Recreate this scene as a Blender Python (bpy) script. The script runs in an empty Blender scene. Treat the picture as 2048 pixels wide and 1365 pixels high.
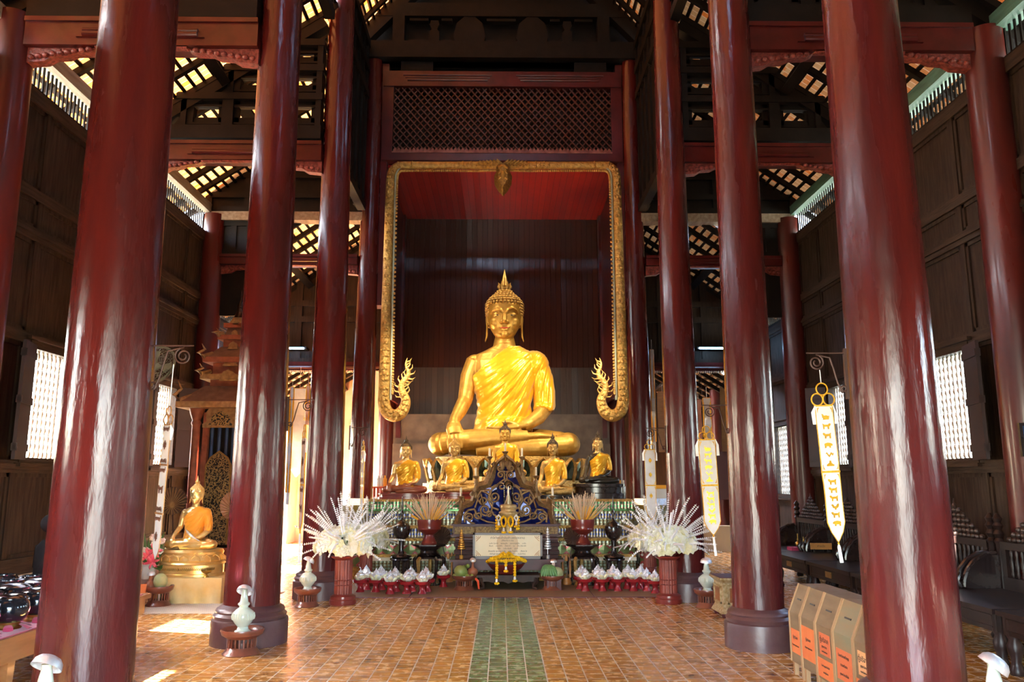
import bpy, bmesh, math, random
from mathutils import Vector, Matrix
random.seed(7)
PI = math.pi
S = bpy.context.scene
C = S.collection
cos, sin = math.cos, math.sin

# ---------------------------------------------------------------- camera
CAM_H, FPX = 1.5, 1600.0
VX, VY = 1003.0, 965.0
th = math.atan((VY - 682.5) / FPX)
ps = math.atan((1024 - VX) / FPX * cos(th))
R_ = (cos(ps), -sin(ps), 0); F_ = (sin(ps)*cos(th), cos(ps)*cos(th), sin(th)); U_ = (-sin(ps)*sin(th), -cos(ps)*sin(th), cos(th))
cam = bpy.data.cameras.new('camera'); cam.sensor_width = 36; cam.lens = FPX/2048*36; cam.clip_end = 300; cam.clip_start = .05
co = bpy.data.objects.new('camera', cam); C.objects.link(co)
co.matrix_world = Matrix(((R_[0], U_[0], -F_[0], 0), (R_[1], U_[1], -F_[1], 0), (R_[2], U_[2], -F_[2], CAM_H), (0, 0, 0, 1)))
S.camera = co

def ray(px, py):
    a = (px-1024)/FPX; b = (682.5-py)/FPX
    return tuple(F_[i] + a*R_[i] + b*U_[i] for i in range(3))
def P(px, py, Y):          # the point of the plane at depth Y seen at a measured position of the photograph
    d = ray(px, py); t = Y/d[1]
    return Vector((d[0]*t, Y, CAM_H + d[2]*t))
def G(px, py, z=0):        # the same on a horizontal plane
    d = ray(px, py); t = (z-CAM_H)/d[2]
    return Vector((d[0]*t, d[1]*t, z))

# ---------------------------------------------------------------- mesh builder
class MB:
    def __init__(s): s.v = []; s.f = []
    def add(s, vs, fs):
        o = len(s.v); s.v += [tuple(v) for v in vs]; s.f += [tuple(i+o for i in f) for f in fs]; return s
    def mm(s, x0, x1, y0, y1, z0, z1):
        return s.add([(x0,y0,z0),(x1,y0,z0),(x1,y1,z0),(x0,y1,z0),(x0,y0,z1),(x1,y0,z1),(x1,y1,z1),(x0,y1,z1)],
                     [(0,3,2,1),(4,5,6,7),(0,1,5,4),(1,2,6,5),(2,3,7,6),(3,0,4,7)])
    def box(s, c, d, M=None):
        x, y, z = d[0]/2, d[1]/2, d[2]/2
        vs = [Vector(p) for p in [(-x,-y,-z),(x,-y,-z),(x,y,-z),(-x,y,-z),(-x,-y,z),(x,-y,z),(x,y,z),(-x,y,z)]]
        if M is not None: vs = [M @ v for v in vs]
        return s.add([v + Vector(c) for v in vs], [(0,3,2,1),(4,5,6,7),(0,1,5,4),(1,2,6,5),(2,3,7,6),(3,0,4,7)])
    def bar(s, a, b, w, h, up=(0,0,1)):
        a, b = Vector(a), Vector(b); d = (b-a).normalized(); sd = d.cross(Vector(up)).normalized(); u = sd.cross(d)
        q = [(-w/2,-h/2),(w/2,-h/2),(w/2,h/2),(-w/2,h/2)]
        return s.add([a + sd*i + u*j for i, j in q] + [b + sd*i + u*j for i, j in q],
                     [(3,2,1,0),(4,5,6,7),(0,1,5,4),(1,2,6,5),(2,3,7,6),(3,0,4,7)])
    def lathe(s, prof, n=24, c=(0,0,0), flute=0, nf=0, sy=1.0, M=None, cap=True):
        o = []
        for r, z in prof:
            for i in range(n):
                a = 2*PI*i/n
                rr = r*(1 + (flute*cos(nf*a) if nf else 0))
                p = Vector((rr*cos(a), rr*sin(a)*sy, z))
                o.append((M @ p if M is not None else p) + Vector(c))
        fs = []
        m = len(prof)
        for k in range(m-1):
            for i in range(n):
                j = (i+1) % n
                fs.append((k*n+i, k*n+j, (k+1)*n+j, (k+1)*n+i))
        if cap:
            fs.append(tuple(range(n-1, -1, -1))); fs.append(tuple((m-1)*n+i for i in range(n)))
        return s.add(o, fs)
    def tube(s, path, rad, n=8, flat=None, cap=True, up=None, tw=0):
        pts = [Vector(p) for p in path]; m = len(pts)
        if not hasattr(rad, '__len__'): rad = [rad]*m
        T = []
        for i in range(m):
            t = pts[min(i+1, m-1)] - pts[max(i-1, 0)]
            T.append(t.normalized() if t.length > 1e-9 else Vector((0,0,1)))
        u = Vector(up) if up is not None else (Vector((0,0,1)) if abs(T[0].z) < .9 else Vector((1,0,0)))
        vs = []
        for i in range(m):
            a = (u - T[i]*u.dot(T[i]))
            if a.length < 1e-6: a = T[i].orthogonal()
            a.normalize(); b = T[i].cross(a); u = a
            for k in range(n):
                g = 2*PI*k/n + tw
                ca, cb = cos(g)*rad[i], sin(g)*rad[i]
                if flat: ca *= flat[0]; cb *= flat[1]
                vs.append(pts[i] + a*ca + b*cb)
        fs = []
        for i in range(m-1):
            for k in range(n):
                j = (k+1) % n
                fs.append((i*n+k, i*n+j, (i+1)*n+j, (i+1)*n+k))
        if cap: fs.append(tuple(range(n-1,-1,-1))); fs.append(tuple((m-1)*n+k for k in range(n)))
        return s.add(vs, fs)
    def ell(s, c, r, n=12, m=8, M=None):
        if not hasattr(r, '__len__'): r = (r, r, r)
        vs = []; fs = []
        for j in range(1, m):
            t = PI*j/m
            for i in range(n):
                a = 2*PI*i/n
                vs.append(Vector((r[0]*sin(t)*cos(a), r[1]*sin(t)*sin(a), -r[2]*cos(t))))
        b = len(vs); vs += [Vector((0,0,-r[2])), Vector((0,0,r[2]))]
        for j in range(m-2):
            for i in range(n):
                k = (i+1) % n
                fs.append((j*n+i, j*n+k, (j+1)*n+k, (j+1)*n+i))
        for i in range(n):
            k = (i+1) % n
            fs.append((b, k, i)); fs.append((b+1, (m-2)*n+i, (m-2)*n+k))
        if M is not None: vs = [M @ v for v in vs]
        return s.add([v + Vector(c) for v in vs], fs)
    def rings(s, secs, n=24):        # closed loft through horizontal ellipses (cx, cy, z, rx, ry)
        vs = []
        for cx, cy, z, rx, ry in secs:
            for i in range(n):
                a = 2*PI*i/n; vs.append((cx + rx*cos(a), cy + ry*sin(a), z))
        fs = []
        for k in range(len(secs)-1):
            for i in range(n):
                j = (i+1) % n; fs.append((k*n+i, k*n+j, (k+1)*n+j, (k+1)*n+i))
        fs.append(tuple(range(n-1,-1,-1))); fs.append(tuple((len(secs)-1)*n+i for i in range(n)))
        return s.add(vs, fs)
    def prism(s, poly, f0, f1):      # poly of 2-D points; f0, f1 map them to the two end faces
        n = len(poly)
        vs = [f0(*p) for p in poly] + [f1(*p) for p in poly]
        fs = [tuple(range(n-1,-1,-1)), tuple(range(n, 2*n))] + [(i, (i+1) % n, n+(i+1) % n, n+i) for i in range(n)]
        return s.add(vs, fs)
    def prism_y(s, poly, y0, y1, dx=0, dz=0):
        return s.prism(poly, lambda a, b: (a+dx, y0, b+dz), lambda a, b: (a+dx, y1, b+dz))
    def prism_x(s, poly, x0, x1):
        return s.prism(poly, lambda a, b: (x0, a, b), lambda a, b: (x1, a, b))
    def mesh(s, name, smooth=False, ang=40):
        me = bpy.data.meshes.new(name); me.from_pydata(s.v, [], s.f); me.update()
        bm = bmesh.new(); bm.from_mesh(me); bmesh.ops.recalc_face_normals(bm, faces=bm.faces); bm.to_mesh(me); bm.free()
        if smooth:
            me.polygons.foreach_set('use_smooth', [True]*len(me.polygons))
            me.set_sharp_from_angle(angle=math.radians(ang))
        return me
    def build(s, name, m, parent=None, smooth=False, ang=40, loc=None):
        me = s.mesh(name, smooth, ang)
        if m: me.materials.append(m)
        o = bpy.data.objects.new(name, me); C.objects.link(o)
        if parent: o.parent = parent
        if loc is not None: o.location = loc
        return o

def tag(o, label=None, cat=None, group=None, kind=None):
    if label: o['label'] = label
    if cat: o['category'] = cat
    if group: o['group'] = group
    if kind: o['kind'] = kind
    return o
def thing(name, label, cat, loc=(0,0,0), rz=0, group=None, sc=None):
    o = bpy.data.objects.new(name, None); C.objects.link(o); o.empty_display_size = .1
    o.location = loc; o.rotation_euler = (0, 0, rz)
    if sc: o.scale = (sc,)*3 if not hasattr(sc, '__len__') else sc
    return tag(o, label, cat, group)
kids = {}
def copy_tree(o, parent=None):
    c = o.copy(); C.objects.link(c)
    if parent: c.parent = parent
    for ch in list(o.children): copy_tree(ch, c)
    return c
def dup(o, loc, rz=None, label=None, group=None, sc=None):
    c = copy_tree(o); c.location = loc
    if rz is not None: c.rotation_euler = (0, 0, rz)
    if sc: c.scale = (sc,)*3 if not hasattr(sc, '__len__') else sc
    if label: c['label'] = label
    if group: c['group'] = group
    return c
def struct(name, mb, m, parent=None, smooth=False):
    o = mb.build(name, m, parent, smooth)
    if not parent: o['kind'] = 'structure'
    return o

# ---------------------------------------------------------------- materials
def mat(name, c1, c2=None, rough=.5, metal=0.0, sc=6.0, st=(1,1,1), bump=0.0, bsc=None, bst=None, coat=0.0, r2=None, emit=0.0, lo=.35, hi=.65,
        trans=0.0, sheen=0.0, alpha=None, spec=None, bdist=.02, local=False):
    m = bpy.data.materials.new(name); m.use_nodes = True
    nt = m.node_tree; N = nt.nodes; L = nt.links; b = N['Principled BSDF']
    b.inputs['Base Color'].default_value = (*c1, 1); b.inputs['Roughness'].default_value = rough; b.inputs['Metallic'].default_value = metal
    if coat: b.inputs['Coat Weight'].default_value = coat; b.inputs['Coat Roughness'].default_value = .12
    if sheen: b.inputs['Sheen Weight'].default_value = sheen
    if spec is not None: b.inputs['Specular IOR Level'].default_value = spec
    if emit: b.inputs['Emission Color'].default_value = (*c1, 1); b.inputs['Emission Strength'].default_value = emit
    if trans: b.inputs['Transmission Weight'].default_value = trans
    pos = None
    if c2 or bump or r2 is not None:
        g = N.new('ShaderNodeTexCoord' if local else 'ShaderNodeNewGeometry'); src = g.outputs['Object' if local else 'Position']
        def noise(scale, stretch, det=5):
            mp = N.new('ShaderNodeMapping'); mp.inputs['Scale'].default_value = stretch; L.new(src, mp.inputs['Vector'])
            n = N.new('ShaderNodeTexNoise'); n.inputs['Scale'].default_value = scale; n.inputs['Detail'].default_value = det
            L.new(mp.outputs[0], n.inputs['Vector']); return n
        n = noise(sc, st)
        mr = N.new('ShaderNodeMapRange'); mr.inputs[1].default_value = lo; mr.inputs[2].default_value = hi; L.new(n.outputs['Fac'], mr.inputs[0])
        if c2:
            mx = N.new('ShaderNodeMix'); mx.data_type = 'RGBA'; mx.inputs[6].default_value = (*c1, 1); mx.inputs[7].default_value = (*c2, 1)
            L.new(mr.outputs[0], mx.inputs[0]); L.new(mx.outputs[2], b.inputs['Base Color'])
        if r2 is not None:
            mq = N.new('ShaderNodeMapRange'); mq.inputs[1].default_value = lo; mq.inputs[2].default_value = hi
            mq.inputs[3].default_value = rough; mq.inputs[4].default_value = r2; L.new(n.outputs['Fac'], mq.inputs[0]); L.new(mq.outputs[0], b.inputs['Roughness'])
        if bump:
            n2 = noise(bsc or sc*3, bst or st, 4); bp = N.new('ShaderNodeBump'); bp.inputs['Strength'].default_value = bump; bp.inputs['Distance'].default_value = bdist
            L.new(n2.outputs['Fac'], bp.inputs['Height']); L.new(bp.outputs[0], b.inputs['Normal'])
    return m

M = {}
M['lacquer'] = mat('red_lacquer', (.115,.013,.0115), (.06,.008,.009), rough=.16, r2=.33, sc=1.6, st=(3,3,.5), bump=.55, bsc=7, bst=(2.2,2.2,.5), coat=.1, spec=.42, bdist=.014)
M['lacq_out'] = mat('outer_lacquer', (.125,.015,.011), (.065,.009,.008), rough=.27, r2=.4, sc=1.6, st=(3,3,.5), bump=.15, bsc=9, bst=(2,2,.5), coat=.2, bdist=.01)
M['pad'] = mat('column_pad', (.075,.03,.035), (.11,.05,.045), rough=.38, sc=5, bump=.2, bsc=14)
M['teak'] = mat('teak', (.044,.024,.014), (.023,.012,.008), spec=.25, rough=.45, r2=.6, sc=4, st=(6,6,.6), bump=.25, bsc=10, bst=(8,8,.7))
M['teak_h'] = mat('teak_rail', (.055,.03,.018), (.029,.016,.01), spec=.3, rough=.45, r2=.6, sc=4, st=(6,.6,6), bump=.25, bsc=10, bst=(8,.7,8))
M['dark'] = mat('dark_timber', (.0125,.008,.0065), (.007,.005,.0045), spec=.2, rough=.55, sc=5, st=(1,1,1), bump=.2, bsc=12)
M['darker'] = mat('black_timber', (.007,.005,.0045), (.012,.008,.007), spec=.2, rough=.55, sc=5, bump=.15, bsc=12)
M['beamred'] = mat('red_beam', (.11,.011,.011), (.065,.007,.007), rough=.3, sc=4, bump=.15, bsc=16, coat=.2)
M['weather'] = mat('weathered_plate', (.42,.33,.25), (.27,.19,.14), rough=.6, sc=3, st=(6,.7,6), bump=.2)
M['green'] = mat('green_plate', (.13,.27,.2), (.08,.16,.12), rough=.5, sc=3, st=(6,.7,6), bump=.2)
M['plaster'] = mat('plaster', (.72,.66,.56), (.6,.53,.44), rough=.8, sc=2)
M['pinkplaster'] = mat('pink_plaster', (.72,.45,.36), (.6,.36,.28), rough=.8, sc=2)
M['stone'] = mat('ledge_stone', (.2,.15,.13), (.13,.095,.085), rough=.7, sc=4, bump=.2)
M['gold'] = mat('gold_leaf', (.55,.31,.06), (.4,.215,.04), rough=.4, r2=.5, metal=.6, sc=7, bump=.12, bsc=30)
M['gold_dull'] = mat('old_gold', (.5,.3,.09), (.33,.19,.06), rough=.42, metal=.6, sc=25, bump=.35, bsc=60)
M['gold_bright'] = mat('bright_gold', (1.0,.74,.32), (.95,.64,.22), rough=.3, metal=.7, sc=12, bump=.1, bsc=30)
M['gold_carve'] = mat('carved_gold', (.55,.33,.08), (.3,.17,.05), rough=.45, metal=.5, sc=28, bump=.7, bsc=34, bdist=.03)
M['robe'] = mat('yellow_satin', (.85,.43,.004), (.72,.34,.003), rough=.28, metal=.3, sc=5, bump=.1, bsc=9, bst=(1,1,1.5), sheen=.3, bdist=.04)
M['robe_o'] = mat('orange_cloth', (.9,.4,.02), (.8,.32,.015), rough=.5, sc=4, sheen=.3, bump=.15, bsc=8)
M['hair'] = mat('dark_hair', (.045,.028,.02), (.08,.05,.025), rough=.45, metal=.3, sc=20)
M['hairgold'] = mat('gold_curls', (.5,.29,.07), (.3,.17,.05), rough=.42, metal=.6, sc=20)
M['white'] = mat('white', (.8,.78,.73), rough=.5)
M['eye'] = mat('eye_white', (.85,.82,.72), rough=.3)
M['black'] = mat('black', (.012,.01,.01), rough=.35)
M['lip'] = mat('lip_red', (.45,.03,.02), rough=.4)
M['blackstat'] = mat('black_bronze', (.02,.016,.013), (.04,.03,.02), rough=.3, metal=.3, sc=10)
M['redstat'] = mat('red_brown_lacquer', (.2,.04,.025), (.3,.1,.04), rough=.35, metal=.15, sc=8)
M['celadon'] = mat('celadon', (.5,.56,.46), (.56,.6,.5), rough=.16, sc=9, coat=.5)
M['silver'] = mat('beaten_silver', (.9,.9,.92), (.75,.75,.78), rough=.4, metal=.75, sc=30, bump=.4, bsc=45, bdist=.006)
M['terra'] = mat('terracotta', (.22,.065,.035), (.15,.04,.025), rough=.32, sc=9, bump=.1, coat=.2)
M['redpot'] = mat('red_pot', (.23,.03,.022), (.16,.02,.016), rough=.28, sc=6, coat=.3)
M['redbowl'] = mat('offering_red', (.4,.02,.025), (.28,.012,.02), rough=.22, sc=8, coat=.4)
M['wax'] = mat('ivory_wax', (.85,.78,.6), rough=.4)
M['incense'] = mat('incense', (.82,.64,.46), (.7,.5,.34), rough=.7, sc=9)
M['ycandle'] = mat('yellow_candle', (.98,.6,.05), (.95,.42,.03), rough=.45, sc=9)
M['marigold'] = mat('marigold', (1.0,.66,.008), (1.0,.56,.005), rough=.8, sc=60, bump=.25, bsc=120, bdist=.02)
M['leaf'] = mat('leaf_green', (.09,.2,.04), (.05,.12,.03), rough=.5, sc=20)
M['blossom'] = mat('white_blossom', (.85,.85,.8), (.78,.78,.62), rough=.6, sc=14, bump=.5, bsc=50, bdist=.02)
M['cream'] = mat('cream_blossom', (.8,.77,.45), (.85,.83,.62), rough=.6, sc=16, bump=.5, bsc=50, bdist=.02)
M['pearl'] = mat('pearl_bead', (.85,.86,.88), rough=.3)
M['foil'] = mat('silver_foil', (.86,.88,.92), (.74,.78,.86), rough=.22, metal=.3, sc=30, bump=.5, bsc=40)
M['cloth_w'] = mat('white_cloth', (.74,.72,.72), (.66,.63,.63), rough=.75, sc=12, bump=.1)
M['trimgold'] = mat('gold_braid', (.85,.5,.04), (.7,.36,.02), rough=.4, metal=.5, sc=60, bump=.5, bsc=120)
M['motif'] = mat('gold_motif', (.85,.5,.03), (.7,.36,.02), rough=.35, metal=.55, sc=50)
M['motif_b'] = mat('brown_motif', (.13,.05,.03), rough=.6)
M['iron'] = mat('wrought_iron', (.07,.035,.03), rough=.5, metal=.3)
M['orangewood'] = mat('turned_orange_wood', (.5,.2,.05), (.38,.13,.03), rough=.3, sc=8, st=(3,3,.6), coat=.3)
M['talipot'] = mat('palm_fan', (.16,.085,.05), (.1,.05,.03), rough=.55, sc=10)
M['talipot_l'] = mat('pale_palm_fan', (.5,.3,.2), (.4,.22,.14), rough=.6, sc=10)
M['blackwood'] = mat('black_wood', (.018,.011,.012), (.03,.018,.016), rough=.22, sc=8, coat=.3)
M['maroon'] = mat('maroon_lacquer', (.085,.009,.014), (.055,.007,.01), rough=.4, sc=6, spec=.3)
M['bluemirror'] = mat('blue_mirror', (.004,.007,.07), (.012,.022,.2), rough=.12, metal=.15, spec=.35, sc=7, bump=.12, bsc=5)
_nt = M['bluemirror'].node_tree; _g = _nt.nodes.new('ShaderNodeNewGeometry'); _v = _nt.nodes.new('ShaderNodeTexVoronoi'); _v.inputs['Scale'].default_value = 9
_m1 = _nt.nodes.new('ShaderNodeVectorMath'); _m1.operation = 'SUBTRACT'; _m1.inputs[1].default_value = (.5,.5,.75); _m2 = _nt.nodes.new('ShaderNodeVectorMath'); _m2.operation = 'MULTIPLY_ADD'; _m2.inputs[1].default_value = (.45,.1,.45)
_m3 = _nt.nodes.new('ShaderNodeVectorMath'); _m3.operation = 'NORMALIZE'
_nt.links.new(_g.outputs['Position'], _v.inputs['Vector']); _nt.links.new(_v.outputs['Color'], _m1.inputs[0]); _nt.links.new(_m1.outputs[0], _m2.inputs[0]); _nt.links.new(_g.outputs['Normal'], _m2.inputs[2])
_nt.links.new(_m2.outputs[0], _m3.inputs[0]); _nt.links.new(_m3.outputs[0], _nt.nodes['Principled BSDF'].inputs['Normal'])
M['plywood'] = mat('plywood', (.25,.165,.085), (.19,.12,.06), rough=.55, sc=3, st=(1,1,5), bump=.08)
M['plygreen'] = mat('green_worn_plywood', (.24,.22,.13), (.3,.2,.1), rough=.55, sc=3, st=(1,1,4))
M['orange_paper'] = mat('orange_paper', (.8,.22,.06), (.75,.18,.05), rough=.6, sc=8)
M['peach_paper'] = mat('peach_paper', (.85,.45,.2), rough=.6)
M['ink'] = mat('ink', (.06,.03,.02), rough=.7)
M['bowlblack'] = mat('alms_bowl_black', (.012,.013,.018), rough=.12, coat=.6)
M['brass'] = mat('brass', (.75,.48,.14), (.6,.36,.09), rough=.28, metal=1, sc=20)
M['pinkcloth'] = mat('pink_cloth', (.6,.04,.13), (.48,.025,.09), rough=.55, sc=8, sheen=.3)
M['tablewood'] = mat('table_wood', (.4,.16,.055), (.3,.11,.035), rough=.35, sc=4, st=(5,.6,5), coat=.2)
M['mat_w'] = None
M['denim'] = mat('denim', (.03,.06,.2), (.02,.04,.14), rough=.8, sc=30)
M['darkcloth'] = mat('dark_jacket', (.012,.011,.012), (.02,.018,.018), spec=.15, rough=.9, sc=14)
M['skin'] = mat('skin', (.45,.26,.17), rough=.5)
M['creamcabinet'] = mat('cream_gilt', (.6,.5,.3), (.38,.26,.1), rough=.45, metal=.25, sc=30, bump=.6, bsc=40)
M['shrine_red'] = mat('faded_vermilion', (.45,.14,.075), (.3,.09,.05), rough=.6, sc=10, bump=.2)
M['shrine_tan'] = mat('faded_gilt', (.5,.31,.14), (.32,.18,.08), rough=.6, metal=.15, sc=16, bump=.3)
M['shrine_roof'] = mat('shrine_roof', (.2,.1,.07), (.28,.15,.11), rough=.6, sc=9)
M['bluepaint'] = mat('blue_pillar', (.03,.07,.2), (.05,.11,.28), rough=.5, sc=9)
M['fabric_tan'] = mat('tan_weave', (.4,.3,.19), (.5,.36,.22), rough=.8, sc=9, st=(1,1,6))
M['purple'] = mat('mauve_cloth', (.13,.075,.1), rough=.8)
M['pink_t'] = mat('pink_streamer', (.75,.5,.45), (.8,.62,.55), rough=.8, sc=9)
M['blue_t'] = mat('pale_blue_streamer', (.3,.45,.75), (.6,.68,.85), rough=.8, sc=5)
M['green_fruit'] = mat('green_fruit', (.2,.28,.05), (.3,.33,.1), rough=.45, sc=9)
M['banana'] = mat('green_banana', (.1,.25,.08), (.15,.3,.1), rough=.5, sc=12)
M['melon'] = mat('pale_melon', (.5,.5,.25), (.35,.42,.2), rough=.5, sc=12)
M['fan_g'] = mat('grey_green_plastic', (.2,.28,.25), rough=.45)
M['wire'] = mat('grey_wire', (.22,.26,.25), rough=.4, metal=.5)
M['lily'] = mat('pink_lily', (.75,.06,.14), (.85,.2,.25), rough=.5, sc=12)
M['palepink'] = mat('pale_pink_blossom', (.85,.65,.6), (.85,.8,.7), rough=.6, sc=14)
M['pink_paper'] = mat('pink_book', (.55,.06,.15), rough=.6)
M['ribbon'] = mat('red_ribbon', (.75,.1,.04), rough=.5)

def glass(name):
    m = bpy.data.materials.new(name); m.use_nodes = True; nt = m.node_tree; N = nt.nodes; L = nt.links
    N.remove(N['Principled BSDF']); tr = N.new('ShaderNodeBsdfTransparent'); gl = N.new('ShaderNodeBsdfGlossy'); gl.inputs['Roughness'].default_value = .03
    fr = N.new('ShaderNodeFresnel'); fr.inputs['IOR'].default_value = 1.5; mx = N.new('ShaderNodeMixShader')
    L.new(fr.outputs[0], mx.inputs[0]); L.new(tr.outputs[0], mx.inputs[1]); L.new(gl.outputs[0], mx.inputs[2]); L.new(mx.outputs[0], N['Material Output'].inputs[0])
    return m
M['glass'] = glass('clear_glass')

def nodes_of(name):
    m = bpy.data.materials.new(name); m.use_nodes = True
    return m, m.node_tree.nodes, m.node_tree.links, m.node_tree.nodes['Principled BSDF']
def math_n(N, L, op, a, b=None, c=None):
    n = N.new('ShaderNodeMath'); n.operation = op
    for i, v in enumerate((a, b, c)):
        if v is None: continue
        if isinstance(v, (int, float)): n.inputs[i].default_value = v
        else: L.new(v, n.inputs[i])
    return n.outputs[0]
def mixc(N, L, f, a, b):
    n = N.new('ShaderNodeMix'); n.data_type = 'RGBA'
    for i, v in ((0, f), (6, a), (7, b)):
        if isinstance(v, (int, float)): n.inputs[i].default_value = v
        elif isinstance(v, tuple): n.inputs[i].default_value = (*v, 1)
        else: L.new(v, n.inputs[i])
    return n.outputs[2]

def floor_mat():
    m, N, L, b = nodes_of('glazed_floor_tiles')
    g = N.new('ShaderNodeNewGeometry'); sp = N.new('ShaderNodeSeparateXYZ'); L.new(g.outputs['Position'], sp.inputs[0])
    T = .153
    u = math_n(N, L, 'DIVIDE', math_n(N, L, 'ADD', sp.outputs[0], -.05 + 60*T), T)
    iu = math_n(N, L, 'FLOOR', u)
    # each lane of tiles is shifted along its length by an amount of its own
    wn = N.new('ShaderNodeTexWhiteNoise'); wn.noise_dimensions = '1D'; L.new(iu, wn.inputs['W'])
    v = math_n(N, L, 'ADD', math_n(N, L, 'DIVIDE', sp.outputs[1], T*1.02), wn.outputs['Value'])
    iv = math_n(N, L, 'FLOOR', v)
    fu = math_n(N, L, 'SUBTRACT', u, iu); fv = math_n(N, L, 'SUBTRACT', v, iv)
    du = math_n(N, L, 'ABSOLUTE', math_n(N, L, 'SUBTRACT', fu, .5)); dv = math_n(N, L, 'ABSOLUTE', math_n(N, L, 'SUBTRACT', fv, .5))
    d = math_n(N, L, 'MAXIMUM', du, dv)
    grout = math_n(N, L, 'GREATER_THAN', d, .468)
    cx = N.new('ShaderNodeCombineXYZ'); L.new(iu, cx.inputs[0]); L.new(iv, cx.inputs[1])
    w2 = N.new('ShaderNodeTexWhiteNoise'); w2.noise_dimensions = '2D'; L.new(cx.outputs[0], w2.inputs['Vector'])
    no = N.new('ShaderNodeTexNoise'); no.inputs['Scale'].default_value = 11; no.inputs['Detail'].default_value = 3
    mp = N.new('ShaderNodeMapping'); mp.inputs['Scale'].default_value = (1, 1.2, 1); L.new(g.outputs['Position'], mp.inputs[0]); L.new(mp.outputs[0], no.inputs['Vector'])
    a = mixc(N, L, w2.outputs['Value'], (.24,.085,.015), (.5,.21,.035))
    mr = N.new('ShaderNodeMapRange'); mr.inputs[1].default_value = .38; mr.inputs[2].default_value = .68; L.new(no.outputs['Fac'], mr.inputs[0])
    tile = mixc(N, L, mr.outputs[0], a, (.6,.32,.07))
    gr_a = mixc(N, L, w2.outputs['Value'], (.012,.1,.04), (.09,.2,.085))
    gtile = mixc(N, L, mr.outputs[0], gr_a, (.15,.26,.1))
    lane = math_n(N, L, 'LESS_THAN', math_n(N, L, 'ABSOLUTE', math_n(N, L, 'SUBTRACT', iu, 59.5)), 2)
    col = mixc(N, L, lane, tile, gtile)
    L.new(mixc(N, L, grout, col, (.62,.55,.47)), b.inputs['Base Color'])
    rr = N.new('ShaderNodeMapRange'); rr.inputs[3].default_value = .16; rr.inputs[4].default_value = .36; L.new(no.outputs['Fac'], rr.inputs[0])
    L.new(math_n(N, L, 'MAXIMUM', rr.outputs[0], math_n(N, L, 'MULTIPLY', grout, .7)), b.inputs['Roughness'])
    # uneven laying: each tile tilts a little
    h = math_n(N, L, 'ADD', math_n(N, L, 'MULTIPLY', math_n(N, L, 'SMOOTH_MIN', math_n(N, L, 'SUBTRACT', .5, d), .06, .03), 6),
               math_n(N, L, 'MULTIPLY', math_n(N, L, 'MULTIPLY', math_n(N, L, 'SUBTRACT', w2.outputs['Value'], .5), fv), .35))
    h = math_n(N, L, 'ADD', h, math_n(N, L, 'MULTIPLY', no.outputs['Fac'], .25))
    bp = N.new('ShaderNodeBump'); bp.inputs['Strength'].default_value = .5; bp.inputs['Distance'].default_value = .006; L.new(h, bp.inputs['Height']); L.new(bp.outputs[0], b.inputs['Normal'])
    return m
M['floor'] = floor_mat()

def tile_roof_mat():
    m, N, L, b = nodes_of('clay_roof_tiles')
    g = N.new('ShaderNodeNewGeometry'); sp = N.new('ShaderNodeSeparateXYZ'); L.new(g.outputs['Position'], sp.inputs[0])
    cx = N.new('ShaderNodeCombineXYZ')
    L.new(math_n(N, L, 'FLOOR', math_n(N, L, 'DIVIDE', sp.outputs[0], .125)), cx.inputs[0]); L.new(math_n(N, L, 'FLOOR', math_n(N, L, 'DIVIDE', sp.outputs[1], .11)), cx.inputs[1])
    w = N.new('ShaderNodeTexWhiteNoise'); w.noise_dimensions = '2D'; L.new(cx.outputs[0], w.inputs['Vector'])
    rp = N.new('ShaderNodeValToRGB'); e = rp.color_ramp.elements; e[0].position = 0; e[0].color = (.07,.029,.009,1); e[1].position = 1; e[1].color = (.085,.016,.002,1)
    k = e.new(.62); k.color = (.062,.022,.006,1)
    L.new(w.outputs['Value'], rp.inputs[0])
    fy = math_n(N, L, 'FRACT', math_n(N, L, 'DIVIDE', sp.outputs[1], .11))
    jn = math_n(N, L, 'LESS_THAN', fy, .09)
    c = mixc(N, L, jn, rp.outputs[0], (.12,.06,.03))
    L.new(c, b.inputs['Base Color']); b.inputs['Roughness'].default_value = .8
    tr = N.new('ShaderNodeBsdfTranslucent'); L.new(c, tr.inputs['Color'])
    mx = N.new('ShaderNodeMixShader'); mx.inputs[0].default_value = .3
    L.new(b.outputs[0], mx.inputs[1]); L.new(tr.outputs[0], mx.inputs[2]); L.new(mx.outputs[0], N['Material Output'].inputs[0])
    return m
M['rooftile'] = tile_roof_mat()

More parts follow.
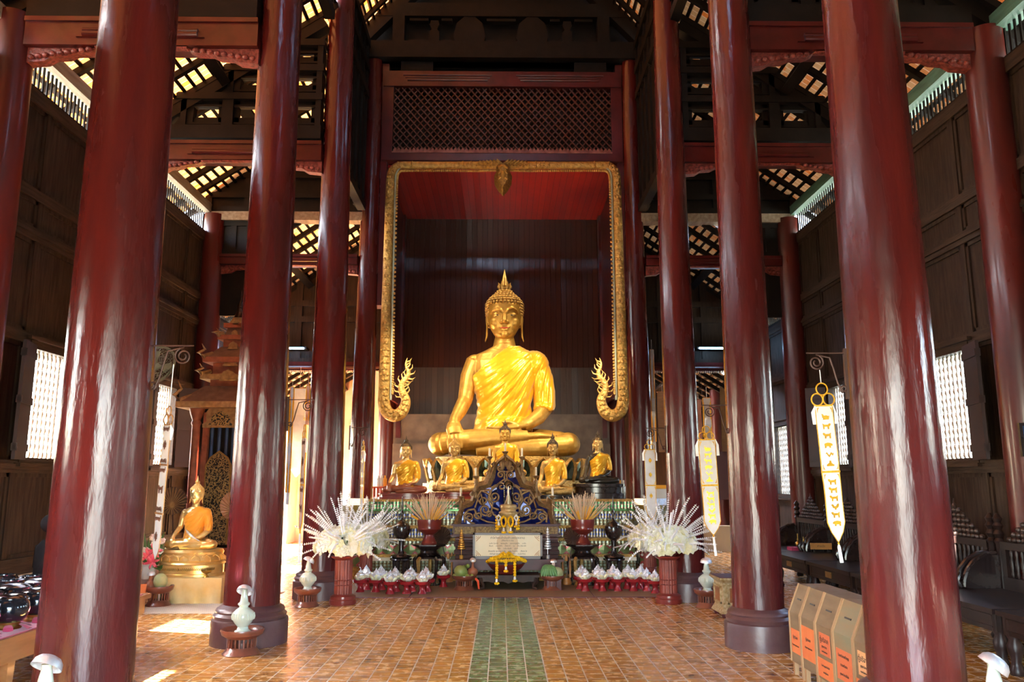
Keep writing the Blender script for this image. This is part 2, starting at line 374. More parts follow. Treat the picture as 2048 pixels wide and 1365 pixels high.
def plank_mat(name, c1, c2, w, rough, axis=0, gap=.04):
    m, N, L, b = nodes_of(name)
    g = N.new('ShaderNodeNewGeometry'); sp = N.new('ShaderNodeSeparateXYZ'); L.new(g.outputs['Position'], sp.inputs[0])
    u = math_n(N, L, 'DIVIDE', math_n(N, L, 'ADD', sp.outputs[axis], 50), w); iu = math_n(N, L, 'FLOOR', u); fu = math_n(N, L, 'SUBTRACT', u, iu)
    wn = N.new('ShaderNodeTexWhiteNoise'); wn.noise_dimensions = '1D'; L.new(iu, wn.inputs['W'])
    no = N.new('ShaderNodeTexNoise'); no.inputs['Scale'].default_value = 5; no.inputs['Detail'].default_value = 5
    mp = N.new('ShaderNodeMapping'); mp.inputs['Scale'].default_value = (5, 1, .5); L.new(g.outputs['Position'], mp.inputs[0]); L.new(mp.outputs[0], no.inputs['Vector'])
    f = math_n(N, L, 'ADD', math_n(N, L, 'MULTIPLY', wn.outputs['Value'], .6), math_n(N, L, 'MULTIPLY', no.outputs['Fac'], .4))
    c = mixc(N, L, f, c1, c2)
    gp = math_n(N, L, 'LESS_THAN', fu, gap)
    L.new(mixc(N, L, gp, c, (.008,.004,.003)), b.inputs['Base Color']); b.inputs['Specular IOR Level'].default_value = .4
    rr = N.new('ShaderNodeMapRange'); rr.inputs[3].default_value = rough; rr.inputs[4].default_value = rough + .14; L.new(f, rr.inputs[0]); L.new(rr.outputs[0], b.inputs['Roughness'])
    h = math_n(N, L, 'ADD', math_n(N, L, 'MULTIPLY', math_n(N, L, 'SUBTRACT', wn.outputs['Value'], .5), math_n(N, L, 'MULTIPLY', fu, 1.5)), math_n(N, L, 'SUBTRACT', math_n(N, L, 'MULTIPLY', no.outputs['Fac'], .5), gp))
    bp = N.new('ShaderNodeBump'); bp.inputs['Strength'].default_value = .4; bp.inputs['Distance'].default_value = .012; L.new(h, bp.inputs['Height']); L.new(bp.outputs[0], b.inputs['Normal'])
    return m
M['plank_red'] = plank_mat('red_planks', (.5,.03,.03), (.36,.02,.022), .12, .28)
M['plank_dark'] = plank_mat('dark_planks', (.075,.022,.015), (.04,.013,.01), .115, .1)
M['plank_grey'] = plank_mat('worn_planks', (.085,.05,.038), (.05,.03,.024), .125, .25)

def mosaic_mat(name, ca, cb, cc, w, h, diamond=True):
    m, N, L, b = nodes_of(name)
    g = N.new('ShaderNodeNewGeometry'); sp = N.new('ShaderNodeSeparateXYZ'); L.new(g.outputs['Position'], sp.inputs[0])
    x = math_n(N, L, 'ADD', math_n(N, L, 'ADD', sp.outputs[0], sp.outputs[1]), 40)
    u = math_n(N, L, 'DIVIDE', x, w); v = math_n(N, L, 'DIVIDE', sp.outputs[2], h)
    iu = math_n(N, L, 'FLOOR', u); iv = math_n(N, L, 'FLOOR', v)
    du = math_n(N, L, 'ABSOLUTE', math_n(N, L, 'SUBTRACT', math_n(N, L, 'SUBTRACT', u, iu), .5)); dv = math_n(N, L, 'ABSOLUTE', math_n(N, L, 'SUBTRACT', math_n(N, L, 'SUBTRACT', v, iv), .5))
    s = math_n(N, L, 'ADD', du, dv)
    inside = math_n(N, L, 'LESS_THAN', s, .42); core = math_n(N, L, 'LESS_THAN', s, .16 if not diamond else .0)
    cx = N.new('ShaderNodeCombineXYZ'); L.new(iu, cx.inputs[0]); L.new(iv, cx.inputs[1])
    w2 = N.new('ShaderNodeTexWhiteNoise'); w2.noise_dimensions = '2D'; L.new(cx.outputs[0], w2.inputs['Vector'])
    a2 = mixc(N, L, w2.outputs['Value'], ca, tuple(min(1, k*1.9+.02) for k in ca))
    c = mixc(N, L, inside, cb, a2); c = mixc(N, L, core, c, cc)
    L.new(c, b.inputs['Base Color']); b.inputs['Metallic'].default_value = .3; b.inputs['Roughness'].default_value = .24
    hgt = math_n(N, L, 'ADD', math_n(N, L, 'MULTIPLY', inside, .5), math_n(N, L, 'MULTIPLY', math_n(N, L, 'MULTIPLY', w2.outputs['Value'], du), 2.0))
    bp = N.new('ShaderNodeBump'); bp.inputs['Strength'].default_value = .6; bp.inputs['Distance'].default_value = .01; L.new(hgt, bp.inputs['Height']); L.new(bp.outputs[0], b.inputs['Normal'])
    return m
M['mos_g'] = mosaic_mat('green_diamond_mosaic', (.015,.16,.045), (.3,.23,.15), (.5,.5,.5), .052, .05)
M['mos_b'] = mosaic_mat('blue_triangle_mosaic', (.02,.035,.16), (.24,.18,.11), (.6,.6,.6), .046, .06)
M['mos_f'] = mosaic_mat('flower_mosaic', (.22,.035,.03), (.13,.16,.05), (.75,.7,.65), .17, .15, False)
M['mos_w'] = mosaic_mat('white_mirror_mosaic', (.16,.19,.13), (.14,.1,.04), (.1,.4,.15), .06, .05)

def weave_mat(name, c1, c2, s):
    m, N, L, b = nodes_of(name)
    g = N.new('ShaderNodeNewGeometry'); ck = N.new('ShaderNodeTexChecker'); ck.inputs['Scale'].default_value = s
    ck.inputs['Color1'].default_value = (*c1,1); ck.inputs['Color2'].default_value = (*c2,1)
    L.new(g.outputs['Position'], ck.inputs['Vector']); L.new(ck.outputs['Color'], b.inputs['Base Color']); b.inputs['Roughness'].default_value = .6
    return m
M['mat_w'] = weave_mat('woven_rush', (.3,.2,.11), (.22,.14,.075), 60)
M['mat_g'] = weave_mat('woven_grey', (.72,.68,.6), (.52,.48,.42), 28)

def lacquer_panel_mat():
    m, N, L, b = nodes_of('black_gold_lacquer')
    g = N.new('ShaderNodeNewGeometry'); v = N.new('ShaderNodeTexVoronoi'); v.feature = 'DISTANCE_TO_EDGE'; v.inputs['Scale'].default_value = 22
    no = N.new('ShaderNodeTexNoise'); no.inputs['Scale'].default_value = 9; L.new(g.outputs['Position'], no.inputs['Vector'])
    mx = mixc(N, L, .25, g.outputs['Position'], no.outputs['Color']); L.new(mx, v.inputs['Vector'])
    f = math_n(N, L, 'LESS_THAN', v.outputs['Distance'], .11)
    L.new(mixc(N, L, f, (.012,.01,.009), (.45,.3,.12)), b.inputs['Base Color']); b.inputs['Roughness'].default_value = .4
    return m
M['lacpanel'] = lacquer_panel_mat()

def sign_paper():
    m, N, L, b = nodes_of('parchment')
    g = N.new('ShaderNodeTexCoord')
    no = N.new('ShaderNodeTexNoise'); no.inputs['Scale'].default_value = 6; L.new(g.outputs['Object'], no.inputs['Vector'])
    sp = N.new('ShaderNodeSeparateXYZ'); L.new(g.outputs['Object'], sp.inputs[0])
    # faded picture printed in the lower middle
    dx = math_n(N, L, 'MULTIPLY', sp.outputs[0], sp.outputs[0]); dz = math_n(N, L, 'MULTIPLY', math_n(N, L, 'SUBTRACT', sp.outputs[2], .02), math_n(N, L, 'SUBTRACT', sp.outputs[2], .02))
    r = math_n(N, L, 'ADD', math_n(N, L, 'MULTIPLY', dx, 30), math_n(N, L, 'MULTIPLY', dz, 26))
    f = math_n(N, L, 'LESS_THAN', math_n(N, L, 'ADD', r, math_n(N, L, 'MULTIPLY', no.outputs['Fac'], .5)), 1.0)
    base = mixc(N, L, no.outputs['Fac'], (.78,.6,.35), (.85,.72,.5))
    L.new(mixc(N, L, math_n(N, L, 'MULTIPLY', f, .55), base, (.55,.27,.08)), b.inputs['Base Color']); b.inputs['Roughness'].default_value = .35
    return m
M['parchment'] = sign_paper()

def text_mesh(body, size, name, m, parent, M4, align='CENTER', sx=1.0):
    cu = bpy.data.curves.new(name, 'FONT'); cu.body = body; cu.size = size; cu.align_x = align; cu.extrude = 0.0006; cu.resolution_u = 2
    o = bpy.data.objects.new(name, cu); C.objects.link(o)
    dg = bpy.context.evaluated_depsgraph_get(); me = bpy.data.meshes.new_from_object(o.evaluated_get(dg)); bpy.data.objects.remove(o)
    me.name = name; me.materials.clear(); me.materials.append(m); me.transform(M4 @ Matrix.Diagonal((sx,1,1,1)))
    r = bpy.data.objects.new(name, me); C.objects.link(r); r.parent = parent
    return r
XZ = Matrix(((1,0,0,0),(0,0,-1,0),(0,1,0,0),(0,0,0,1)))     # letters upright, read from -Y
SKY, SUN, NICHE, ALTAR, EXPO = 1.0, 50, 42, 75, 3.35
DOOR_W, DOOR_H = 1.6, 2.9
EAVE = {-1: 5.75, 1: 6.0}
# ---------------------------------------------------------------- the hall
BAY = 3.02
ROW = [4.88 + BAY*i for i in range(5)]          # 4.88 7.90 10.92 13.94 16.96
WX = 5.35
m = MB(); m.mm(-300, 300, -300, 300, -.5, -.3); gnd = mat('pale_ground', (.065,.075,.055), (.095,.095,.08), rough=.9, sc=.5)
struct('ground', m, gnd)
m = MB(); m.mm(-5.9, 5.9, -1.2, 21.6, -.3, 0); struct('floor', m, M['floor'])

def panel(mb, x, y0, y1, z0, z1, s):            # recessed panel with a stepped moulding; s = side the room is on
    mb.mm(min(x, x+s*.012), max(x, x+s*.012), y0, y1, z0, z1)
    w = .045
    for a, b, c, d in ((y0, y1, z0, z0+w), (y0, y1, z1-w, z1), (y0, y0+w, z0, z1), (y1-w, y1, z0, z1)):
        mb.mm(min(x, x+s*.035), max(x, x+s*.035), a, b, c, d)
def side_wall(name, s, wins, top_shift):
    """s=-1 left, +1 right.  Timber frame with recessed panels; openings where wins gives them"""
    st, ra, pn, pl = MB(), MB(), MB(), MB()
    x = s*WX; xi = -s
    def bx(mb, d, y0, y1, z0, z1): mb.mm(min(x + s*.09, x + xi*d), max(x + s*.09, x + xi*d), y0, y1, z0, z1)
    for i in range(-2, 3):
        ya = ROW[0] + BAY*i; yb = ya + BAY
        q0, q3 = ya + .15, yb - .15
        q1, q2 = ya + 1.02, yb - 1.02
        wy = [w for w in wins if ya < (w[0]+w[1])/2 < yb]
        if wy: q1, q2 = wy[0][0]-.12, wy[0][1]+.12
        top = 5.86
        for a, b in ((ya, q0), (q1-.09, q1), (q2, q2+.09), (q3, yb)): bx(st, .05, a, b, .5, top)
        for a, b in ((.5,.68), (1.6,1.74), (3.03,3.16), (4.2,4.34), (4.66,4.78), (5.74,5.9)): bx(ra, .065, ya, yb, a, b)
        bx(ra, .09, ya, yb, 1.64, 1.7)
        bx(ra, .09, ya, yb, 4.26, 4.3)
        for (a, b) in ((q0, q1-.09), (q1, q2), (q2+.09, q3)):
            for (c, d) in ((.68,1.6), (1.74,3.03), (3.16,4.2), (4.34,4.66), (4.78,5.74)):
                if (a, b) == (q1, q2) and c == 1.74 and wy: continue
                panel(pn, x, a, b, c, d, xi)
                pn.mm(min(x + s*.06, x), max(x + s*.06, x), a, b, c, d)
    # rear bay: a tier lower
    ya, yb = ROW[3], ROW[4]
    wy = [w for w in wins if ya < (w[0]+w[1])/2 < yb]
    q0, q3 = ya+.15, yb-.15; q1, q2 = (wy[0][0]-.1, wy[0][1]+.1) if wy else (ya+1, yb-1)
    for a, b in ((ya, q0), (q1-.09, q1), (q2, q2+.09), (q3, yb)): bx(st, .05, a, b, .5, 4.5)
    for a, b in ((.5,.62), (1.12,1.28), (2.55,2.66), (3.4,3.52), (4.36,4.5)): bx(ra, .065, ya, yb, a, b)
    for (a, b) in ((q0, q1-.09), (q1, q2), (q2+.09, q3)):
        for (c, d) in ((.62,1.12), (1.28,2.55), (2.66,3.4), (3.52,4.36)):
            if (a, b) == (q1, q2) and c == 1.28 and wy: continue
            panel(pn, x, a, b, c, d, xi); pn.mm(min(x + s*.06, x), max(x + s*.06, x), a, b, c, d)
    pl.mm(min(x+s*.12, x+xi*.11), max(x+s*.12, x+xi*.11), ROW[0]-2*BAY, ROW[4], 0, .5)
    w = struct(name, st, M['teak'])
    r = struct('rail', ra, M['teak_h'], w); p = struct('panel', pn, M['teak'], w); q = struct('plinth', pl, M['plaster'], w)
    return w
WINS = {-1: [(-.1,.7), (2.97,3.77), (6.72, 7.58), (9.03, 9.82), (12.3, 13.0), (14.35,15.6)], 1: [(-.1,.7), (2.97,3.77), (6.1, 6.9), (8.99, 9.88), (12.22, 12.82), (14.7, 15.57)]}
side_wall('wall_left', -1, WINS[-1], 0); side_wall('wall_right', 1, WINS[1], 0)

def baluster_mesh(h):
    pr = []; n = 13
    for k in range(n):
        z = h*k/n; d = h/n
        pr += [(.013, z), (.021, z+.2*d), (.024, z+.45*d), (.02, z+.7*d), (.012, z+.82*d), (.017, z+.9*d)]
    pr.append((.012, h))
    return MB().lathe(pr, 8).mesh('baluster', True, 60)
bal = {}
whitebal = mat('pale_baluster', (.5,.42,.34), (.4,.33,.26), rough=.5, sc=8)  # one pale tone shared by the balusters of both walls
wn = 0
def window(s, y0, y1, z0, z1, shutter, bars=True):
    global wn; wn += 1
    x = s*WX
    f = MB()
    for a, b, c, d in ((y0-.12, y1+.12, z0-.06, z0), (y0-.12, y1+.12, z1, z1+.09), (y0-.12, y0, z0, z1), (y1, y1+.12, z0, z1)):
        f.mm(min(x+s*.1, x-s*.075), max(x+s*.1, x-s*.075), a, b, c, d)
    f.mm(min(x, x-s*.14), max(x, x-s*.14), y0-.2, y1+.2, z0-.1, z0-.06)
    f.mm(min(x, x-s*.12), max(x, x-s*.12), y0-.2, y1+.2, z1+.09, z1+.13)
    w = struct('window_%d' % wn, f, M['teak_h'])
    h = round(z1-z0, 3)
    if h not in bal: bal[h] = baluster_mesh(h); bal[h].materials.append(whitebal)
    n = int((y1-y0)/.083)
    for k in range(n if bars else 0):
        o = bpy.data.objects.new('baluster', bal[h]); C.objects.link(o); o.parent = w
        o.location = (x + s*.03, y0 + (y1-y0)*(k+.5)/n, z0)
    for side, ang in shutter:                   # open leaves hinged on the jambs, swung into the room
        yh = y0-.06 if side < 0 else y1+.06; L = (y1-y0)*.52
        a = math.radians(ang); dx, dy = -s*sin(a)*L, side*cos(a)*L
        sh = MB(); sh.bar((x - s*.09, yh, (z0+z1)/2), (x - s*.09 + dx, yh + dy, (z0+z1)/2), .035, z1-z0+.06)
        for zz in (z0+.1, (z0+z1)/2, z1-.1): sh.bar((x - s*.09, yh, zz), (x - s*.09 + dx, yh + dy, zz), .06, .08)
        o = sh.build('shutter', M['shutter_l'] if s < 0 else M['shutter_r'], w)
M['shutter_l'] = mat('dark_shutter', (.035,.02,.018), rough=.5)
M['shutter_r'] = mat('dark_shutter_right', (.028,.018,.02), (.045,.022,.02), rough=.5, sc=4)
for s in (-1, 1):
    for (a, b) in WINS[s]:
        if a > 14: window(s, a, b, 1.28, 2.55, [], s > 0)
        elif a < 8: window(s, a, b, 1.77, 2.99, [(-1, 10), (1, 10)])
        else: window(s, a, b, 1.77, 2.99, [(-1, 14), (1, 62)] if s > 0 else [(-1, 16), (1, 48)])

# ventilation grilles under the eaves
def grille(s, y0, y1, z0, z1, plate):
    global wn; wn += 1
    g = MB(); x = s*WX
    g.mm(x-.06, x+.06, y0, y1, z0-.05, z0)
    n = int((y1-y0)/.085)
    for k in range(n):
        y = y0 + (y1-y0)*(k+.5)/n
        g.mm(x-.007, x+.007, y-.015, y+.015, z0, z1)
    w = struct('window_%d' % wn, g, M['dark'])
    p = MB(); p.mm(min(x+s*.1, x-s*.12), max(x+s*.1, x-s*.12), y0, y1, z1, z1+.17)
    p.build('wall_plate', plate, w)
for s in (-1, 1):
    pm = M['weather'] if s < 0 else M['green']
    for i in range(-2, 3): grille(s, ROW[0]+BAY*i+.1, ROW[0]+BAY*(i+1)-.1, 5.92, 6.27, pm)
    grille(s, ROW[3]+.1, ROW[4]-.1, 4.55, 4.85, M['weather'])

# roof: tiles seen from below, rafters and battens
def roof(name, a, b, y0, y1, raf, bat, tname='tiles', rw=.075, rh=.08, bs=.155, rs=.5):
    """a, b = (x, z) of eave and ridge lines"""
    A, B = Vector((a[0], 0, a[1])), Vector((b[0], 0, b[1])); d = (B-A); L = d.length; d.normalize()
    nrm = Vector((-d.z, 0, d.x)) if d.x > 0 else Vector((d.z, 0, -d.x))
    r = MB(); n = int((y1-y0)/rs)
    for k in range(n+1):
        y = y0 + (y1-y0)*k/n
        r.bar(A + Vector((0,y,0)), B + Vector((0,y,0)), rw, rh, up=nrm)
    root = struct(name, r, raf)
    q = MB(); nb = int(L/bs)
    for k in range(nb+1):
        p = A + d*(L*k/nb) + nrm*(rh/2+.02)
        q.bar(p + Vector((0,y0,0)), p + Vector((0,y1,0)), .05, .05, up=nrm)
    for t in (.5,):                   # purlins
        p = A + d*(L*t) - nrm*(rh/2+.06)
        q.bar(p + Vector((0,y0,0)), p + Vector((0,y1,0)), .14, .16, up=nrm)
    o = q.build('batten', bat, root)
    t = MB(); off = nrm*(rh/2+.045); e = d*.0
    t.add([A+off+Vector((0,y0,0)), A+off+Vector((0,y1,0)), B+off+Vector((0,y1,0)), B+off+Vector((0,y0,0))], [(0,1,2,3)])
    t.build('roof_tile', M['rooftile'], root)
    return root
Y0 = -1.0
for s, nm in ((-1, 'left'), (1, 'right')):
    roof('ceiling_aisle_%s' % nm, (s*EAVE[s], 8.45-(EAVE[s]-2.45)*.676), (s*2.45, 8.45), Y0, ROW[3], M['darker'], M['dark'])
    roof('ceiling_rear_%s' % nm, (s*6.0, 4.62), (s*2.45, 7.0), ROW[3]+.1, ROW[4], M['darker'], M['dark'])
    roof('ceiling_porch_%s' % nm, (s*6.0, 2.95), (s*2.45, 5.1), ROW[4]+.1, 21.5, M['dark'], M['teak_h'])
    roof('ceiling_nave_%s' % nm, (s*3.0, 9.35), (0, 12.75), Y0, ROW[3]+.05, M['darker'], M['dark'])
    # timber wall between aisle roof and nave roof
    w = MB()
    x0, x1 = (s*2.5, s*2.56)
    for i in range(-2, 3):
        ya, yb = max(ROW[0]+BAY*i, Y0), ROW[0]+BAY*(i+1)
        zb = 8.2 if i < 2 else 6.35
        w.mm(min(x0,x1), max(x0,x1), ya+.27, yb-.27, zb, 9.6)
        for zz in (zb, 8.5, 9.0, 9.5): w.mm(min(s*2.44,s*2.58), max(s*2.44,s*2.58), ya+.25, yb-.25, zz-.07, zz+.07)
        nn = 6
        for k in range(nn+1):
            y = ya+.3 + (yb-ya-.6)*k/nn; w.mm(min(s*2.46,s*2.58), max(s*2.46,s*2.58), y-.03, y+.03, zb, 9.5)
    w.mm(min(x0,x1), max(x0,x1), ROW[3]+.2, ROW[4], 6.6, 9.6); w.mm(min(x0,x1), max(x0,x1), ROW[4], 21.4, 4.9, 9.4)
    w.mm(min(s*2.6,s*2.64), max(s*2.6,s*2.64), ROW[3]-.4, ROW[3]+.4, 6.35, 9.6)
    struct('wall_clerestory_%s' % nm, w, M['darker'])
m = MB()
for s_ in (-1, 1): m.bar((s_*.25, Y0, 12.72), (s_*.25, ROW[3]+.3, 12.72), .8, .06)
m.bar((0, Y0, 12.55), (0, ROW[3], 12.55), .3, .3); struct('ceiling_ridge', m, M['darker'])
# ridge boards over the rear so no light leaks above the niche
m = MB(); m.add([(-3.2, ROW[3], 9.3), (3.2, ROW[3], 9.3), (3.2, 21.6, 9.3), (-3.2, 21.6, 9.3)], [(0,1,2,3)])
struct('ceiling_over_niche', m, M['darker'])

# columns ------------------------------------------------------------
def column(name, label, X, Y, h, r0, r1, lac, base=True, wob=0, seed=0):
    rnd = random.Random(seed)
    root = None
    if base: root = thing(name, label, 'column', (X, Y, 0)); root['kind'] = 'thing'
    mb = MB(); n = 32; vs = []; K = 36; zb0 = .28 if base else 0
    ph = [rnd.uniform(0, 6.3) for _ in range(6)]
    for k in range(K+1):
        z = zb0 + (h-zb0)*k/K
        r = r0 + (r1-r0)*(z/h)
        for i in range(n):
            a = 2*PI*i/n
            q = 1 + .006*sin(2*a+ph[0]+z*.7) + .004*sin(3*a+ph[1]+z*1.9) + .003*sin(5*a+ph[2]-z*2.3)
            vs.append((r*q*cos(a) + wob*sin(z*.5+ph[3])*.01, r*q*sin(a), z))
    fs = [(k*n+i, k*n+(i+1) % n, (k+1)*n+(i+1) % n, (k+1)*n+i) for k in range(K) for i in range(n)]
    fs.append(tuple(K*n+i for i in range(n)))
    mb.add(vs, fs)
    if not base: return tag(mb.build(name, lac, None, True, 50, (X, Y, 0)), label, 'column', None, 'thing')
    mb.build('shaft', lac, root, True, 50)
    if base:
        R = r0*1.36
        MB().lathe([(R,0), (R*1.0,.2), (R*.985,.225), (R*.93,.235), (R*.94,.25), (R*.955,.265), (R*.9,.285), (R*.885,.29), (R*.9,.305), (R*.87,.325), (R*.82,.335), (r0*.98,.36)], 40).build('column_base', M['pad'], root, True, 35)
    return root
cd = [('nearest red lacquered column on the left, before the bowl table', -2.4, 4.88), ('left red column on a plum pad, second from the camera, beside the fretted stand', -2.4, 8.02),
      ('left red column third from the camera, behind the left flower pedestal', -2.4, 11.0), ('slender left red column flanking the gilded niche', -2.4, 13.94),
      ('nearest red lacquered column on the right, beside the donation boxes', 2.4, 4.88), ('right red column on a plum pad, behind the donation boxes', 2.4, 7.75),
      ('right red column third from the camera, behind the right flower pedestal', 2.42, 10.8), ('slender right red column flanking the gilded niche', 2.4, 13.94)]
cols = []
for i, (lb, x, y) in enumerate(cd):
    k = i % 4
    r0, r1, h = [(.265,.2,9.5), (.262 if x < 0 else .235,.19,9.5), (.255 if x < 0 else .24,.175,9.5), (.215,.15,9.29)][k]
    cols.append(column('column', lb, x, y, h, r0, r1, M['lacquer'], k < 3, 1, i))
for i, (lb, x, y, h) in enumerate([('outer red column at the left edge of the picture', -5.2, 7.9, 6.4), ('outer left red column hidden behind the nearest left column', -5.2, 10.92, 6.3), ('outer left red column rising behind the tiered shrine', -5.2, 13.94, 6.25),
        ('outer red column at the right edge of the picture', 5.2, 7.9, 6.3), ('outer right red column hidden behind the nearest right column', 5.2, 10.92, 6.25), ('outer right red column beside the lower rear window', 5.2, 13.94, 6.22)]):
    column('column', lb, x, y, h, .225, .2, M['lacq_out'], False, 0, 20+i)
for i, (lb, x, y) in enumerate([('red column behind the left gilded serpent, at the rear corner of the niche', -2.4, 16.96), ('red column behind the right gilded serpent, at the rear corner of the niche', 2.4, 16.96)]):
    column('column', lb, x, y, 7.3, .21, .18, M['lacq_out'], False, 0, 40+i)
for i, (lb, x) in enumerate([('outer left rear red column at the bright back of the hall', -5.2), ('outer right rear red column on a cream plinth beside the mauve cloth', 5.0)]):
    o = column('column', lb, x, 18.4, 3.4 if i == 0 else 3.6, .2, .18, M['lacq_out'], False, 0, 50+i)
    if i: MB().lathe([(.27,0),(.27,.42),(.25,.44)], 24).build('plinth', M['plaster'], o, True, 40)

# tie beams ----------------------------------------------------------
def tie_beam(label, s, Y, zb, zt, x0=2.58, x1=5.02, m1=None):
    root = thing('tie_beam', label, 'beam', (0, Y, 0)); root['kind'] = 'thing'
    a, b = sorted((s*x0, s*x1)); w = .13; h = zt-zb
    MB().mm(a, b, -w, w, zb, zt).build('beam_body', M['beamred'], root)
    f = MB()
    for y in (-w-.02, w):
        f.prism([(a+.55, zb+.26*h), (b-.55, zb+.26*h), (b-.68, zb+.62*h), (a+.68, zb+.62*h)], lambda p, q: (p, y, q), lambda p, q: (p, y+.02, q))
    f.mm(a, b, -w-.025, w+.025, zt-.05, zt)
    for t in (.36, .5): f.tube([(a+.62, -w-.02, zb+t*h), (b-.62, -w-.02, zb+t*h)], .03 if t < .4 else .02, 10)
    f.build('raised_moulding', M['beamred'], root)
    for e, d in ((a, 1), (b, -1)):
        br = MB()              # carved corner brackets with a scalloped edge
        pts = [(e, zb), (e + d*.75, zb), (e + d*.66, zb-.045), (e + d*.5, zb-.05), (e + d*.42, zb-.09), (e + d*.28, zb-.1), (e + d*.2, zb-.15), (e, zb-.17)]
        br.prism(pts, lambda p, q: (p, -.06, q), lambda p, q: (p, .06, q))
        for k in range(9):
            t = k/8; br.ell((e + d*(.06+.6*t), -.07, zb-.02-.09*(1-t)), (.035,.03,.03), 8, 6)
        br.build('carved_bracket', M['beamcarve'], root, True)
    fr = MB(); n = 44
    for k in range(n):
        xx = a+.75 + (b-a-1.5)*k/(n-1); fr.ell((xx, -w*.6, zb-.012), (.024,.05,.022), 6, 4)
    fr.build('beaded_edge', M['beamcarve'], root, True)
    return root
M['beamcarve'] = mat('carved_red', (.34,.07,.055), (.12,.015,.012), rough=.45, sc=26, bump=.6, bsc=30, bdist=.02)
for s, sd in ((-1, 'left'), (1, 'right')):
    tie_beam('red moulded tie beam high across the %s aisle, nearest of three' % sd, s, ROW[1], 6.02, 6.33)
    tie_beam('red moulded tie beam across the %s aisle, second of three' % sd, s, ROW[2], 6.02, 6.3)
    tie_beam('low thin red tie beam across the %s aisle beside the niche' % sd, s, ROW[3], 5.32, 5.5)

# stepped gable frames standing on the tie beams
def gable_frame(label, s, Y):
    root = thing('gable_frame', label, 'roof truss', (0, Y, 0)); root['kind'] = 'thing'
    def mmx(mb, xa, xb, y0, y1, z0, z1): mb.mm(min(s*xa, s*xb), max(s*xa, s*xb), y0, y1, z0, z1)
    rl = lambda x: 6.05 + (6.0-x)*(2.4/3.55) - .2
    bm_ = MB(); pn = MB(); ps_ = MB()
    mmx(bm_, 2.6, 5.02, -.14, .14, 6.34, 6.54)
    tiers = [(6.54, 6.95, 4.75), (7.05, 7.4, 4.1), (7.5, 7.8, 3.5)]
    for z0, z1, xe in tiers:
        mmx(bm_, 2.6, xe-.05, -.12, .12, z1, z1+.1)
        n = max(1, round((xe-2.6)/.72)); wd = (xe-.12-2.62)/n
        for k in range(n):
            xa = 2.62 + wd*k; xb = xa + wd
            for q0_, q1_ in ((xa, xa+.08), (xb-.08, xb)):
                ps_ = MB(); mmx(ps_, q0_, q1_, -.1, .1, z0, z1); ps_.build('post', M['darker'], root)
            # pierced panel: border boards around an opening
            pn = MB(); ya, yb = -.03, .03; wb = .07; zq0, zq1 = z0+.07+.09, z1-.1
            mmx(pn, xa+.08, xb-.08, ya, yb, z0, zq0); mmx(pn, xa+.08, xb-.08, ya, yb, zq1, z1)
            mmx(pn, xa+.08, xa+.08+wb, ya, yb, z0, z1); mmx(pn, xb-.08-wb, xb-.08, ya, yb, z0, z1)
            mmx(pn, xa+.06, xb-.06, -.07, -.04, zq1, zq1+.03); mmx(pn, xa+.06, xb-.06, -.07, -.04, z0+.04, z0+.07); pn.build('pierced_panel', M['dark'], root)
    bm_.build('cross_beam', M['dark'], root)
    rf = MB(); rf.bar((s*5.6, 0, 6.2), (s*2.62, 0, 8.21), .2, .18); rf.build('principal_rafter', M['darker'], root)
    for z0, z1, xe in tiers:                     # brackets in the steps
        wb = MB(); wb.prism([(s*xe, z0), (s*(xe-.28), z0), (s*(xe-.3), z1-.05), (s*(xe-.2), z1-.12)], lambda p, q: (p, -.06, q), lambda p, q: (p, .06, q)); wb.build('wing_bracket', M['darker'], root)
for s, sd in ((-1, 'left'), (1, 'right')):
    gable_frame('dark stepped timber truss with pierced panels over the nearest %s tie beam' % sd, s, ROW[1])
    gable_frame('dark stepped timber truss with pierced panels over the second %s tie beam' % sd, s, ROW[2])

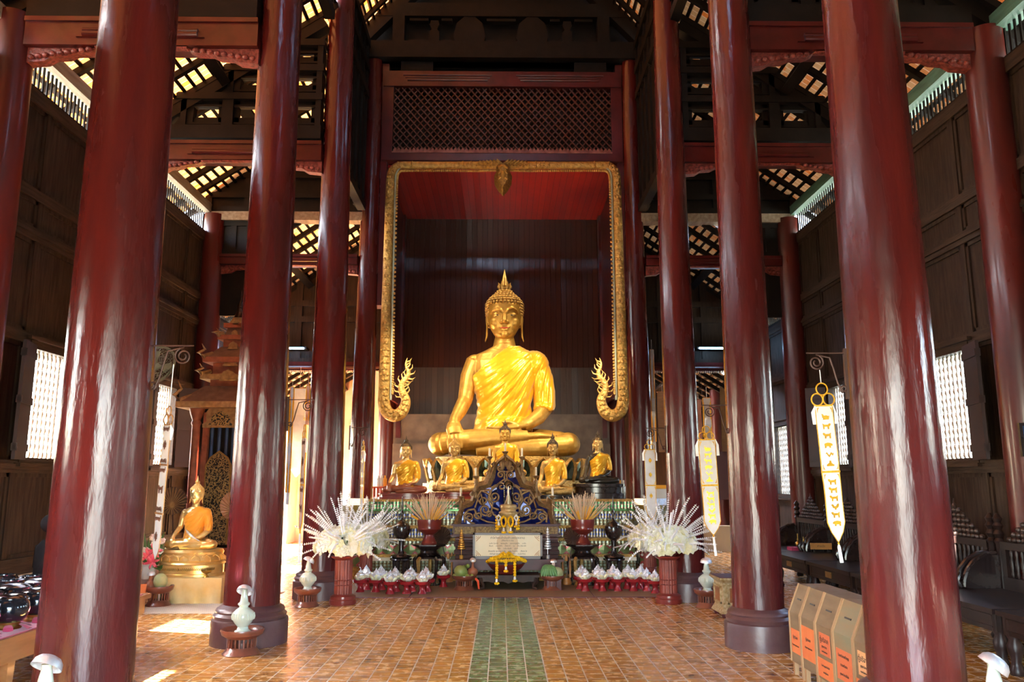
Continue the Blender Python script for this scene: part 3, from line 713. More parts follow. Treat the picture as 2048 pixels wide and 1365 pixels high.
# walls above the thin tie beams (row four) and the rear partition (row five)
for s, nm in ((-1, 'left'), (1, 'right')):
    w = MB(); Y = ROW[3]
    a, b = sorted((s*2.5, s*5.3))
    w.mm(a, b, Y-.04, Y+.04, 6.32, 8.5)
    for z in (6.36, 6.62, 7.0, 7.35, 7.7): w.mm(a, b, Y-.1, Y+.06, z-.05, z+.05)
    for k in range(5):
        x = a + (b-a)*k/4; w.mm(x-.06, x+.06, Y-.09, Y+.06, 6.3, 8.2)
    o = struct('wall_gable_%s' % nm, w, M['dark'])
    p = MB(); p.mm(a, b, Y-.12, Y+.12, 6.14, 6.3); p.build('rail', M['weather'], o)
    p = MB(); q0, q1 = sorted((s*4.25, s*5.4)); p.mm(q0, q1, Y-.03, Y+.03, 4.4, 6.2)
    for z_ in (5.55, 6.1): p.mm(q0, q1, Y-.06, Y+.05, z_-.05, z_+.05)
    for x_ in (q0+.05, (q0+q1)/2, q1-.3): p.mm(x_-.05, x_+.05, Y-.055, Y+.05, 5.5, 6.15)
    p.build('corner_boarding', M['dark'], o)
    w = MB(); Y = ROW[4]
    w.mm(a, b, Y-.03, Y+.03, 4.0, 7.2)
    for z in (4.04, 4.95, 5.3, 6.2): w.mm(a, b, Y-.08, Y+.05, z-.06, z+.06)
    for k in range(4):
        x = a + (b-a)*k/3; w.mm(x-.07, x+.07, Y-.07, Y+.05, 4.0, 7)
    struct('wall_partition_%s' % nm, w, M['teak'])
    t = thing('tie_beam', 'red rear beam with a pale fringe under the %s back partition' % nm, 'beam', (0, Y, 0)); t['kind'] = 'thing'
    MB().mm(a, b, -.1, .1, 3.84, 4.02).build('beam_body', M['beamred'], t)
    MB().tube([(a, -.1, 3.9), (b, -.1, 3.9)], .03, 8).build('raised_moulding', M['beamred'], t, True)
    fr = MB()
    for k in range(60): fr.ell((a+.02+(b-a-.04)*k/59, -.07, 3.82), (.022,.03,.03), 6, 4)
    fr.build('beaded_edge', M['plaster'], t, True)

# entrance wall behind the camera: a wide doorway lets the daylight in
m = MB(); Ye = -.75
m.mm(-5.5, -DOOR_W, Ye-.12, Ye, 0, 9.4); m.mm(DOOR_W, 5.5, Ye-.12, Ye, 0, 9.4); m.mm(-DOOR_W, DOOR_W, Ye-.12, Ye, DOOR_H, 9.4)
m.add([(-3.2,Ye-.05,9.3),(3.2,Ye-.05,9.3),(1.1,Ye-.05,11.6),(-1.1,Ye-.05,11.6)], [(0,1,2,3)])
struct('wall_front', m, M['teak'])
# rear room
m = MB(); m.mm(-5.9, 0, 21.2, 21.4, 0, 5.2); struct('wall_back_left', m, M['pinkplaster'])
m = MB(); m.mm(0, 5.9, 21.2, 21.4, .6, 5.2); o = struct('wall_back_right', m, M['teak']); m = MB(); m.mm(0, 5.9, 21.15, 21.4, 0, .6); m.build('plinth', M['plaster'], o)
m = MB(); m.mm(5.3, 5.42, ROW[4], 21.2, 0, 3.3); struct('wall_rear_right', m, M['teak'])
m = MB(); m.mm(-5.42, -5.3, 20.3, 21.2, 0, 3.3); m.mm(-5.42, -5.3, ROW[4], 17.4, 0, 3.3); m.mm(-5.42, -5.3, 17.4, 20.3, 2.9, 3.3); struct('wall_rear_left', m, M['pinkplaster'])
m = MB(); m.mm(-3.95, -3.6, 19.2, 19.5, 0, 3.0); struct('wall_pier', m, M['pinkplaster'])
m = MB(); m.mm(3.6, 5.3, 18.0, 18.6, 0, .55); struct('trim_1', m, M['plaster'])

# niche around the great statue
YF, YB = ROW[3], 17.0
w = MB(); w.mm(-2.3, 2.3, YB, YB+.05, 3.92, 7.5); wb = struct('wall_niche', w, M['plank_dark'])
w = MB(); w.mm(-2.3, 2.3, YB-.02, YB+.05, 2.85, 3.92); w.build('lower_boards', M['plank_grey'], wb)
w = MB(); w.mm(-2.25, 2.25, YB-.35, YB+.03, 1.2, 2.28); w.mm(-2.25, 2.25, YB-.27, YB+.03, 2.28, 2.9); w.build('ledge', M['stone'], wb)
w = MB(); w.mm(-2.15, 2.15, YF+.12, YB, 7.24, 7.29); struct('ceiling_niche', w, M['plank_red'])
for s, nm in ((-1, 'left'), (1, 'right')):
    w = MB(); w.mm(min(s*2.15, s*2.2), max(s*2.15, s*2.2), YF+.3, YB-.02, 3.1, 7.26); w.mm(min(s*2.12, s*2.3), max(s*2.12, s*2.3), YF-.02, YF+.3, 4.6, 9.25)
    w.mm(min(s*2.1, s*2.2), max(s*2.1, s*2.2), YB-.3, YB-.05, 2.4, 7.26); struct('wall_niche_%s' % nm, w, M['beamred'])
# lattice screen over the niche
t = thing('lattice_screen', 'dark red diagonal lattice screen above the gilded niche', 'lattice screen', (0, YF, 0)); t['kind'] = 'thing'
f = MB(); f.mm(-2.21, 2.21, -.1, .1, 7.3, 7.46); f.mm(-2.21, 2.21, -.1, .1, 8.76, 9.06); f.mm(-2.21, -2.02, -.07, .07, 7.46, 8.76); f.mm(2.02, 2.21, -.07, .07, 7.46, 8.76)
f.build('screen_frame', M['beamred'], t)
f = MB()
for a, b in ((-1.86, -.18), (.24, 1.9)):
    for z, r in ((8.98, .022), (8.93, .016), (8.88, .026)):
        k = (9.0-z)*.8; f.tube([(a+k, -.1, z), (b-k, -.1, z)], r, 8)
f.build('raised_moulding', M['beamred'], t, True)
l = MB(); x0, x1, z0, z1 = -2.02, 2.02, 7.48, 8.76
stp = .125
for sg in (1, -1):
    k = -12
    while k < 50:
        c = x0 + k*stp
        pa, pb = (c, z0), (c + sg*(z1-z0)*.86, z1)
        # clip to the frame
        def clip(p, q):
            (ax, az), (bx_, bz) = p, q
            ts = [0, 1]
            for lim, sgn in ((x0, 1), (x1, -1)):
                fa, fb = sgn*(ax-lim), sgn*(bx_-lim)
                if fa < 0 and fb < 0: return None
                if fa < 0: ts[0] = max(ts[0], fa/(fa-fb))
                elif fb < 0: ts[1] = min(ts[1], fa/(fa-fb))
            if ts[0] >= ts[1]: return None
            return [(ax+(bx_-ax)*q_, az+(bz-az)*q_) for q_ in ts]
        r = clip(pa, pb)
        if r: l.bar((r[0][0], .01*sg, r[0][1]), (r[1][0], .01*sg, r[1][1]), .02, .038, up=(0,1,0))
        k += 1
l.build('lattice', M['lattice'] if 'lattice' in M else M.setdefault('lattice', mat('lattice_red', (.12,.035,.024), (.08,.024,.018), rough=.5, sc=6)), t)
c = MB(); n = 58
for k in range(n):
    x = -2.0 + 4.0*(k+.5)/n
    c.prism([(x-.03, 7.46), (x+.03, 7.46), (x+.032, 7.505), (x, 7.555), (x-.032, 7.505)], lambda p, q: (p, -.09, q), lambda p, q: (p, -.06, q))
c.mm(-2.02, 2.02, -.115, -.05, 7.44, 7.47)
c.build('leaf_cresting', mat('pale_cresting', (.38,.14,.12), (.2,.06,.05), rough=.45, sc=9), t)
m = MB(); m.mm(-2.2, 2.2, YF+.25, YF+.27, 7.3, 9.3); struct('wall_screen_back', m, M['darker'])
# nave gable truss above the screen
t = thing('nave_truss', 'dark timber truss with chunky struts high above the niche', 'roof truss', (0, YF, 0)); t['kind'] = 'thing'
b_ = MB(); b_.mm(-2.75, 2.75, -.18, .18, 9.3, 9.63); b_.mm(-2.4, 2.4, -.16, .16, 10.15, 10.42); b_.mm(-1.9, 1.9, -.16, .16, 11.0, 11.3); b_.build('cross_beam', M['dark'], t)
for x in (-.62, .56):
    MB().prism_y([(x-.27,9.63),(x+.27,9.63),(x+.3,9.75),(x+.24,10.02),(x+.1,10.15),(x-.1,10.15),(x-.24,10.02),(x-.3,9.75)], -.14, .14).build('strut', M['darker'], t)
for x in (-1.28, 1.22): MB().prism_y([(x-.09,9.63),(x+.09,9.63),(x+.09,9.85),(x+.05,9.9),(x+.09,10.0),(x+.07,10.08),(x-.07,10.08),(x-.09,10.0),(x-.05,9.9),(x-.09,9.85)], -.12, .05).build('strut', M['dark'], t)
for x in (-1.95, 1.9): MB().mm(x-.11, x+.11, -.16, .16, 9.63, 10.15).build('post', M['dark'], t)
for s in (-1, 1): MB().bar((s*2.85, -.05, 9.5), (0, -.05, 12.6), .2, .3).build('principal_rafter', M['darker'], t)
for z in (9.66, 10.1): 
    for (a, b) in ((-1.75,-1.4),(-1.15,-.95),(-.3,.25),(.9,1.08),(1.36,1.7)): MB().mm(a, b, -.12, .0, z-.025, z+.025).build('panel_rim', M['dark'], t)
g = MB(); g.add([(-2.9,.1,9.3),(2.9,.1,9.3),(0,.1,12.7)], [(0,1,2)]); g.mm(-1.9,-1.3,-.05,.05,9.08,9.28); g.mm(1.35,1.95,-.05,.05,9.08,9.28); g.build('boarding', M['darker'], t)
# ---------------------------------------------------------------- seated statues
def remesh(mb, voxel, smooth=2, name='body'):
    me = mb.mesh(name); o = bpy.data.objects.new('tmp', me); C.objects.link(o)
    r = o.modifiers.new('r', 'REMESH'); r.mode = 'VOXEL'; r.voxel_size = voxel; r.use_smooth_shade = True
    if smooth:
        sm = o.modifiers.new('s', 'SMOOTH'); sm.factor = .5; sm.iterations = smooth
    dg = bpy.context.evaluated_depsgraph_get(); out = bpy.data.meshes.new_from_object(o.evaluated_get(dg))
    bpy.data.objects.remove(o); out.name = name
    out.polygons.foreach_set('use_smooth', [True]*len(out.polygons))
    return out
def torso(mb, e=0.0):
    mb.rings([(0,.02,.06,.62+e,.42+e),(0,.02,.4,.55+e,.39+e),(0,.02,.75,.46+e,.33+e),(0,.02,1.05,.45+e,.32+e),(0,.02,1.35,.54+e,.35+e),(0,.03,1.6,.61+e,.36+e),(0,.03,1.8,.64+e,.33+e),(0,.03,1.92,.56+e,.27+e),(0,.03,2.0,.38+e,.22+e),(0,.0,2.08,.22+e,.2+e),(0,0,2.3,.17+e,.17+e)], 32)
def larm(mb, e=0.0, fore=True):
    mb.ell((.56,.03,1.72), (.235+e,.23+e,.235+e), 18, 12)
    mb.tube([(.55,.03,1.8),(.67,.04,1.5),(.74,.02,1.2),(.76,-.02,.95),(.73,-.08,.84)], [.2+e,.19+e,.165+e,.15+e,.145+e], 16)
    if fore: mb.tube([(.75,-.02,.9),(.62,-.25,.72),(.45,-.42,.6),(.33,-.5,.54)], [.15+e,.14+e,.115+e,.095+e], 16)
def body_prims():
    mb = MB(); torso(mb)
    # folded legs
    for s, zz in ((-1, .26), (1, .22)):
        mb.tube([(s*.25,.12,.28),(s*.65,-.02,.28),(s*1.02,-.22,.25),(s*1.17,-.33,.23)], [.28,.27,.235,.2], 18, flat=(.9,1))
        mb.ell((s*1.16,-.34,.225), (.225,.27,.215), 16, 12)
    mb.tube([(1.1,-.42,.2),(.6,-.55,.16),(0,-.6,.14),(-.5,-.58,.12)], [.2,.19,.16,.12], 16)
    mb.tube([(-1.1,-.45,.24),(-.6,-.6,.29),(0,-.64,.33),(.42,-.62,.35)], [.2,.19,.15,.11], 16)
    mb.tube([(.4,-.62,.35),(.62,-.6,.36),(.86,-.55,.35)], [.1,.1,.07], 12, flat=(.7,1.2))
    for k in range(5): mb.tube([(.78,-.6+.045*k,.36),(.95-.02*abs(k-1),-.57+.045*k,.36)], [.035,.022], 8)
    mb.ell((0,-.18,.2), (.95,.46,.22), 24, 12)
    # arm touching the knee
    mb.ell((-.55,.04,1.74), (.2,.18,.2), 18, 12)
    mb.tube([(-.54,.03,1.8),(-.66,.03,1.5),(-.71,.0,1.2),(-.74,-.05,1.02)], [.19,.175,.15,.135], 16)
    mb.tube([(-.735,-.03,1.06),(-.82,-.24,.84),(-.9,-.44,.66),(-.91,-.52,.56)], [.14,.13,.1,.095], 16)
    mb.tube([(-.91,-.5,.6),(-.9,-.62,.48),(-.88,-.68,.38)], [.1,.13,.12], 14, flat=(1.15,.6), up=(1,0,0))
    for k, ln in enumerate((.25,.31,.3,.24)):
        x = -.985 + .068*k
        mb.tube([(x,-.665,.42),(x+.005*k,-.72,.3),(x+.008*k,-.725,.42-ln-.05)], [.036,.034,.024], 10)
    mb.tube([(-.8,-.58,.5),(-.72,-.66,.38),(-.7,-.7,.28)], [.04,.036,.026], 10)
    # arm in the lap, palm up
    larm(mb)
    mb.tube([(.36,-.49,.555),(.2,-.57,.52),(.05,-.6,.5)], [.095,.13,.12], 14, flat=(.55,1.15))
    for k, ln in enumerate((.4,.46,.44,.36)):
        mb.tube([(.1,-.69+.06*k,.5),(-.1,-.69+.06*k,.5),(.1-ln,-.67+.055*k,.51)], [.036,.034,.022], 10)
    mb.tube([(.22,-.63,.56),(.08,-.68,.6),(-.04,-.66,.6)], [.042,.036,.026], 10)
    # wristlet / neck creases
    for z, r in ((2.1,.205),(2.16,.193)): mb.lathe([(r-.02,z-.012),(r+.004,z),(r-.02,z+.012)], 32, c=(0,0,0), cap=True)
    # head
    mb.rings([(0,-.14,2.205,.07,.07),(0,-.12,2.235,.14,.14),(0,-.09,2.29,.2,.2),(0,-.05,2.4,.26,.26),(0,-.03,2.55,.3,.295),(0,-.02,2.7,.315,.315),(0,-.01,2.85,.32,.32),(0,0,2.97,.29,.3),(0,0,3.06,.2,.21),(0,0,3.1,.1,.1)], 32)
    mb.tube([(0,0,2.1),(0,0,2.45)], [.185,.17], 20)
    mb.ell((0,-.275,2.275), (.075,.06,.06), 12, 8)
    for s in (-1, 1):
        mb.tube([(s*.035,-.335,2.66),(s*.08,-.338,2.735),(s*.15,-.318,2.765),(s*.225,-.262,2.735),(s*.265,-.205,2.68)], [.012,.022,.024,.019,.01], 8)
        mb.ell((s*.135,-.26,2.645), (.085,.05,.036), 14, 8)
        mb.ell((s*.17,-.17,2.5), (.11,.12,.12), 12, 8)
        mb.ell((s*.05,-.338,2.49), (.036,.035,.026), 10, 8)
        mb.tube([(s*.31,.02,2.74),(s*.335,.03,2.62),(s*.33,.01,2.45),(s*.335,-.01,2.28),(s*.37,-.02,2.16)], [.035,.055,.04,.04,.014], 10, flat=(1.3,.55), up=(0,1,0))
        mb.tube([(s*.02,-.31,2.4),(s*.06,-.315,2.395),(s*.105,-.285,2.41)], [.018,.018,.008], 8)
    mb.tube([(0,-.305,2.7),(0,-.345,2.6),(0,-.385,2.515),(0,-.36,2.475)], [.028,.033,.043,.03], 10)
    mb.tube([(-.07,-.3,2.36),(0,-.322,2.352),(.07,-.3,2.36)], [.012,.025,.012], 8)
    return mb
def robe_mesh(voxel):
    mb = MB(); torso(mb, .035); larm(mb, .03, False)
    mb.rings([(0,-.02,.36,.6,.5),(0,-.02,.5,.52,.42),(0,0,.7,.5,.38)], 28)
    me = remesh(mb, voxel, 3, 'robe')
    bm = bmesh.new(); bm.from_mesh(me)
    def cut(p):
        x, y, z = p
        if z > 2.08 + .84*(x-.1): return True
        if z > 2.06: return True
        if x > .5: return z < .86
        return z < .37
    bmesh.ops.delete(bm, geom=[v for v in bm.verts if cut(v.co)], context='VERTS')
    for v in bm.verts:
        x, y, z = v.co
        a = math.atan2(z-2.3, x-1.0)
        r = math.hypot(x-1.0, z-2.3)
        f = .5*sin(a*62 + 2.2*sin(r*4)) + .35*sin(a*103 + 3*sin(r*3.1)) + .2*sin(a*31+z*3)
        amp = .016*(1 if y < .1 else .5)*min(1, max(.25, (2.0-z)*1.2))
        if z < .62: amp *= 1.5
        v.co += v.normal*(f*amp + .004)
    bm.to_mesh(me); bm.free()
    md = bpy.data.objects.new('t', me); C.objects.link(md)
    so = md.modifiers.new('s', 'SOLIDIFY'); so.thickness = .022; so.offset = 1
    dg = bpy.context.evaluated_depsgraph_get(); out = bpy.data.meshes.new_from_object(md.evaluated_get(dg)); bpy.data.objects.remove(md)
    out.name = 'robe'; out.polygons.foreach_set('use_smooth', [True]*len(out.polygons))
    return out
HS = [(0,.12,2.46,.285,.23),(0,.1,2.66,.335,.285),(0,.06,2.82,.35,.325),(0,.03,2.9,.345,.34),(0,.02,2.97,.31,.32),(0,.02,3.03,.25,.26),(0,.02,3.08,.19,.2),(0,.02,3.14,.14,.14),(0,.02,3.2,.085,.085)]
def hair_mesh(lo=False):
    mb = MB(); mb.rings(HS, 24)
    z = 2.5; row = 0
    while z < 3.19:
        for a, b in zip(HS, HS[1:]):
            if a[2] <= z <= b[2]:
                t = (z-a[2])/(b[2]-a[2]); cy = a[1]+(b[1]-a[1])*t; rx = a[3]+(b[3]-a[3])*t; ry = a[4]+(b[4]-a[4])*t
        n = int(2*PI*(rx+ry)/2/.066)
        for k in range(n):
            g = 2*PI*(k + .5*(row % 2))/n; y = cy + ry*sin(g)
            if z < 2.86 and y < -.16: continue
            mb.ell((rx*cos(g), y, z), (.034,.034,.034), 6, 4)
        z += .05; row += 1
    return mb.mesh('hair', True, 80)
def finial_mesh():
    mb = MB().lathe([(.06,3.17),(.085,3.2),(.1,3.235),(.07,3.26),(.06,3.3),(.055,3.36),(.038,3.44),(.02,3.52),(.003,3.6)], 14, c=(0,.02,0))
    for k in range(6):
        a = PI/3*k; mb.tube([(.08*cos(a),.02+.08*sin(a),3.2),(.115*cos(a),.02+.115*sin(a),3.26),(.1*cos(a),.02+.1*sin(a),3.31),(.12*cos(a),.02+.12*sin(a),3.34)], [.03,.03,.018,.003], 6)
    return mb.mesh('flame_finial', True, 50)
def eyes_mesh():
    mb = MB()
    for s in (-1, 1): mb.ell((s*.135,-.294,2.632), (.055,.022,.009), 12, 6)
    return mb.mesh('eye', True)
def pupils_mesh():
    mb = MB()
    for s in (-1, 1): mb.ell((s*.135,-.312,2.631), (.02,.012,.0105), 8, 6)
    return mb.mesh('pupil', True)
def lips_mesh():
    return MB().tube([(-.1,-.292,2.402),(-.05,-.325,2.385),(0,-.332,2.382),(.05,-.325,2.385),(.1,-.292,2.402)], [.004,.011,.012,.011,.004], 8).mesh('lips', True)
BP = body_prims()
LO = {'body': remesh(BP, .03, 1), 'robe': robe_mesh(.035), 'hair': hair_mesh(), 'flame_finial': finial_mesh(), 'eye': eyes_mesh(), 'pupil': pupils_mesh(), 'lips': lips_mesh()}
HI = dict(LO); HI['body'] = remesh(BP, .0145, 3); HI['robe'] = robe_mesh(.0155)
def statue(label, loc, sc, mats, src, rz=0, group=None, extra=()):
    root = thing('buddha_statue', label, 'statue', loc, rz, group, sc)
    for nm in ('body','robe','hair','flame_finial') + tuple(extra):
        me = src[nm].copy(); me.materials.clear(); me.materials.append(mats[nm])
        o = bpy.data.objects.new({'eye':'eyes','pupil':'pupils'}.get(nm, nm), me); C.objects.link(o); o.parent = root
    return root
gm = dict(body=M['gold'], robe=M['robe'], hair=M['hairgold'], flame_finial=M['hairgold'], eye=M['eye'], pupil=M['black'], lips=M['lip'])
BX, BY, BZ = .05, 15.0, 1.957
big = statue('huge golden seated statue draped in a yellow satin robe, filling the niche', (BX, BY, BZ), 1.0, gm, HI, extra=('eye','pupil','lips'))
# lotus pedestal of the great statue
t = thing('lotus_pedestal', 'gilded pedestal of upright lotus petals under the huge golden statue', 'pedestal', (BX, BY, 1.2325))
b_ = MB()
for z0, z1, rx, ry in ((0,.1,1.5,.98),(.1,.17,1.44,.93),(.17,.25,1.5,.97),(.25,.29,1.42,.9),(.29,.67,1.3,.8),(.67,.722,1.27,.77)):
    b_.rings([(0,0,z0,rx,ry),(0,0,z1,rx,ry)], 56)
b_.build('plinth', M['gold_carve'], t, True, 30)
NP = 26
def petal_poly(w, h): return [(-w*.42,0),(w*.42,0),(w*.5,h*.35),(w*.46,h*.6),(w*.25,h*.85),(0,h),(-w*.25,h*.85),(-w*.46,h*.6),(-w*.5,h*.35)]
for k in range(NP):
    g = 2*PI*(k+.5)/NP
    if sin(g) > .35: continue
    px_, py_ = 1.36*cos(g), .86*sin(g); na = math.atan2(1.36*sin(g), .86*cos(g))
    Mx = Matrix.Translation((px_, py_, .27)) @ Matrix.Rotation(na+PI/2, 4, 'Z') @ Matrix.Rotation(math.radians(14), 4, 'X')
    pm = MB(); n2 = petal_poly(.345, .44); i2 = petal_poly(.225, .37); sh = lambda p: (p[0], p[1]+.035)
    vs = [Mx @ Vector((a, .02, b)) for a, b in n2] + [Mx @ Vector((a, -.05, b)) for a, b in n2] + [Mx @ Vector((a, -.03, b+.035)) for a, b in i2]
    n = len(n2); fs = [(i, (i+1) % n, n+(i+1) % n, n+i) for i in range(n)] + [(n+i, n+(i+1) % n, 2*n+(i+1) % n, 2*n+i) for i in range(n)]
    pm.add(vs, fs); p = pm.build('lotus_petal', M['gold_dull'], t)
    q = MB(); q.prism(i2, lambda a, b: Mx @ Vector((a, -.028, b+.035)), lambda a, b: Mx @ Vector((a*.55, -.05, b*.55+.08)))
    q.build('mirror_inlay', M['mos_dk'] if 'mos_dk' in M else M.setdefault('mos_dk', mat('dark_mirror_inlay', (.05,.07,.045), (.02,.025,.02), rough=.12, metal=.7, sc=14)), p)

sm = lambda **k: {**gm, 'flame_finial': k.get('hair', M['hair']), **k}
SB = [('small seated statue with red-brown crossed legs and dark hair, leftmost on the altar', 810, 987, 13.35, (.268,.268,.262), sm(body=M['redstat'], hair=M['hair'])),
      ('small golden seated statue in a yellow robe, second from the left on the altar', 908, 985, 13.4, (.262,.26,.265), sm(body=M['gold_dull'], hair=M['hairgold'])),
      ('small golden seated statue with dark spired hair, behind the mirrored candle stand', 1010, 954, 13.75, (.265,.26,.272), sm(body=M['gold'], hair=M['hair'])),
      ('small golden seated statue with tall dark hair, right of the mirrored candle stand', 1106, 990, 13.35, (.25,.25,.285), sm(body=M['gold_dull'], hair=M['hair'])),
      ('small black seated statue in a yellow robe, rightmost on the altar', 1197, 968, 13.5, (.245,.25,.248), sm(body=M['blackstat'], hair=M['hair']))]
facegold = M['gold']
for i, (lb, x, y, Y, sc, mt) in enumerate(SB):
    p = P(x, y, Y)
    r = statue(lb, p, sc, mt, LO, group='small statues on the altar', extra=('eye',) if i in (0, 4) else ())
    if i in (0, 4):                              # gilded face and chest over a coloured body
        me = LO['body'].copy(); bm = bmesh.new(); bm.from_mesh(me)
        bmesh.ops.delete(bm, geom=[v for v in bm.verts if not (v.co.z > (2.0 if i == 4 else .62) and abs(v.co.x) < (.6 if i == 4 else 2))], context='VERTS')
        for v in bm.verts: v.co += v.normal*.006
        bm.to_mesh(me); bm.free(); me.materials.clear(); me.materials.append(M['gold_face'] if 'gold_face' in M else M.setdefault('gold_face', mat('pale_gilt', (.75,.5,.2), (.65,.4,.14), rough=.35, metal=.45, sc=9)))
        o = bpy.data.objects.new('gilded_face', me); C.objects.link(o); o.parent = r
    # pedestal down to the altar top
    h = p.z - 1.232
    pd = MB(); w = .42
    pd.rings([(0,0,0,w+.03,.26),(0,0,h*.35,w+.03,.26),(0,0,h*.4,w-.02,.22),(0,0,h*.75,w-.02,.22),(0,0,h*.8,w+.02,.25),(0,0,h-.001,w+.02,.25)], 32)
    nm = ['red lacquer plinth under the leftmost small statue','red lacquer plinth with gold lettering under the second small statue','gilded plinth under the small statue behind the candle stand','black plinth under the small statue right of the candle stand','black plinth under the rightmost small statue'][i]
    o = pd.build('statue_plinth', [M['redpot'], M['redpot'], M['gold_carve'], M['blackwood'], M['blackwood']][i], None, True, 30, (p.x, p.y-.03, 1.232)); tag(o, nm, 'plinth', 'plinths of the small statues')

# ---------------------------------------------------------------- altar
t = thing('altar', 'tiered altar faced with green, blue and white mirror mosaic', 'altar', (0, 0, 0))
lay = [(0,.1,12.78,'gold_carve'),(.1,.3,12.9,'mos_w'),(.3,.35,12.8,'plaster'),(.35,.39,12.86,'gold_carve'),(.39,.53,12.95,'mos_f'),(.53,.6,12.86,'mos_w'),(.6,.64,12.8,'gold_carve'),(.64,.79,12.98,'mos_b'),(.79,.83,12.84,'gold_carve'),
       (.83,.93,12.94,'mos_w'),(.93,1.01,12.98,'mos_b'),(1.01,1.05,12.93,'mos_w'),(1.05,1.075,12.9,'greenband'),(1.075,1.2,12.98,'mos_g'),(1.2,1.232,12.86,'gold_carve')]
M['greenband'] = mat('green_glaze_band', (.06,.2,.05), (.1,.3,.08), rough=.25, metal=.3, sc=9)
for z0, z1, y, mm_ in lay:
    MB().mm(-2.1, 2.1, y, 16.6, z0, z1).build('altar_tier', M[mm_], t)
for s, nm in ((-1,'left'),(1,'right')):
    o = thing('altar_pedestal', 'mirror-mosaic corner pedestal with a slanted glass cap at the %s end of the altar' % nm, 'pedestal', (s*2.43, 13.2, 0))
    for z0, z1, w, mm_ in ((0,.2,.3,'gold_carve'),(.2,.6,.25,'mos_f'),(.6,.66,.3,'gold_carve'),(.66,1.14,.265,'mos_w2')):
        if mm_ not in M: M['mos_w2'] = mosaic_mat('leaf_mosaic', (.3,.22,.06), (.45,.42,.3), (.1,.4,.15), .16, .17)
        MB().mm(-w, w, -w, w, z0, z1).build('pedestal_tier', M[mm_], o)
    MB().rings([(0,0,1.14,.36,.36),(0,0,1.24,.27,.27)], 4).build('glass_cap', M['silver'], o)
    c = o.children[-1]; c.rotation_euler = (0,0,PI/4); c.scale = (1,1,1)

# ---------------------------------------------------------------- gilded serpents round the niche
M['naga'] = mat('gilded_scales', (.72,.45,.13), (.45,.26,.07), rough=.4, metal=.55, sc=16, bump=.9, bsc=22, bdist=.03)
half = [(1004,333,.05),(985,331,.075),(950,331,.085),(900,331,.08),(850,331,.08),(805,331,.085),(792,335,.09),(784,345,.092),(781,362,.092),(779,420,.095),(776,520,.1),(773,620,.105),(771,700,.11),(769,770,.115),(768,805,.12),(774,824,.125),(788,832,.125),(802,826,.12),(810,812,.105),(811,798,.09),(805,785,.075),(803,773,.065),(808,762,.06),(815,754,.05),(817,744,.04),(813,735,.028),(812,726,.018),(815,716,.004)]
def catmull(pts, n=6):
    out = []
    for i in range(len(pts)-1):
        p0, p1, p2, p3 = pts[max(i-1,0)], pts[i], pts[i+1], pts[min(i+2, len(pts)-1)]
        for k in range(n):
            u = k/n
            out.append(tuple(.5*((2*b)+(-a+c_)*u+(2*a-5*b+4*c_-d)*u*u+(-a+3*b-3*c_+d)*u**3) for a, b, c_, d in zip(p0, p1, p2, p3)))
    return out + [tuple(pts[-1])]
for s, nm in ((-1,'left'),(1,'right')):
    t = thing('gilded_serpent', 'gilded scaly serpent ornament framing the %s side of the niche, tail curled up in flames' % nm, 'carving', (0, 0, 0))
    cs = catmull(half, 6)
    pw = []
    for x, y, r in cs:
        xx = x if s < 0 else 2*1007-x
        pw.append((P(xx, y, 13.62), r*.86))
    sc_ = MB().tube([p for p, r in pw], [r for p, r in pw], 14, flat=(.8,1.0), up=(0,1,0)); acc = 0; k = 0                    # overlapping scales on the front
    for (p, r), (q, r2) in zip(pw, pw[1:]):
        acc += (q-p).length
        if acc > .075 and r > .07:
            acc = 0; k += 1
            d = (q-p).normalized(); sd = Vector((0,1,0)).cross(d)
            for off in ((-.55,.0,.55) if k % 2 else (-.28,.28)):
                sc_.ell(p + sd*(off*r) + Vector((0,-r*.8*math.sqrt(1-off*off*.9),0)), (r*.34,.018,r*.34), 8, 5)
    fl = MB()                                    # flame crests along the curled tail and teal inner strip
    N_ = len(pw)
    for i in range(int(N_*.72), N_-4, 4):
        p, r = pw[i]; d = (pw[i+1][0]-pw[i-1][0]).normalized(); sd = Vector((0,1,0)).cross(d)*(1 if s < 0 else -1)
        fl.tube([p + sd*r*.7, p + sd*(r+.05) + d*.03, p + sd*(r+.07) + d*.09], [.03,.018,.002], 6, flat=(.6,1))
        if i < N_*.86: fl.tube([p - sd*r*.7, p - sd*(r+.05) + d*.04, p - sd*(r+.06) + d*.1], [.03,.018,.002], 6, flat=(.6,1))
    fl.build('flame_crest', M['naga'], t, True)
    ins = [(p, r) for p, r in pw[int(N_*.2):int(N_*.52)]]
    tb = MB(); tb.tube([p + Vector((-s*(r+.018), -.02, -.0 if i > 6 else 0)) for i, (p, r) in enumerate(ins)], .02, 6)
    tb.build('inner_strip', M['teal'] if 'teal' in M else M.setdefault('teal', mat('pale_teal_strip', (.4,.48,.4), (.5,.5,.4), rough=.4, sc=9)), t)
    ft = sc_
    for i in range(int(N_*.03), int(N_*.5)):
        p, r = pw[i]; d = (pw[i+1][0]-pw[i-1][0]).normalized()
        inn = (Vector((.0, 13.62, 5.0)) - p); sd = Vector((0,1,0)).cross(d); sd = sd if sd.dot(inn) > 0 else -sd
        for u in (0, .5):
            q = p.lerp(pw[i+1][0], u); ft.ell(q + sd*(r+.045) + Vector((0,-.03,0)), (.025,.02,.025), 6, 4)
    sc_.build('serpent_body', M['naga'], t, True, 60)
def leaf_pt(dx, dy): return P(1006+dx, 333+dy, 13.5)
t = thing('leaf_pendant', 'gilded carved leaf pendant hanging at the top centre of the niche', 'carving', (0,0,0))
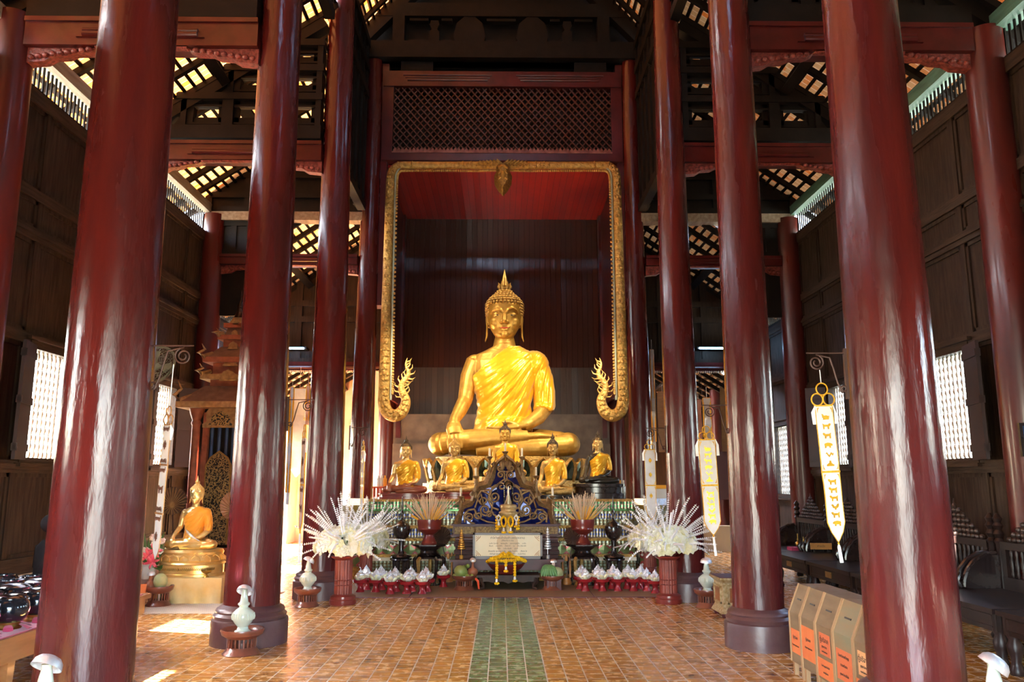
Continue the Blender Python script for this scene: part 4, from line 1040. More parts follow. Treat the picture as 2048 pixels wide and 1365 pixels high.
pp = [(-8,-5),(8,-5),(14,2),(13,10),(18,20),(17,34),(10,46),(0,57),(-10,46),(-17,34),(-18,20),(-13,10),(-14,2)]
l = MB(); vs = [leaf_pt(*p) for p in pp] + [leaf_pt(p[0]*.5, p[1]*.7+5) + Vector((0,-.12,0)) for p in pp] + [leaf_pt(*p) + Vector((0,.08,0)) for p in pp]
n = len(pp); l.add(vs, [(i,(i+1)%n,n+(i+1)%n,n+i) for i in range(n)] + [tuple(range(n,2*n))] + [(i,(i+1)%n,2*n+(i+1)%n,2*n+i) for i in range(n)])
l.build('leaf', M['gold_carve'], t, True, 50)
l = MB()
for sgn in (-1, 1):
    for a in range(3): l.tube([leaf_pt(sgn*2, 4+a*11)+Vector((0,-.13,0)), leaf_pt(sgn*8, 8+a*11)+Vector((0,-.12,0)), leaf_pt(sgn*11, 2+a*12)+Vector((0,-.08,0))], [.025,.022,.006], 8)
l.ell(leaf_pt(0,22)+Vector((0,-.14,0)), (.05,.03,.08), 10, 8); l.build('carved_scroll', M['gold'], t, True)
for sgn in (-1, 1):
    l = MB()
    for k in range(6): l.tube([leaf_pt(sgn*(4+k*7), -4), leaf_pt(sgn*(11+k*7), -9+k*.6)+Vector((0,-.05,0)), leaf_pt(sgn*(19+k*7), -1)], [.06,.05,.01], 8, flat=(.5,1))
    l.build('acanthus_wing', M['gold_carve'], t, True)

# ---------------------------------------------------------------- mirrored candle stand
YC = 12.55
zc = lambda x, y, Y=YC: P(880+x/6.826, 880+y/6.826, Y)
t = thing('candle_stand', 'carved triangular candle stand backed with blue mirror glass before the altar', 'candle stand', (0,0,0))
outer = [(185,1160),(215,1060),(262,950),(262,860),(330,830),(410,830),(440,700),(500,585),(600,560),(660,430),(735,330),(800,265),(862,215),(895,165)]
inner = [(280,1160),(305,1060),(330,945),(400,920),(440,905),(480,840),(520,730),(570,690),(690,650),(750,520),(775,380),(800,330),(850,305),(893,285)]
fr = MB()
def both(fn):
    for sg in (1, -1): fn(lambda x, y, Y=YC: zc(895 + sg*(x-895), y, Y))
def mk(z):
    a = [z(*p) for p in outer]; b = [z(*p) for p in inner]; n = len(a); d = Vector((0,.05,0))
    mid = [(p+q)/2 - Vector((0,.05,0)) for p, q in zip(a, b)]
    vs = a + mid + b + [p+d for p in a] + [p+d for p in b]
    fs = []
    for i in range(n-1): fs += [(i,i+1,n+i+1,n+i),(n+i,n+i+1,2*n+i+1,2*n+i),(i,i+1,3*n+i+1,3*n+i),(2*n+i,2*n+i+1,4*n+i+1,4*n+i)]
    fr.add(vs, fs)
    for (x, y) in ((262,880),(440,760),(500,610),(660,470),(735,350),(320,840)):
        p = z(x-6, y); fr.tube([p, p + Vector((0,-.02,.05)), z(x-26, y-12), z(x-10, y-34)], [.035,.03,.02,.004], 6)
both(mk); fr.build('carved_frame', M['bronze'] if 'bronze' in M else M.setdefault('bronze', mat('dull_bronze_carving', (.33,.2,.085), (.2,.11,.05), rough=.5, metal=.35, sc=30, bump=.6, bsc=50, bdist=.012)), t)
mp_ = [zc(*p)+Vector((0,.03,0)) for p in inner] + [zc(1790-x, y)+Vector((0,.03,0)) for x, y in inner[::-1]]
MB().add(mp_, [tuple(range(len(mp_)))]).build('blue_mirror_panel', M['bluemirror'], t)
scr = MB()
def spiral(z, cx, cy, r0, a0, turns, sg=1, w=.022, tail=None):
    pts = []; n = int(16*turns)
    for k in range(n+1):
        a = a0 + sg*2*PI*turns*k/n; r = r0*(1-k/n*.85); pts.append(z(cx+r*cos(a), cy+r*sin(a)) + Vector((0,-.02,0)))
    if tail: pts = [z(*q) + Vector((0,-.02,0)) for q in tail] + pts
    scr.tube(pts, [w]*(len(pts)-3) + [w*.9, w*.8, w*.5], 6, flat=(.7,1))
def scrolls(z):
    spiral(z, 745, 780, 75, PI*.9, 1.6, -1, tail=[(880,540),(800,600),(700,690)])
    spiral(z, 620, 960, 85, 0, 1.7, 1, tail=[(560,690),(660,740),(720,850)])
    spiral(z, 830, 480, 55, PI*.2, 1.5, -1, tail=[(895,620),(890,560)])
    spiral(z, 950-110, 640, 60, PI, 1.4, 1, tail=[(700,660),(760,620)])
    spiral(z, 600, 835, 60, PI*.5, 1.5, 1, tail=[(480,930),(520,800),(560,740)])
    spiral(z, 400, 1060, 60, PI, 1.5, 1, tail=[(480,1150),(420,1130)])
    spiral(z, 525, 1030, 60, PI*1.2, 1.4, -1, tail=[(760,1140),(640,1120),(560,1080)])
    spiral(z, 680, 1020, 50, 0, 1.3, -1, tail=[(800,1060)])
    spiral(z, 820, 390, 38, PI*.5, 1.3, 1, tail=[(890,440)])
    scr.tube([z(*q)+Vector((0,-.02,0)) for q in ((340,1130),(330,1020),(390,960),(470,950),(500,1010))], .018, 6)
    scr.tube([z(*q)+Vector((0,-.02,0)) for q in ((560,870),(500,800),(560,700),(680,690))], .02, 6)
    scr.tube([z(*q)+Vector((0,-.02,0)) for q in ((690,700),(660,820),(720,930),(800,960))], .018, 6)
    for q in ((840,345),(870,330),(850,370)): scr.ell(z(*q)+Vector((0,-.02,0)), (.04,.02,.06), 8, 6)
both(scrolls); scr.build('scrollwork', M['bronze'], t, True)
CN = [(285,770),(490,495),(676,228),(890,158),(1118,228),(1310,490),(1535,765)]
hs = []
for (x, y) in CN:
    p = zc(x, y, YC-.02); h = MB(); b0 = .3 if y > 700 else .34
    if x == 890: b0 = .1
    h.lathe([(.02,-b0),(.03,-b0+.03),(.018,-b0*.7),(.03,-b0*.55),(.016,-b0*.4),(.028,-.08),(.014,-.05),(.045,-.02),(.05,-.005),(.045,0)], 12)
    h.build('candle_holder', M['bronze'], t, True, 50, p); hs.append(p)
nmz = ['first','second','third','fourth and topmost','fifth','sixth','last']
for (x, y), p, w in zip(CN, hs, nmz):
    o = MB().lathe([(.017,0),(.0165,.118),(.012,.124),(.003,.128)], 12).build('candle', M['wax'], None, True, 40, p + Vector((0,0,.001)))
    tag(o, 'slim ivory candle, %s from the left on the mirrored candle stand' % w, 'candle', 'candles on the mirrored stand')
a = zc(185, 1170); b = zc(1615, 1290)
f = MB(); f.mm(a.x, b.x, YC-.1, YC+.25, b.z, a.z); f.mm(a.x-.03, b.x+.03, YC-.13, YC+.28, a.z, a.z+.022); f.mm(a.x-.03, b.x+.03, YC-.13, YC+.28, b.z-.03, b.z)
f.build('base_box', M['maroon'], t)
f = MB(); f.mm(a.x+.02, b.x-.02, YC-.115, YC-.1, b.z+.01, a.z-.015); f.build('carved_panel', M['gold_carve2'] if 'gold_carve2' in M else M.setdefault('gold_carve2', mat('pale_carved_panel', (.42,.28,.12), (.17,.1,.05), rough=.5, metal=.3, sc=45, bump=.7, bsc=60, bdist=.015)), t)
zbox = b.z-.031
# ---------------------------------------------------------------- before the altar
ORD = ['first','second','third','fourth','fifth','sixth','seventh','eighth','ninth','tenth']
# red lacquer stepped table behind the sign
YT = 12.0
a = P(906,1120,YT); b = P(1121,1141,YT)
t = thing('lacquer_table', 'long maroon lacquer table with stepped shelf behind the framed sign', 'table', (0,0,0))
f = MB(); f.mm(a.x, b.x, YT, YT+.5, b.z, a.z-.03); f.build('apron', M['maroon'], t)
f = MB(); f.mm(a.x-.05, b.x+.05, YT-.04, YT+.55, a.z-.03, a.z); f.build('tabletop', M['maroon'], t)
for x in (a.x+.1, b.x-.1):
    for y in (YT+.06, YT+.44): MB().lathe([(.05,0),(.05,.04),(.035,.07),(.045,b.z-.02),(.045,b.z)], 10, (x,y,0)).build('leg', M['maroon'], t, True)
f = MB(); zz = a.z; k = 0
while zz < zbox - .045:
    f.mm(a.x-.02*(k % 2)+.02, b.x+.02*(k % 2)-.02, YT+.18, YT+.5, zz, zz+.05); zz += .056; k += 1
f.build('stepped_shelf', M['shelfstep'] if 'shelfstep' in M else M.setdefault('shelfstep', mat('layered_maroon', (.085,.02,.02), (.03,.018,.017), rough=.5, spec=.15, sc=9, st=(.2,.2,8))), t)
f = MB(); f.mm(a.x+.02, b.x-.02, YT+.1, YT+.85, zz-.005, zbox-.002 if zbox-.002 > zz else zz+.01); f.build('shelf_top', M['maroon'], t)
TZ = a.z
# framed sign
YS = 11.9
p0 = P(944.8,1117.5,YS); p1 = P(1085.5,1067.5,YS); w = p1.x-p0.x; h = p1.z-TZ-.002
t = thing('framed_sign', 'cream parchment prayer sign in a dark wooden frame', 'sign', ((p0.x+p1.x)/2, YS+.14, TZ+.002))
f = MB(); e = .03
for q in ((-w/2,w/2,0,e+.012),(-w/2,w/2,h-e,h),(-w/2,-w/2+e,0,h),(w/2-e,w/2,0,h)): f.mm(q[0], q[1], -.02, .03, q[2], q[3])
f.mm(-w/2, w/2, .02, .035, 0, h); f.build('sign_frame', M['darkframe'] if 'darkframe' in M else M.setdefault('darkframe', mat('dark_red_frame', (.07,.025,.02), rough=.35)), t)
sp = MB(); sp.mm(-w/2+e, w/2-e, -.002, .004, -(h-e*2)/2, (h-e*2)/2); sp.build('parchment', M['parchment'], t, loc=(0,.012,h/2+.005))
lines = [('คำไหว้พระเจ้าปันเต้า (พระประธาน)', .0385, .86), ('(ตั้งนะโม ๓ จบ)', .03, .74), ('อะหัง วันทามิ     พุทธะรูปัง     มะหาการุณิกัง     นาถัง', .026, .61), ('สิระสา     นะมามิหัง     สัพพะทา     เม     โหตุ มังคะลัง', .026, .5), ('อิทัง     วะรัง คันธัง     ฐาเน', .028, .38), ('สัพเพสัง พุทธะรูปานัง     สาธุ วันทามิ     สัพพะโส', .03, .26), ('ยังกิญจิ กุสะลัง กัมมัง     สัพเพ เทวา     อะนุโมทันตุ', .026, .14)]
for s_, sz, fy in lines:
    text_mesh(s_, sz, 'lettering', M['ink'], t, Matrix.Translation((0,-.0,.0+e+(h-2*e)*fy-sz*.3)) @ Matrix.Translation((0,.006,0)) @ XZ)
cn = MB()
for sx in (-1,1):
    for sz in (-1,1):
        for k in range(3): cn.tube([(sx*(w/2-e-.02-k*.03), .008, h/2+sz*(h/2-e-.015)), (sx*(w/2-e-.035-k*.02), .008, h/2+sz*(h/2-e-.035)), (sx*(w/2-e-.015), .008, h/2+sz*(h/2-e-.03-k*.03))], .004, 5)
cn.build('corner_flourish', M['rust'] if 'rust' in M else M.setdefault('rust', mat('rust_print', (.5,.22,.08), rough=.5)), t)

# tiered miniature trees
def tier_tree(label, px, pt, pb, m, Y):
    p = P(px, pb, Y); hh = P(px, pt, Y).z - TZ
    t = thing('tiered_tree', label, 'ornament', (p.x, Y, TZ+.001))
    MB().lathe([(.02,0),(.028,.005),(.03,.05),(.033,.055),(.025,.057)], 14).build('pot', m, t, True, 40)
    MB().tube([(0,0,.05),(0,0,hh-.02)], .004, 6).build('stem', m, t)
    n = 9
    for k in range(n):
        z = .14 + (hh-.19)*k/(n-1); r = .05*(1-k/(n+1))+.006
        MB().lathe([(r*.9,z),(r,z+.004),(r,z+.02),(r*.85,z+.024)], 14).build('tier', m, t, True, 40)
    MB().lathe([(.011,hh-.05),(.014,hh-.03),(.002,hh)], 10).build('finial', m, t, True)
tier_tree('little golden tiered tree in a pot, left of the framed sign', 922.5, 1058, 1116, M['brass2'] if 'brass2' in M else M.setdefault('brass2', mat('golden_tiers', (.75,.42,.08), (.6,.3,.05), rough=.4, metal=.4, sc=20)), 12.08)
tier_tree('little silver tiered tree in a pot, right of the framed sign', 1095.5, 1055, 1116, M['silver'], 12.08)
# reliquary on its post, glass dome
YR = 12.22
q = lambda x, y: P(880+x/6.826, 880+y/6.826, YR)
c = q(932, 1000); zb = q(932,1290).z
t = thing('reliquary_stupa', 'small pale gold stupa under a clear glass dome on a post behind the sign', 'reliquary', (c.x, YR, zbox))
z = lambda y: q(932, y).z - zbox; sx = (q(1050,900).x-q(820,900).x)/2
MB().lathe([(.08,.0),(.08,.02),(.05,.035),(.045,z(1130)),(.06,z(1090)),(sx*.8,z(1060))], 16).build('post', M['goldpale'] if 'goldpale' in M else M.setdefault('goldpale', mat('pale_gold', (.7,.52,.26), (.55,.38,.16), rough=.4, metal=.4, sc=30, bump=.3, bsc=50)), t, True, 40)
MB().lathe([(sx*.85,z(1060)),(sx*1.12,z(1010)),(sx*1.12,z(990)),(sx*.9,z(975)),(sx*.92,z(935)),(sx,z(925)),(sx,z(895)),(sx*.85,z(885)),(sx*.55,z(880))], 20).build('stupa_base', M['goldpale'], t, True, 40)
MB().lathe([(sx*.5,z(885)),(sx*.4,z(850)),(sx*.28,z(820)),(sx*.2,z(775)),(sx*.15,z(760)),(sx*.1,z(700)),(.004,z(630))], 16).build('spire', M['goldpale'], t, True, 40)
rd = (q(1005,700).x-q(872,700).x)/2
MB().lathe([(rd,z(890)),(rd,z(650)),(rd*.94,z(612)),(rd*.75,z(582)),(rd*.4,z(568)),(.002,z(564))], 24, cap=False).build('glass_dome', M['glass'], t, True, 60)
# garlands
def garland(label, pts, m, grp, rad=.022, tip=True, ring=False, m2=None):
    t = thing('garland', label, 'garland', pts[0], 0, grp)
    o = Vector(pts[0]); cs = [Vector(p)-o for p in pts]
    L = sum((b-a).length for a, b in zip(cs, cs[1:])); n = max(3, int(L/(rad*1.25)))
    path = catmull([tuple(c) for c in cs], 8); ds = [0]
    for a, b in zip(path, path[1:]): ds.append(ds[-1] + (Vector(b)-Vector(a)).length)
    for k in range(n):
        s_ = ds[-1]*k/(n-1) if not ring else ds[-1]*k/n
        i = max(j for j in range(len(ds)) if ds[j] <= s_+1e-9); i = min(i, len(path)-2)
        u = (s_-ds[i])/max(1e-6, ds[i+1]-ds[i]); p = Vector(path[i]).lerp(Vector(path[i+1]), u)
        bl = bpy.data.objects.new('blossom', (MG if m2 is None else WG)); C.objects.link(bl); bl.parent = t; bl.location = p; bl.scale = (rad/.02,)*3
        bl.rotation_euler = (random.uniform(0,3), random.uniform(0,3), random.uniform(0,3))
    if tip:
        e = cs[tip if tip is not True else -1] if not ring else cs[ring]
        for dz, sc_ in ((-.035,.7),): MB().lathe([(.008,0),(.016,-.02),(.02,-.05),(.014,-.055)], 10).build('white_bud', M['pearl'], t, True, 50, e + Vector((0,0,-.01)))
        for k in range(5):
            bl = bpy.data.objects.new('blossom', MG); C.objects.link(bl); bl.parent = t; bl.location = e + Vector((.02*cos(k*1.26), -.005+.02*sin(k*1.26), -.08)); bl.scale = (.9,)*3
    return t
def blossom_mesh(m):
    mb = MB(); rnd = random.Random(3)
    for k in range(26):
        v = Vector((rnd.gauss(0,1), rnd.gauss(0,1), rnd.gauss(0,1))).normalized()
        mb.ell(v*.013, (.0085,.0085,.0085), 5, 4)
    me = mb.mesh('blossom', True, 80); me.materials.append(m); return me
MG = blossom_mesh(M['marigold']); WG = blossom_mesh(M['pearl'])
def gl(x, y, Y=YR-.2): return tuple(P(880+x/6.826, 880+y/6.826, Y))
G1 = 'garlands on the reliquary'
for lb, cx, w_, y0, y1, m2 in (('orange marigold garland looped at the front of the glass-domed stupa, left of its middle', 870, 28, 1050, 1190, None), ('orange marigold garland looped at the front of the glass-domed stupa, right of its middle', 965, 28, 1050, 1190, None),
        ('white jasmine ring garland with marigold end, hanging at the left of the stupa', 800, 26, 1030, 1110, 1), ('white jasmine ring garland with marigold end, hanging at the right of the stupa', 1040, 22, 1030, 1110, 1)):
    pts = [gl(cx, y0), gl(cx-w_, y0+30), gl(cx-w_, y1-40), gl(cx, y1), gl(cx+w_, y1-40), gl(cx+w_, y0+30), gl(cx, y0)]
    g = garland(lb, pts, M['marigold'], G1, .016 if m2 is None else .012, True, 3, m2)
    if m2:
        mg = [Vector(gl(cx + (-22 if cx < 900 else 22), y)) - Vector(pts[0]) for y in (1060, 1100, 1140, 1180, 1220)]
        for v in mg:
            for dx in (-.008, .012):
                bl = bpy.data.objects.new('blossom', MG); C.objects.link(bl); bl.parent = g; bl.location = v + Vector((dx,.02,0))
# low dark table with bowl of marigolds
q = lambda x, y, Y: P(880+x/7.585, 1040+y/7.585, Y)
ft = G(1010, 1181.5); YL = ft.y + .03
a = q(575,845,YL); b = q(1500,845,YL); zt = a.z
t = thing('offering_table', 'low dark carved table carrying the bowl of marigold garlands', 'table', (0,0,0))
dp = .42
MB().mm(a.x-.01, b.x+.01, YL-.01, YL+dp, zt-.03, zt).build('tabletop', M['blackwood2'] if 'blackwood2' in M else M.setdefault('blackwood2', mat('dark_carved_wood', (.055,.026,.018), (.03,.015,.012), rough=.45, sc=9, spec=.2)), t)
f = MB(); n = 12; top = zt-.03; pts = [(a.x+.02, top), (b.x-.02, top)]
for k in range(n+1):
    u = k/n; x = b.x-.02 + (a.x-b.x+.04)*u; pts.append((x, top-.075+.018*abs(sin(u*PI*4)) - (.012 if .46 < u < .54 else 0)))
f.prism_y(pts, YL+.01, YL+.035); f.mm(a.x+.02, b.x-.02, YL+dp-.04, YL+dp-.015, top-.06, top); f.build('apron', M['blackwood2'], t)
for s_, x in ((1, a.x+.05), (-1, b.x-.05)):
    for y in (YL+.05, YL+dp-.05):
        MB().tube([(x,y,top), (x-s_*.012,y-.01,top*.7), (x+s_*.02,y,top*.4), (x+s_*.03,y,top*.15), (x-s_*.005,y-.012,.02), (x-s_*.02,y-.02,.0)], [.045,.045,.032,.022,.026,.03], 8).build('leg', M['blackwood2'], t, True)
bc = Vector(((q(715,660,YL+.2).x+q(1290,660,YL+.2).x)/2, YL+.2, zt+.001)); br = (q(1290,660,YL+.2).x-q(715,660,YL+.2).x)/2
bh = q(1000,660,YL+.2).z - zt
o = MB().lathe([(br*.55,0),(br*.6,.01),(br*.5,.025),(br*.8,bh*.5),(br*.97,bh*.9),(br,bh),(br*.93,bh),(br*.75,bh*.6),(.01,bh*.35)], 32).build('offering_bowl', M['redpot'], None, True, 40, bc); tag(o, 'wide dark red bowl heaped with marigold garlands on the low table', 'bowl')
heap = [[(-1,.0,.01),(-.75,-.25,.035),(-.4,-.45,.03),(0,-.5,.03)], [(1.02,.0,.015),(.7,-.2,.04),(.4,-.42,.035),(0,-.45,.035)], [(-.9,.2,.02),(-.4,.1,.06),(0,.2,.07),(.5,.1,.06),(.95,.15,.03)], [(-.3,0,.09),(-.15,-.2,.13),(0,-.3,.1),(.12,-.2,.13),(.3,0,.1)], [(-.8,-.05,.05),(-.5,.1,.07),(-.2,-.1,.08)], [(.25,-.1,.08),(.5,.05,.07),(.82,-.1,.05)]]
hl = ['sprawling over the left rim','sprawling over the right rim','lying across the back','piled highest in the middle','tucked on the left of the heap','tucked on the right of the heap']
for h_, lb in zip(heap, hl): garland('orange marigold garland in the dark red bowl, %s' % lb, [tuple(bc + Vector((x*br, y*br, bh+.012+z_))) for x, y, z_ in h_], M['marigold'], 'marigold garlands on the bowl', .024, False)
for lb, x, y1 in (('longest orange marigold garland hanging from the bowl over the table front, on the left', 862, 880), ('orange marigold garland hanging from the bowl over the table front, on the right', 1135, 840), ('short orange marigold tail hanging in the middle of the bowl', 1000, 690)):
    top = bc + Vector(((q(x,600,YL).x-bc.x), -br*.55, bh+.03)); xx = q(x,600,YL-.06).x
    garland(lb, [tuple(top), (xx, YL-.055 if x != 1000 else bc.y-br*1.02, q(x,640,YL-.06).z), (xx, YL-.06 if x != 1000 else bc.y-br*1.05, q(x,y1-60 if x != 1000 else 680,YL-.06).z), (xx, YL-.06 if x != 1000 else bc.y-br*1.05, q(x,y1,YL-.06).z)], M['marigold'], 'marigold garlands on the bowl', .023, True)

# fretted stands ------------------------------------------------------
def fretted_stand(label, loc, r, h, m, group='fretted stands', tray=True):
    t = thing('fretted_stand', label, 'stand', loc, 0, group)
    MB().lathe([(r*.86,0),(r*.9,h*.02),(r*.86,h*.08),(r*.78,h*.14),(r*.7,h*.24),(r*.66,h*.3),(r*.62,h*.3),(r*.6,0)], 36).build('base', m, t, True, 40)
    MB().lathe([(r*.62,h*.62),(r*.7,h*.64),(r*.8,h*.7),(r*.95,h*.78),(r*.98,h*.86),(r*1.02,h*.94),(r*1.0,h),(r*.92,h*.985),(r*.84,h*.9),(r*.8,h*.84),(.002,h*.82)], 36).build('tray', m, t, True, 40)
    n = 22; bm_ = MB().mm(-.007,.007,-.006,.006,h*.28,h*.66).mesh('bar'); bm_.materials.append(m)
    for k in range(n):
        a = 2*PI*k/n; o = bpy.data.objects.new('bar', bm_); C.objects.link(o); o.parent = t; o.location = (r*.66*cos(a), r*.66*sin(a), 0); o.rotation_euler = (0,0,a)
    return t
def jar(label, loc, h, m=None):
    k = h/.36
    pr = [(.07,0),(.072,.012),(.05,.03),(.045,.05),(.075,.085),(.094,.12),(.096,.14),(.085,.175),(.055,.2),(.036,.212),(.04,.222),(.052,.235),(.05,.247),(.036,.256),(.03,.3),(.02,.345),(.022,.36),(.012,.36)]
    t = thing('water_jar', label, 'jar', loc, 0, 'pale green water jars', k)
    MB().lathe(pr, 36, flute=.0).build('jar_body', m or M['celadon'], t, True, 50)
    f = MB()
    for i in range(26):
        a = 2*PI*i/26; f.tube([(.092*cos(a),.092*sin(a),.112),(.0975*cos(a),.0975*sin(a),.135),(.09*cos(a),.09*sin(a),.165)], .004, 5)
    f.build('ribbing', m or M['celadon'], t, True)
    return t
def silver_cup(label, loc, r, tilt):
    pr = [(.002,r*.74),(r*.35,r*.72),(r*.68,r*.6),(r*.92,r*.34),(r,r*.02),(r*1.02,-r*.08),(r*.97,-r*.07),(r*.95,r*.02),(r*.87,r*.3),(r*.62,r*.54),(r*.3,r*.64),(.002,r*.66)]
    o = MB().lathe(pr, 28).build('silver_cup', M['silver'], None, True, 60, loc); o.rotation_euler = tilt
    return tag(o, label, 'cup', 'silver cups on the jars')
SJ = [('terracotta fretted stand at the foot of the second left column', 'pale green ribbed jar at the foot of the second left column', 'upturned silver cup capping the jar at the second left column', 482, 1316, .185, .215, .37, (-.62,.12,.0)),
      ('terracotta fretted stand left of the left flower pedestal', 'creamy ribbed jar left of the left flower pedestal', 'upturned silver cup capping the jar left of the flower pedestal', 613.5, 1217, .165, .22, .37, (-.2,.45,0)),
      ('terracotta fretted stand right of the right flower pedestal', 'pale green jar right of the right flower pedestal', 'upturned silver cup capping the jar right of the flower pedestal', 1416, 1219, .165, .215, .37, (.1,.0,0))]
for a_, b_, c_, x, y, r, h, jh, ti in SJ:
    g = G(x, y); ctr = Vector((g.x*(1+r*.86/g.y), g.y + r*.86, 0))
    fretted_stand(a_, ctr, r, h, M['terra'])
    jar(b_, ctr + Vector((0,0,h*.82+.003)), jh)
    silver_cup(c_, ctr + Vector((0,-.004,h*.82+.003+jh*.955)), .07, ti)
for lb, lc, ls, X, Y, ti in (('fretted stand before the nearest left column', 'pale green jar before the nearest left column', 'silver cup on the jar before the nearest left column', -2.28, 4.27, (-.55,.15,0)), ('fretted stand before the nearest right column', 'pale green jar before the nearest right column', 'silver cup tilted on the jar before the nearest right column', 2.475, 4.22, (.15,.65,0))):
    fretted_stand('terracotta '+lb, (X,Y,0), .175, .215, M['terra']); jar(lc, (X,Y,.18), .42); silver_cup(ls, (X,Y-.004,.18+.408), .075, ti)

# fruit stands
def fruit_stand(label, px, py, r, h):
    g = G(px, py); c = Vector((g.x*(1+r*.86/g.y), g.y+r*.86, 0)); fretted_stand(label, c, r, h, M['terra'], 'fruit stands'); return c + Vector((0,0,h*.82+.002))
c1 = fruit_stand('dark fretted stand of green fruit left of the low table', 928, 1183, .168, .2)
c2 = fruit_stand('dark fretted stand of bananas and melon right of the low table', 1105, 1183, .168, .2)
def fruit(name, label, cat, loc, r, m, grp=None, rot=None):
    mb = MB(); mb.ell((0,0,0), r, 20, 14)
    if name == 'pomelo': mb.tube([(0,0,r[2]*.9),(0,0,r[2]*1.15)], [r[0]*.3,.01], 10)
    o = mb.build(name, m, None, True, 80, loc)
    if rot: o.rotation_euler = rot
    return tag(o, label, cat, grp)
fruit('pomelo', 'big yellow-green pomelo on the left fruit stand', 'fruit', c1+Vector((-.045,-.04,.085)), (.1,.085,.085), M['green_fruit'], None, (0,.5,0))
for k, (dx, dy, dz, w) in enumerate([(-.13,-.05,.03,'left of the pomelo'),(.05,-.1,.03,'in front, beside the pomelo'),(.11,-.07,.028,'at the front right'),(.02,.05,.14,'on top, left'),(.05,.0,.16,'on top, right'),(-.03,.09,.035,'at the back')]):
    fruit('lime', 'small green lime on the left fruit stand, %s' % w, 'fruit', c1+Vector((dx,dy,dz)), (.03,.03,.03), M['green_fruit'], 'limes on the left fruit stand')
o = MB().lathe([(.05,0),(.07,.02),(.078,.05),(.06,.085),(.025,.105),(.018,.13),(.02,.19),(.026,.2)], 24).build('terracotta_flask', M['terra2'] if 'terra2' in M else M.setdefault('terra2', mat('orange_terracotta', (.35,.12,.06), (.28,.09,.045), rough=.4, sc=9)), None, True, 50, c1+Vector((.12,.02,.03))); tag(o, 'orange terracotta flask standing on the left fruit stand', 'flask')
o = silver_cup('silver cup on the neck of the terracotta flask', c1+Vector((.12,.015,.235)), .045, (.5,.1,0))
o = MB().tube([(.16,-.12,.0),(.2,-.15,-.03),(.215,-.16,-.14)], [.016,.02,.016], 4, flat=(1,.15)).build('ribbon', M['ribbon'], None, False, 40, c1); tag(o, 'red ribbon hanging from the left fruit stand', 'ribbon')
t = thing('banana_bunch', 'bunch of stubby green bananas on the right fruit stand', 'fruit', c2+Vector((-.06,-.05,.02)))
for k in range(14):
    a = -1.2+.2*(k % 7)*2; row = k//7; x0 = -.075+.026*(k % 7)
    MB().tube([(x0*.5,.05,.15-.02*row),(x0*.9,-.02-.03*row,.13-.03*row),(x0*1.25,-.06-.02*row,.07-.03*row),(x0*1.35,-.065-.02*row,.01)], [.012,.022,.023,.008], 7).build('banana', M['banana'], t, True)
fruit('melon', 'pale striped melon on the right fruit stand', 'fruit', c2+Vector((.07,-.03,.07)), (.09,.075,.078), M['melon'], None, (0,.6,0))
for dx, dy, dz, w in ((.0,.06,.12,'behind the bananas'),(-.04,.09,.11,'at the back left')): fruit('lime', 'small olive-green fruit on the right fruit stand, %s' % w, 'fruit', c2+Vector((dx,dy,dz)), (.035,.035,.035), M['green_fruit'], 'green fruit on the right stand')
p = P(1107, 1140, 11.75)
o = MB().lathe([(.05,0),(.07,.03),(.07,.07),(.03,.1),(.022,.13),(.022,.2)], 20).build('glass_flask', M['pink_t'], None, True, 50, (p.x, 11.75, p.z-.1)); tag(o, 'pinkish flask behind the right fruit stand', 'flask'); zf = p.z-.1
silver_cup('silver cup on the pinkish flask behind the bananas', (p.x, 11.745, zf+.21), .05, (.1,0,0))
o = MB().mm(-.1,.1,-.1,.1,0,zf-.001).build('flask_box', M['maroon'], None, loc=(p.x,11.75,0)); tag(o, 'plain maroon block under the pinkish flask', 'block')

# round palm-leaf fans on turned stands
def round_fan(label, px, py, pr, gx, gy, m=None, Y=None, lean=0):
    g = G(gx, gy); Yc = g.y+.06 if Y is None else Y
    c = P(px, py, Yc); r = pr*Yc/FPX
    t = thing('palm_fan', label, 'fan', (g.x*(Yc/g.y), Yc, 0), 0, 'round palm-leaf fans')
    ox = c.x - g.x*(Yc/g.y)
    mb = MB(); n = 48; vs = [(ox, -.03, c.z - r*.35)]
    for k in range(n):
        a = 2*PI*k/n; rr = r*(1 if k % 2 else .985)
        vs.append((ox + rr*cos(a), -.03 + (.012 if k % 2 else -.012), c.z + rr*sin(a)))
    mb.add(vs, [(0, 1+k, 1+(k+1) % n) for k in range(n)]); mb.add([(v[0], v[1]+.02, v[2]) for v in vs], [(0, 1+(k+1) % n, 1+k) for k in range(n)])
    mb.build('fan_leaf', m or M['talipot'], t)
    rb = MB()
    for k in range(0, n, 2):
        a = 2*PI*k/n; rb.tube([(ox, -.045, c.z-r*.35), (ox+r*.98*cos(a), -.045, c.z+r*.98*sin(a))], .004, 4)
    rb.build('fan_rib', M['iron'] if m is None else M['shrine_tan'], t)
    MB().tube([(ox,-.02,c.z-r*.4),(0,0,.1)], .009, 6).build('pole', M['iron'], t)
    MB().lathe([(.075,0),(.08,.01),(.08,.04),(.065,.06),(.06,.1),(.05,.105)], 20).build('stand_base', M['orangewood'], t, True, 40)
    for s_ in (-1, 1): MB().lathe([(.016,.1),(.02,.13),(.011,.16),(.019,.22),(.012,.3),(.018,.33),(.01,.37),(.018,.4),(.004,.44)], 12, (s_*.055,0,0)).build('turned_post', M['orangewood'], t, True, 50)
    MB().lathe([(.02,.34),(.024,.36),(.024,.4),(.02,.42)], 12).build('collar', M['orangewood'], t, True)
    return t
round_fan('round brown palm-leaf fan on a turned orange stand, left of the framed sign', 883.5, 1072, 17.5, 896, 1165.5)
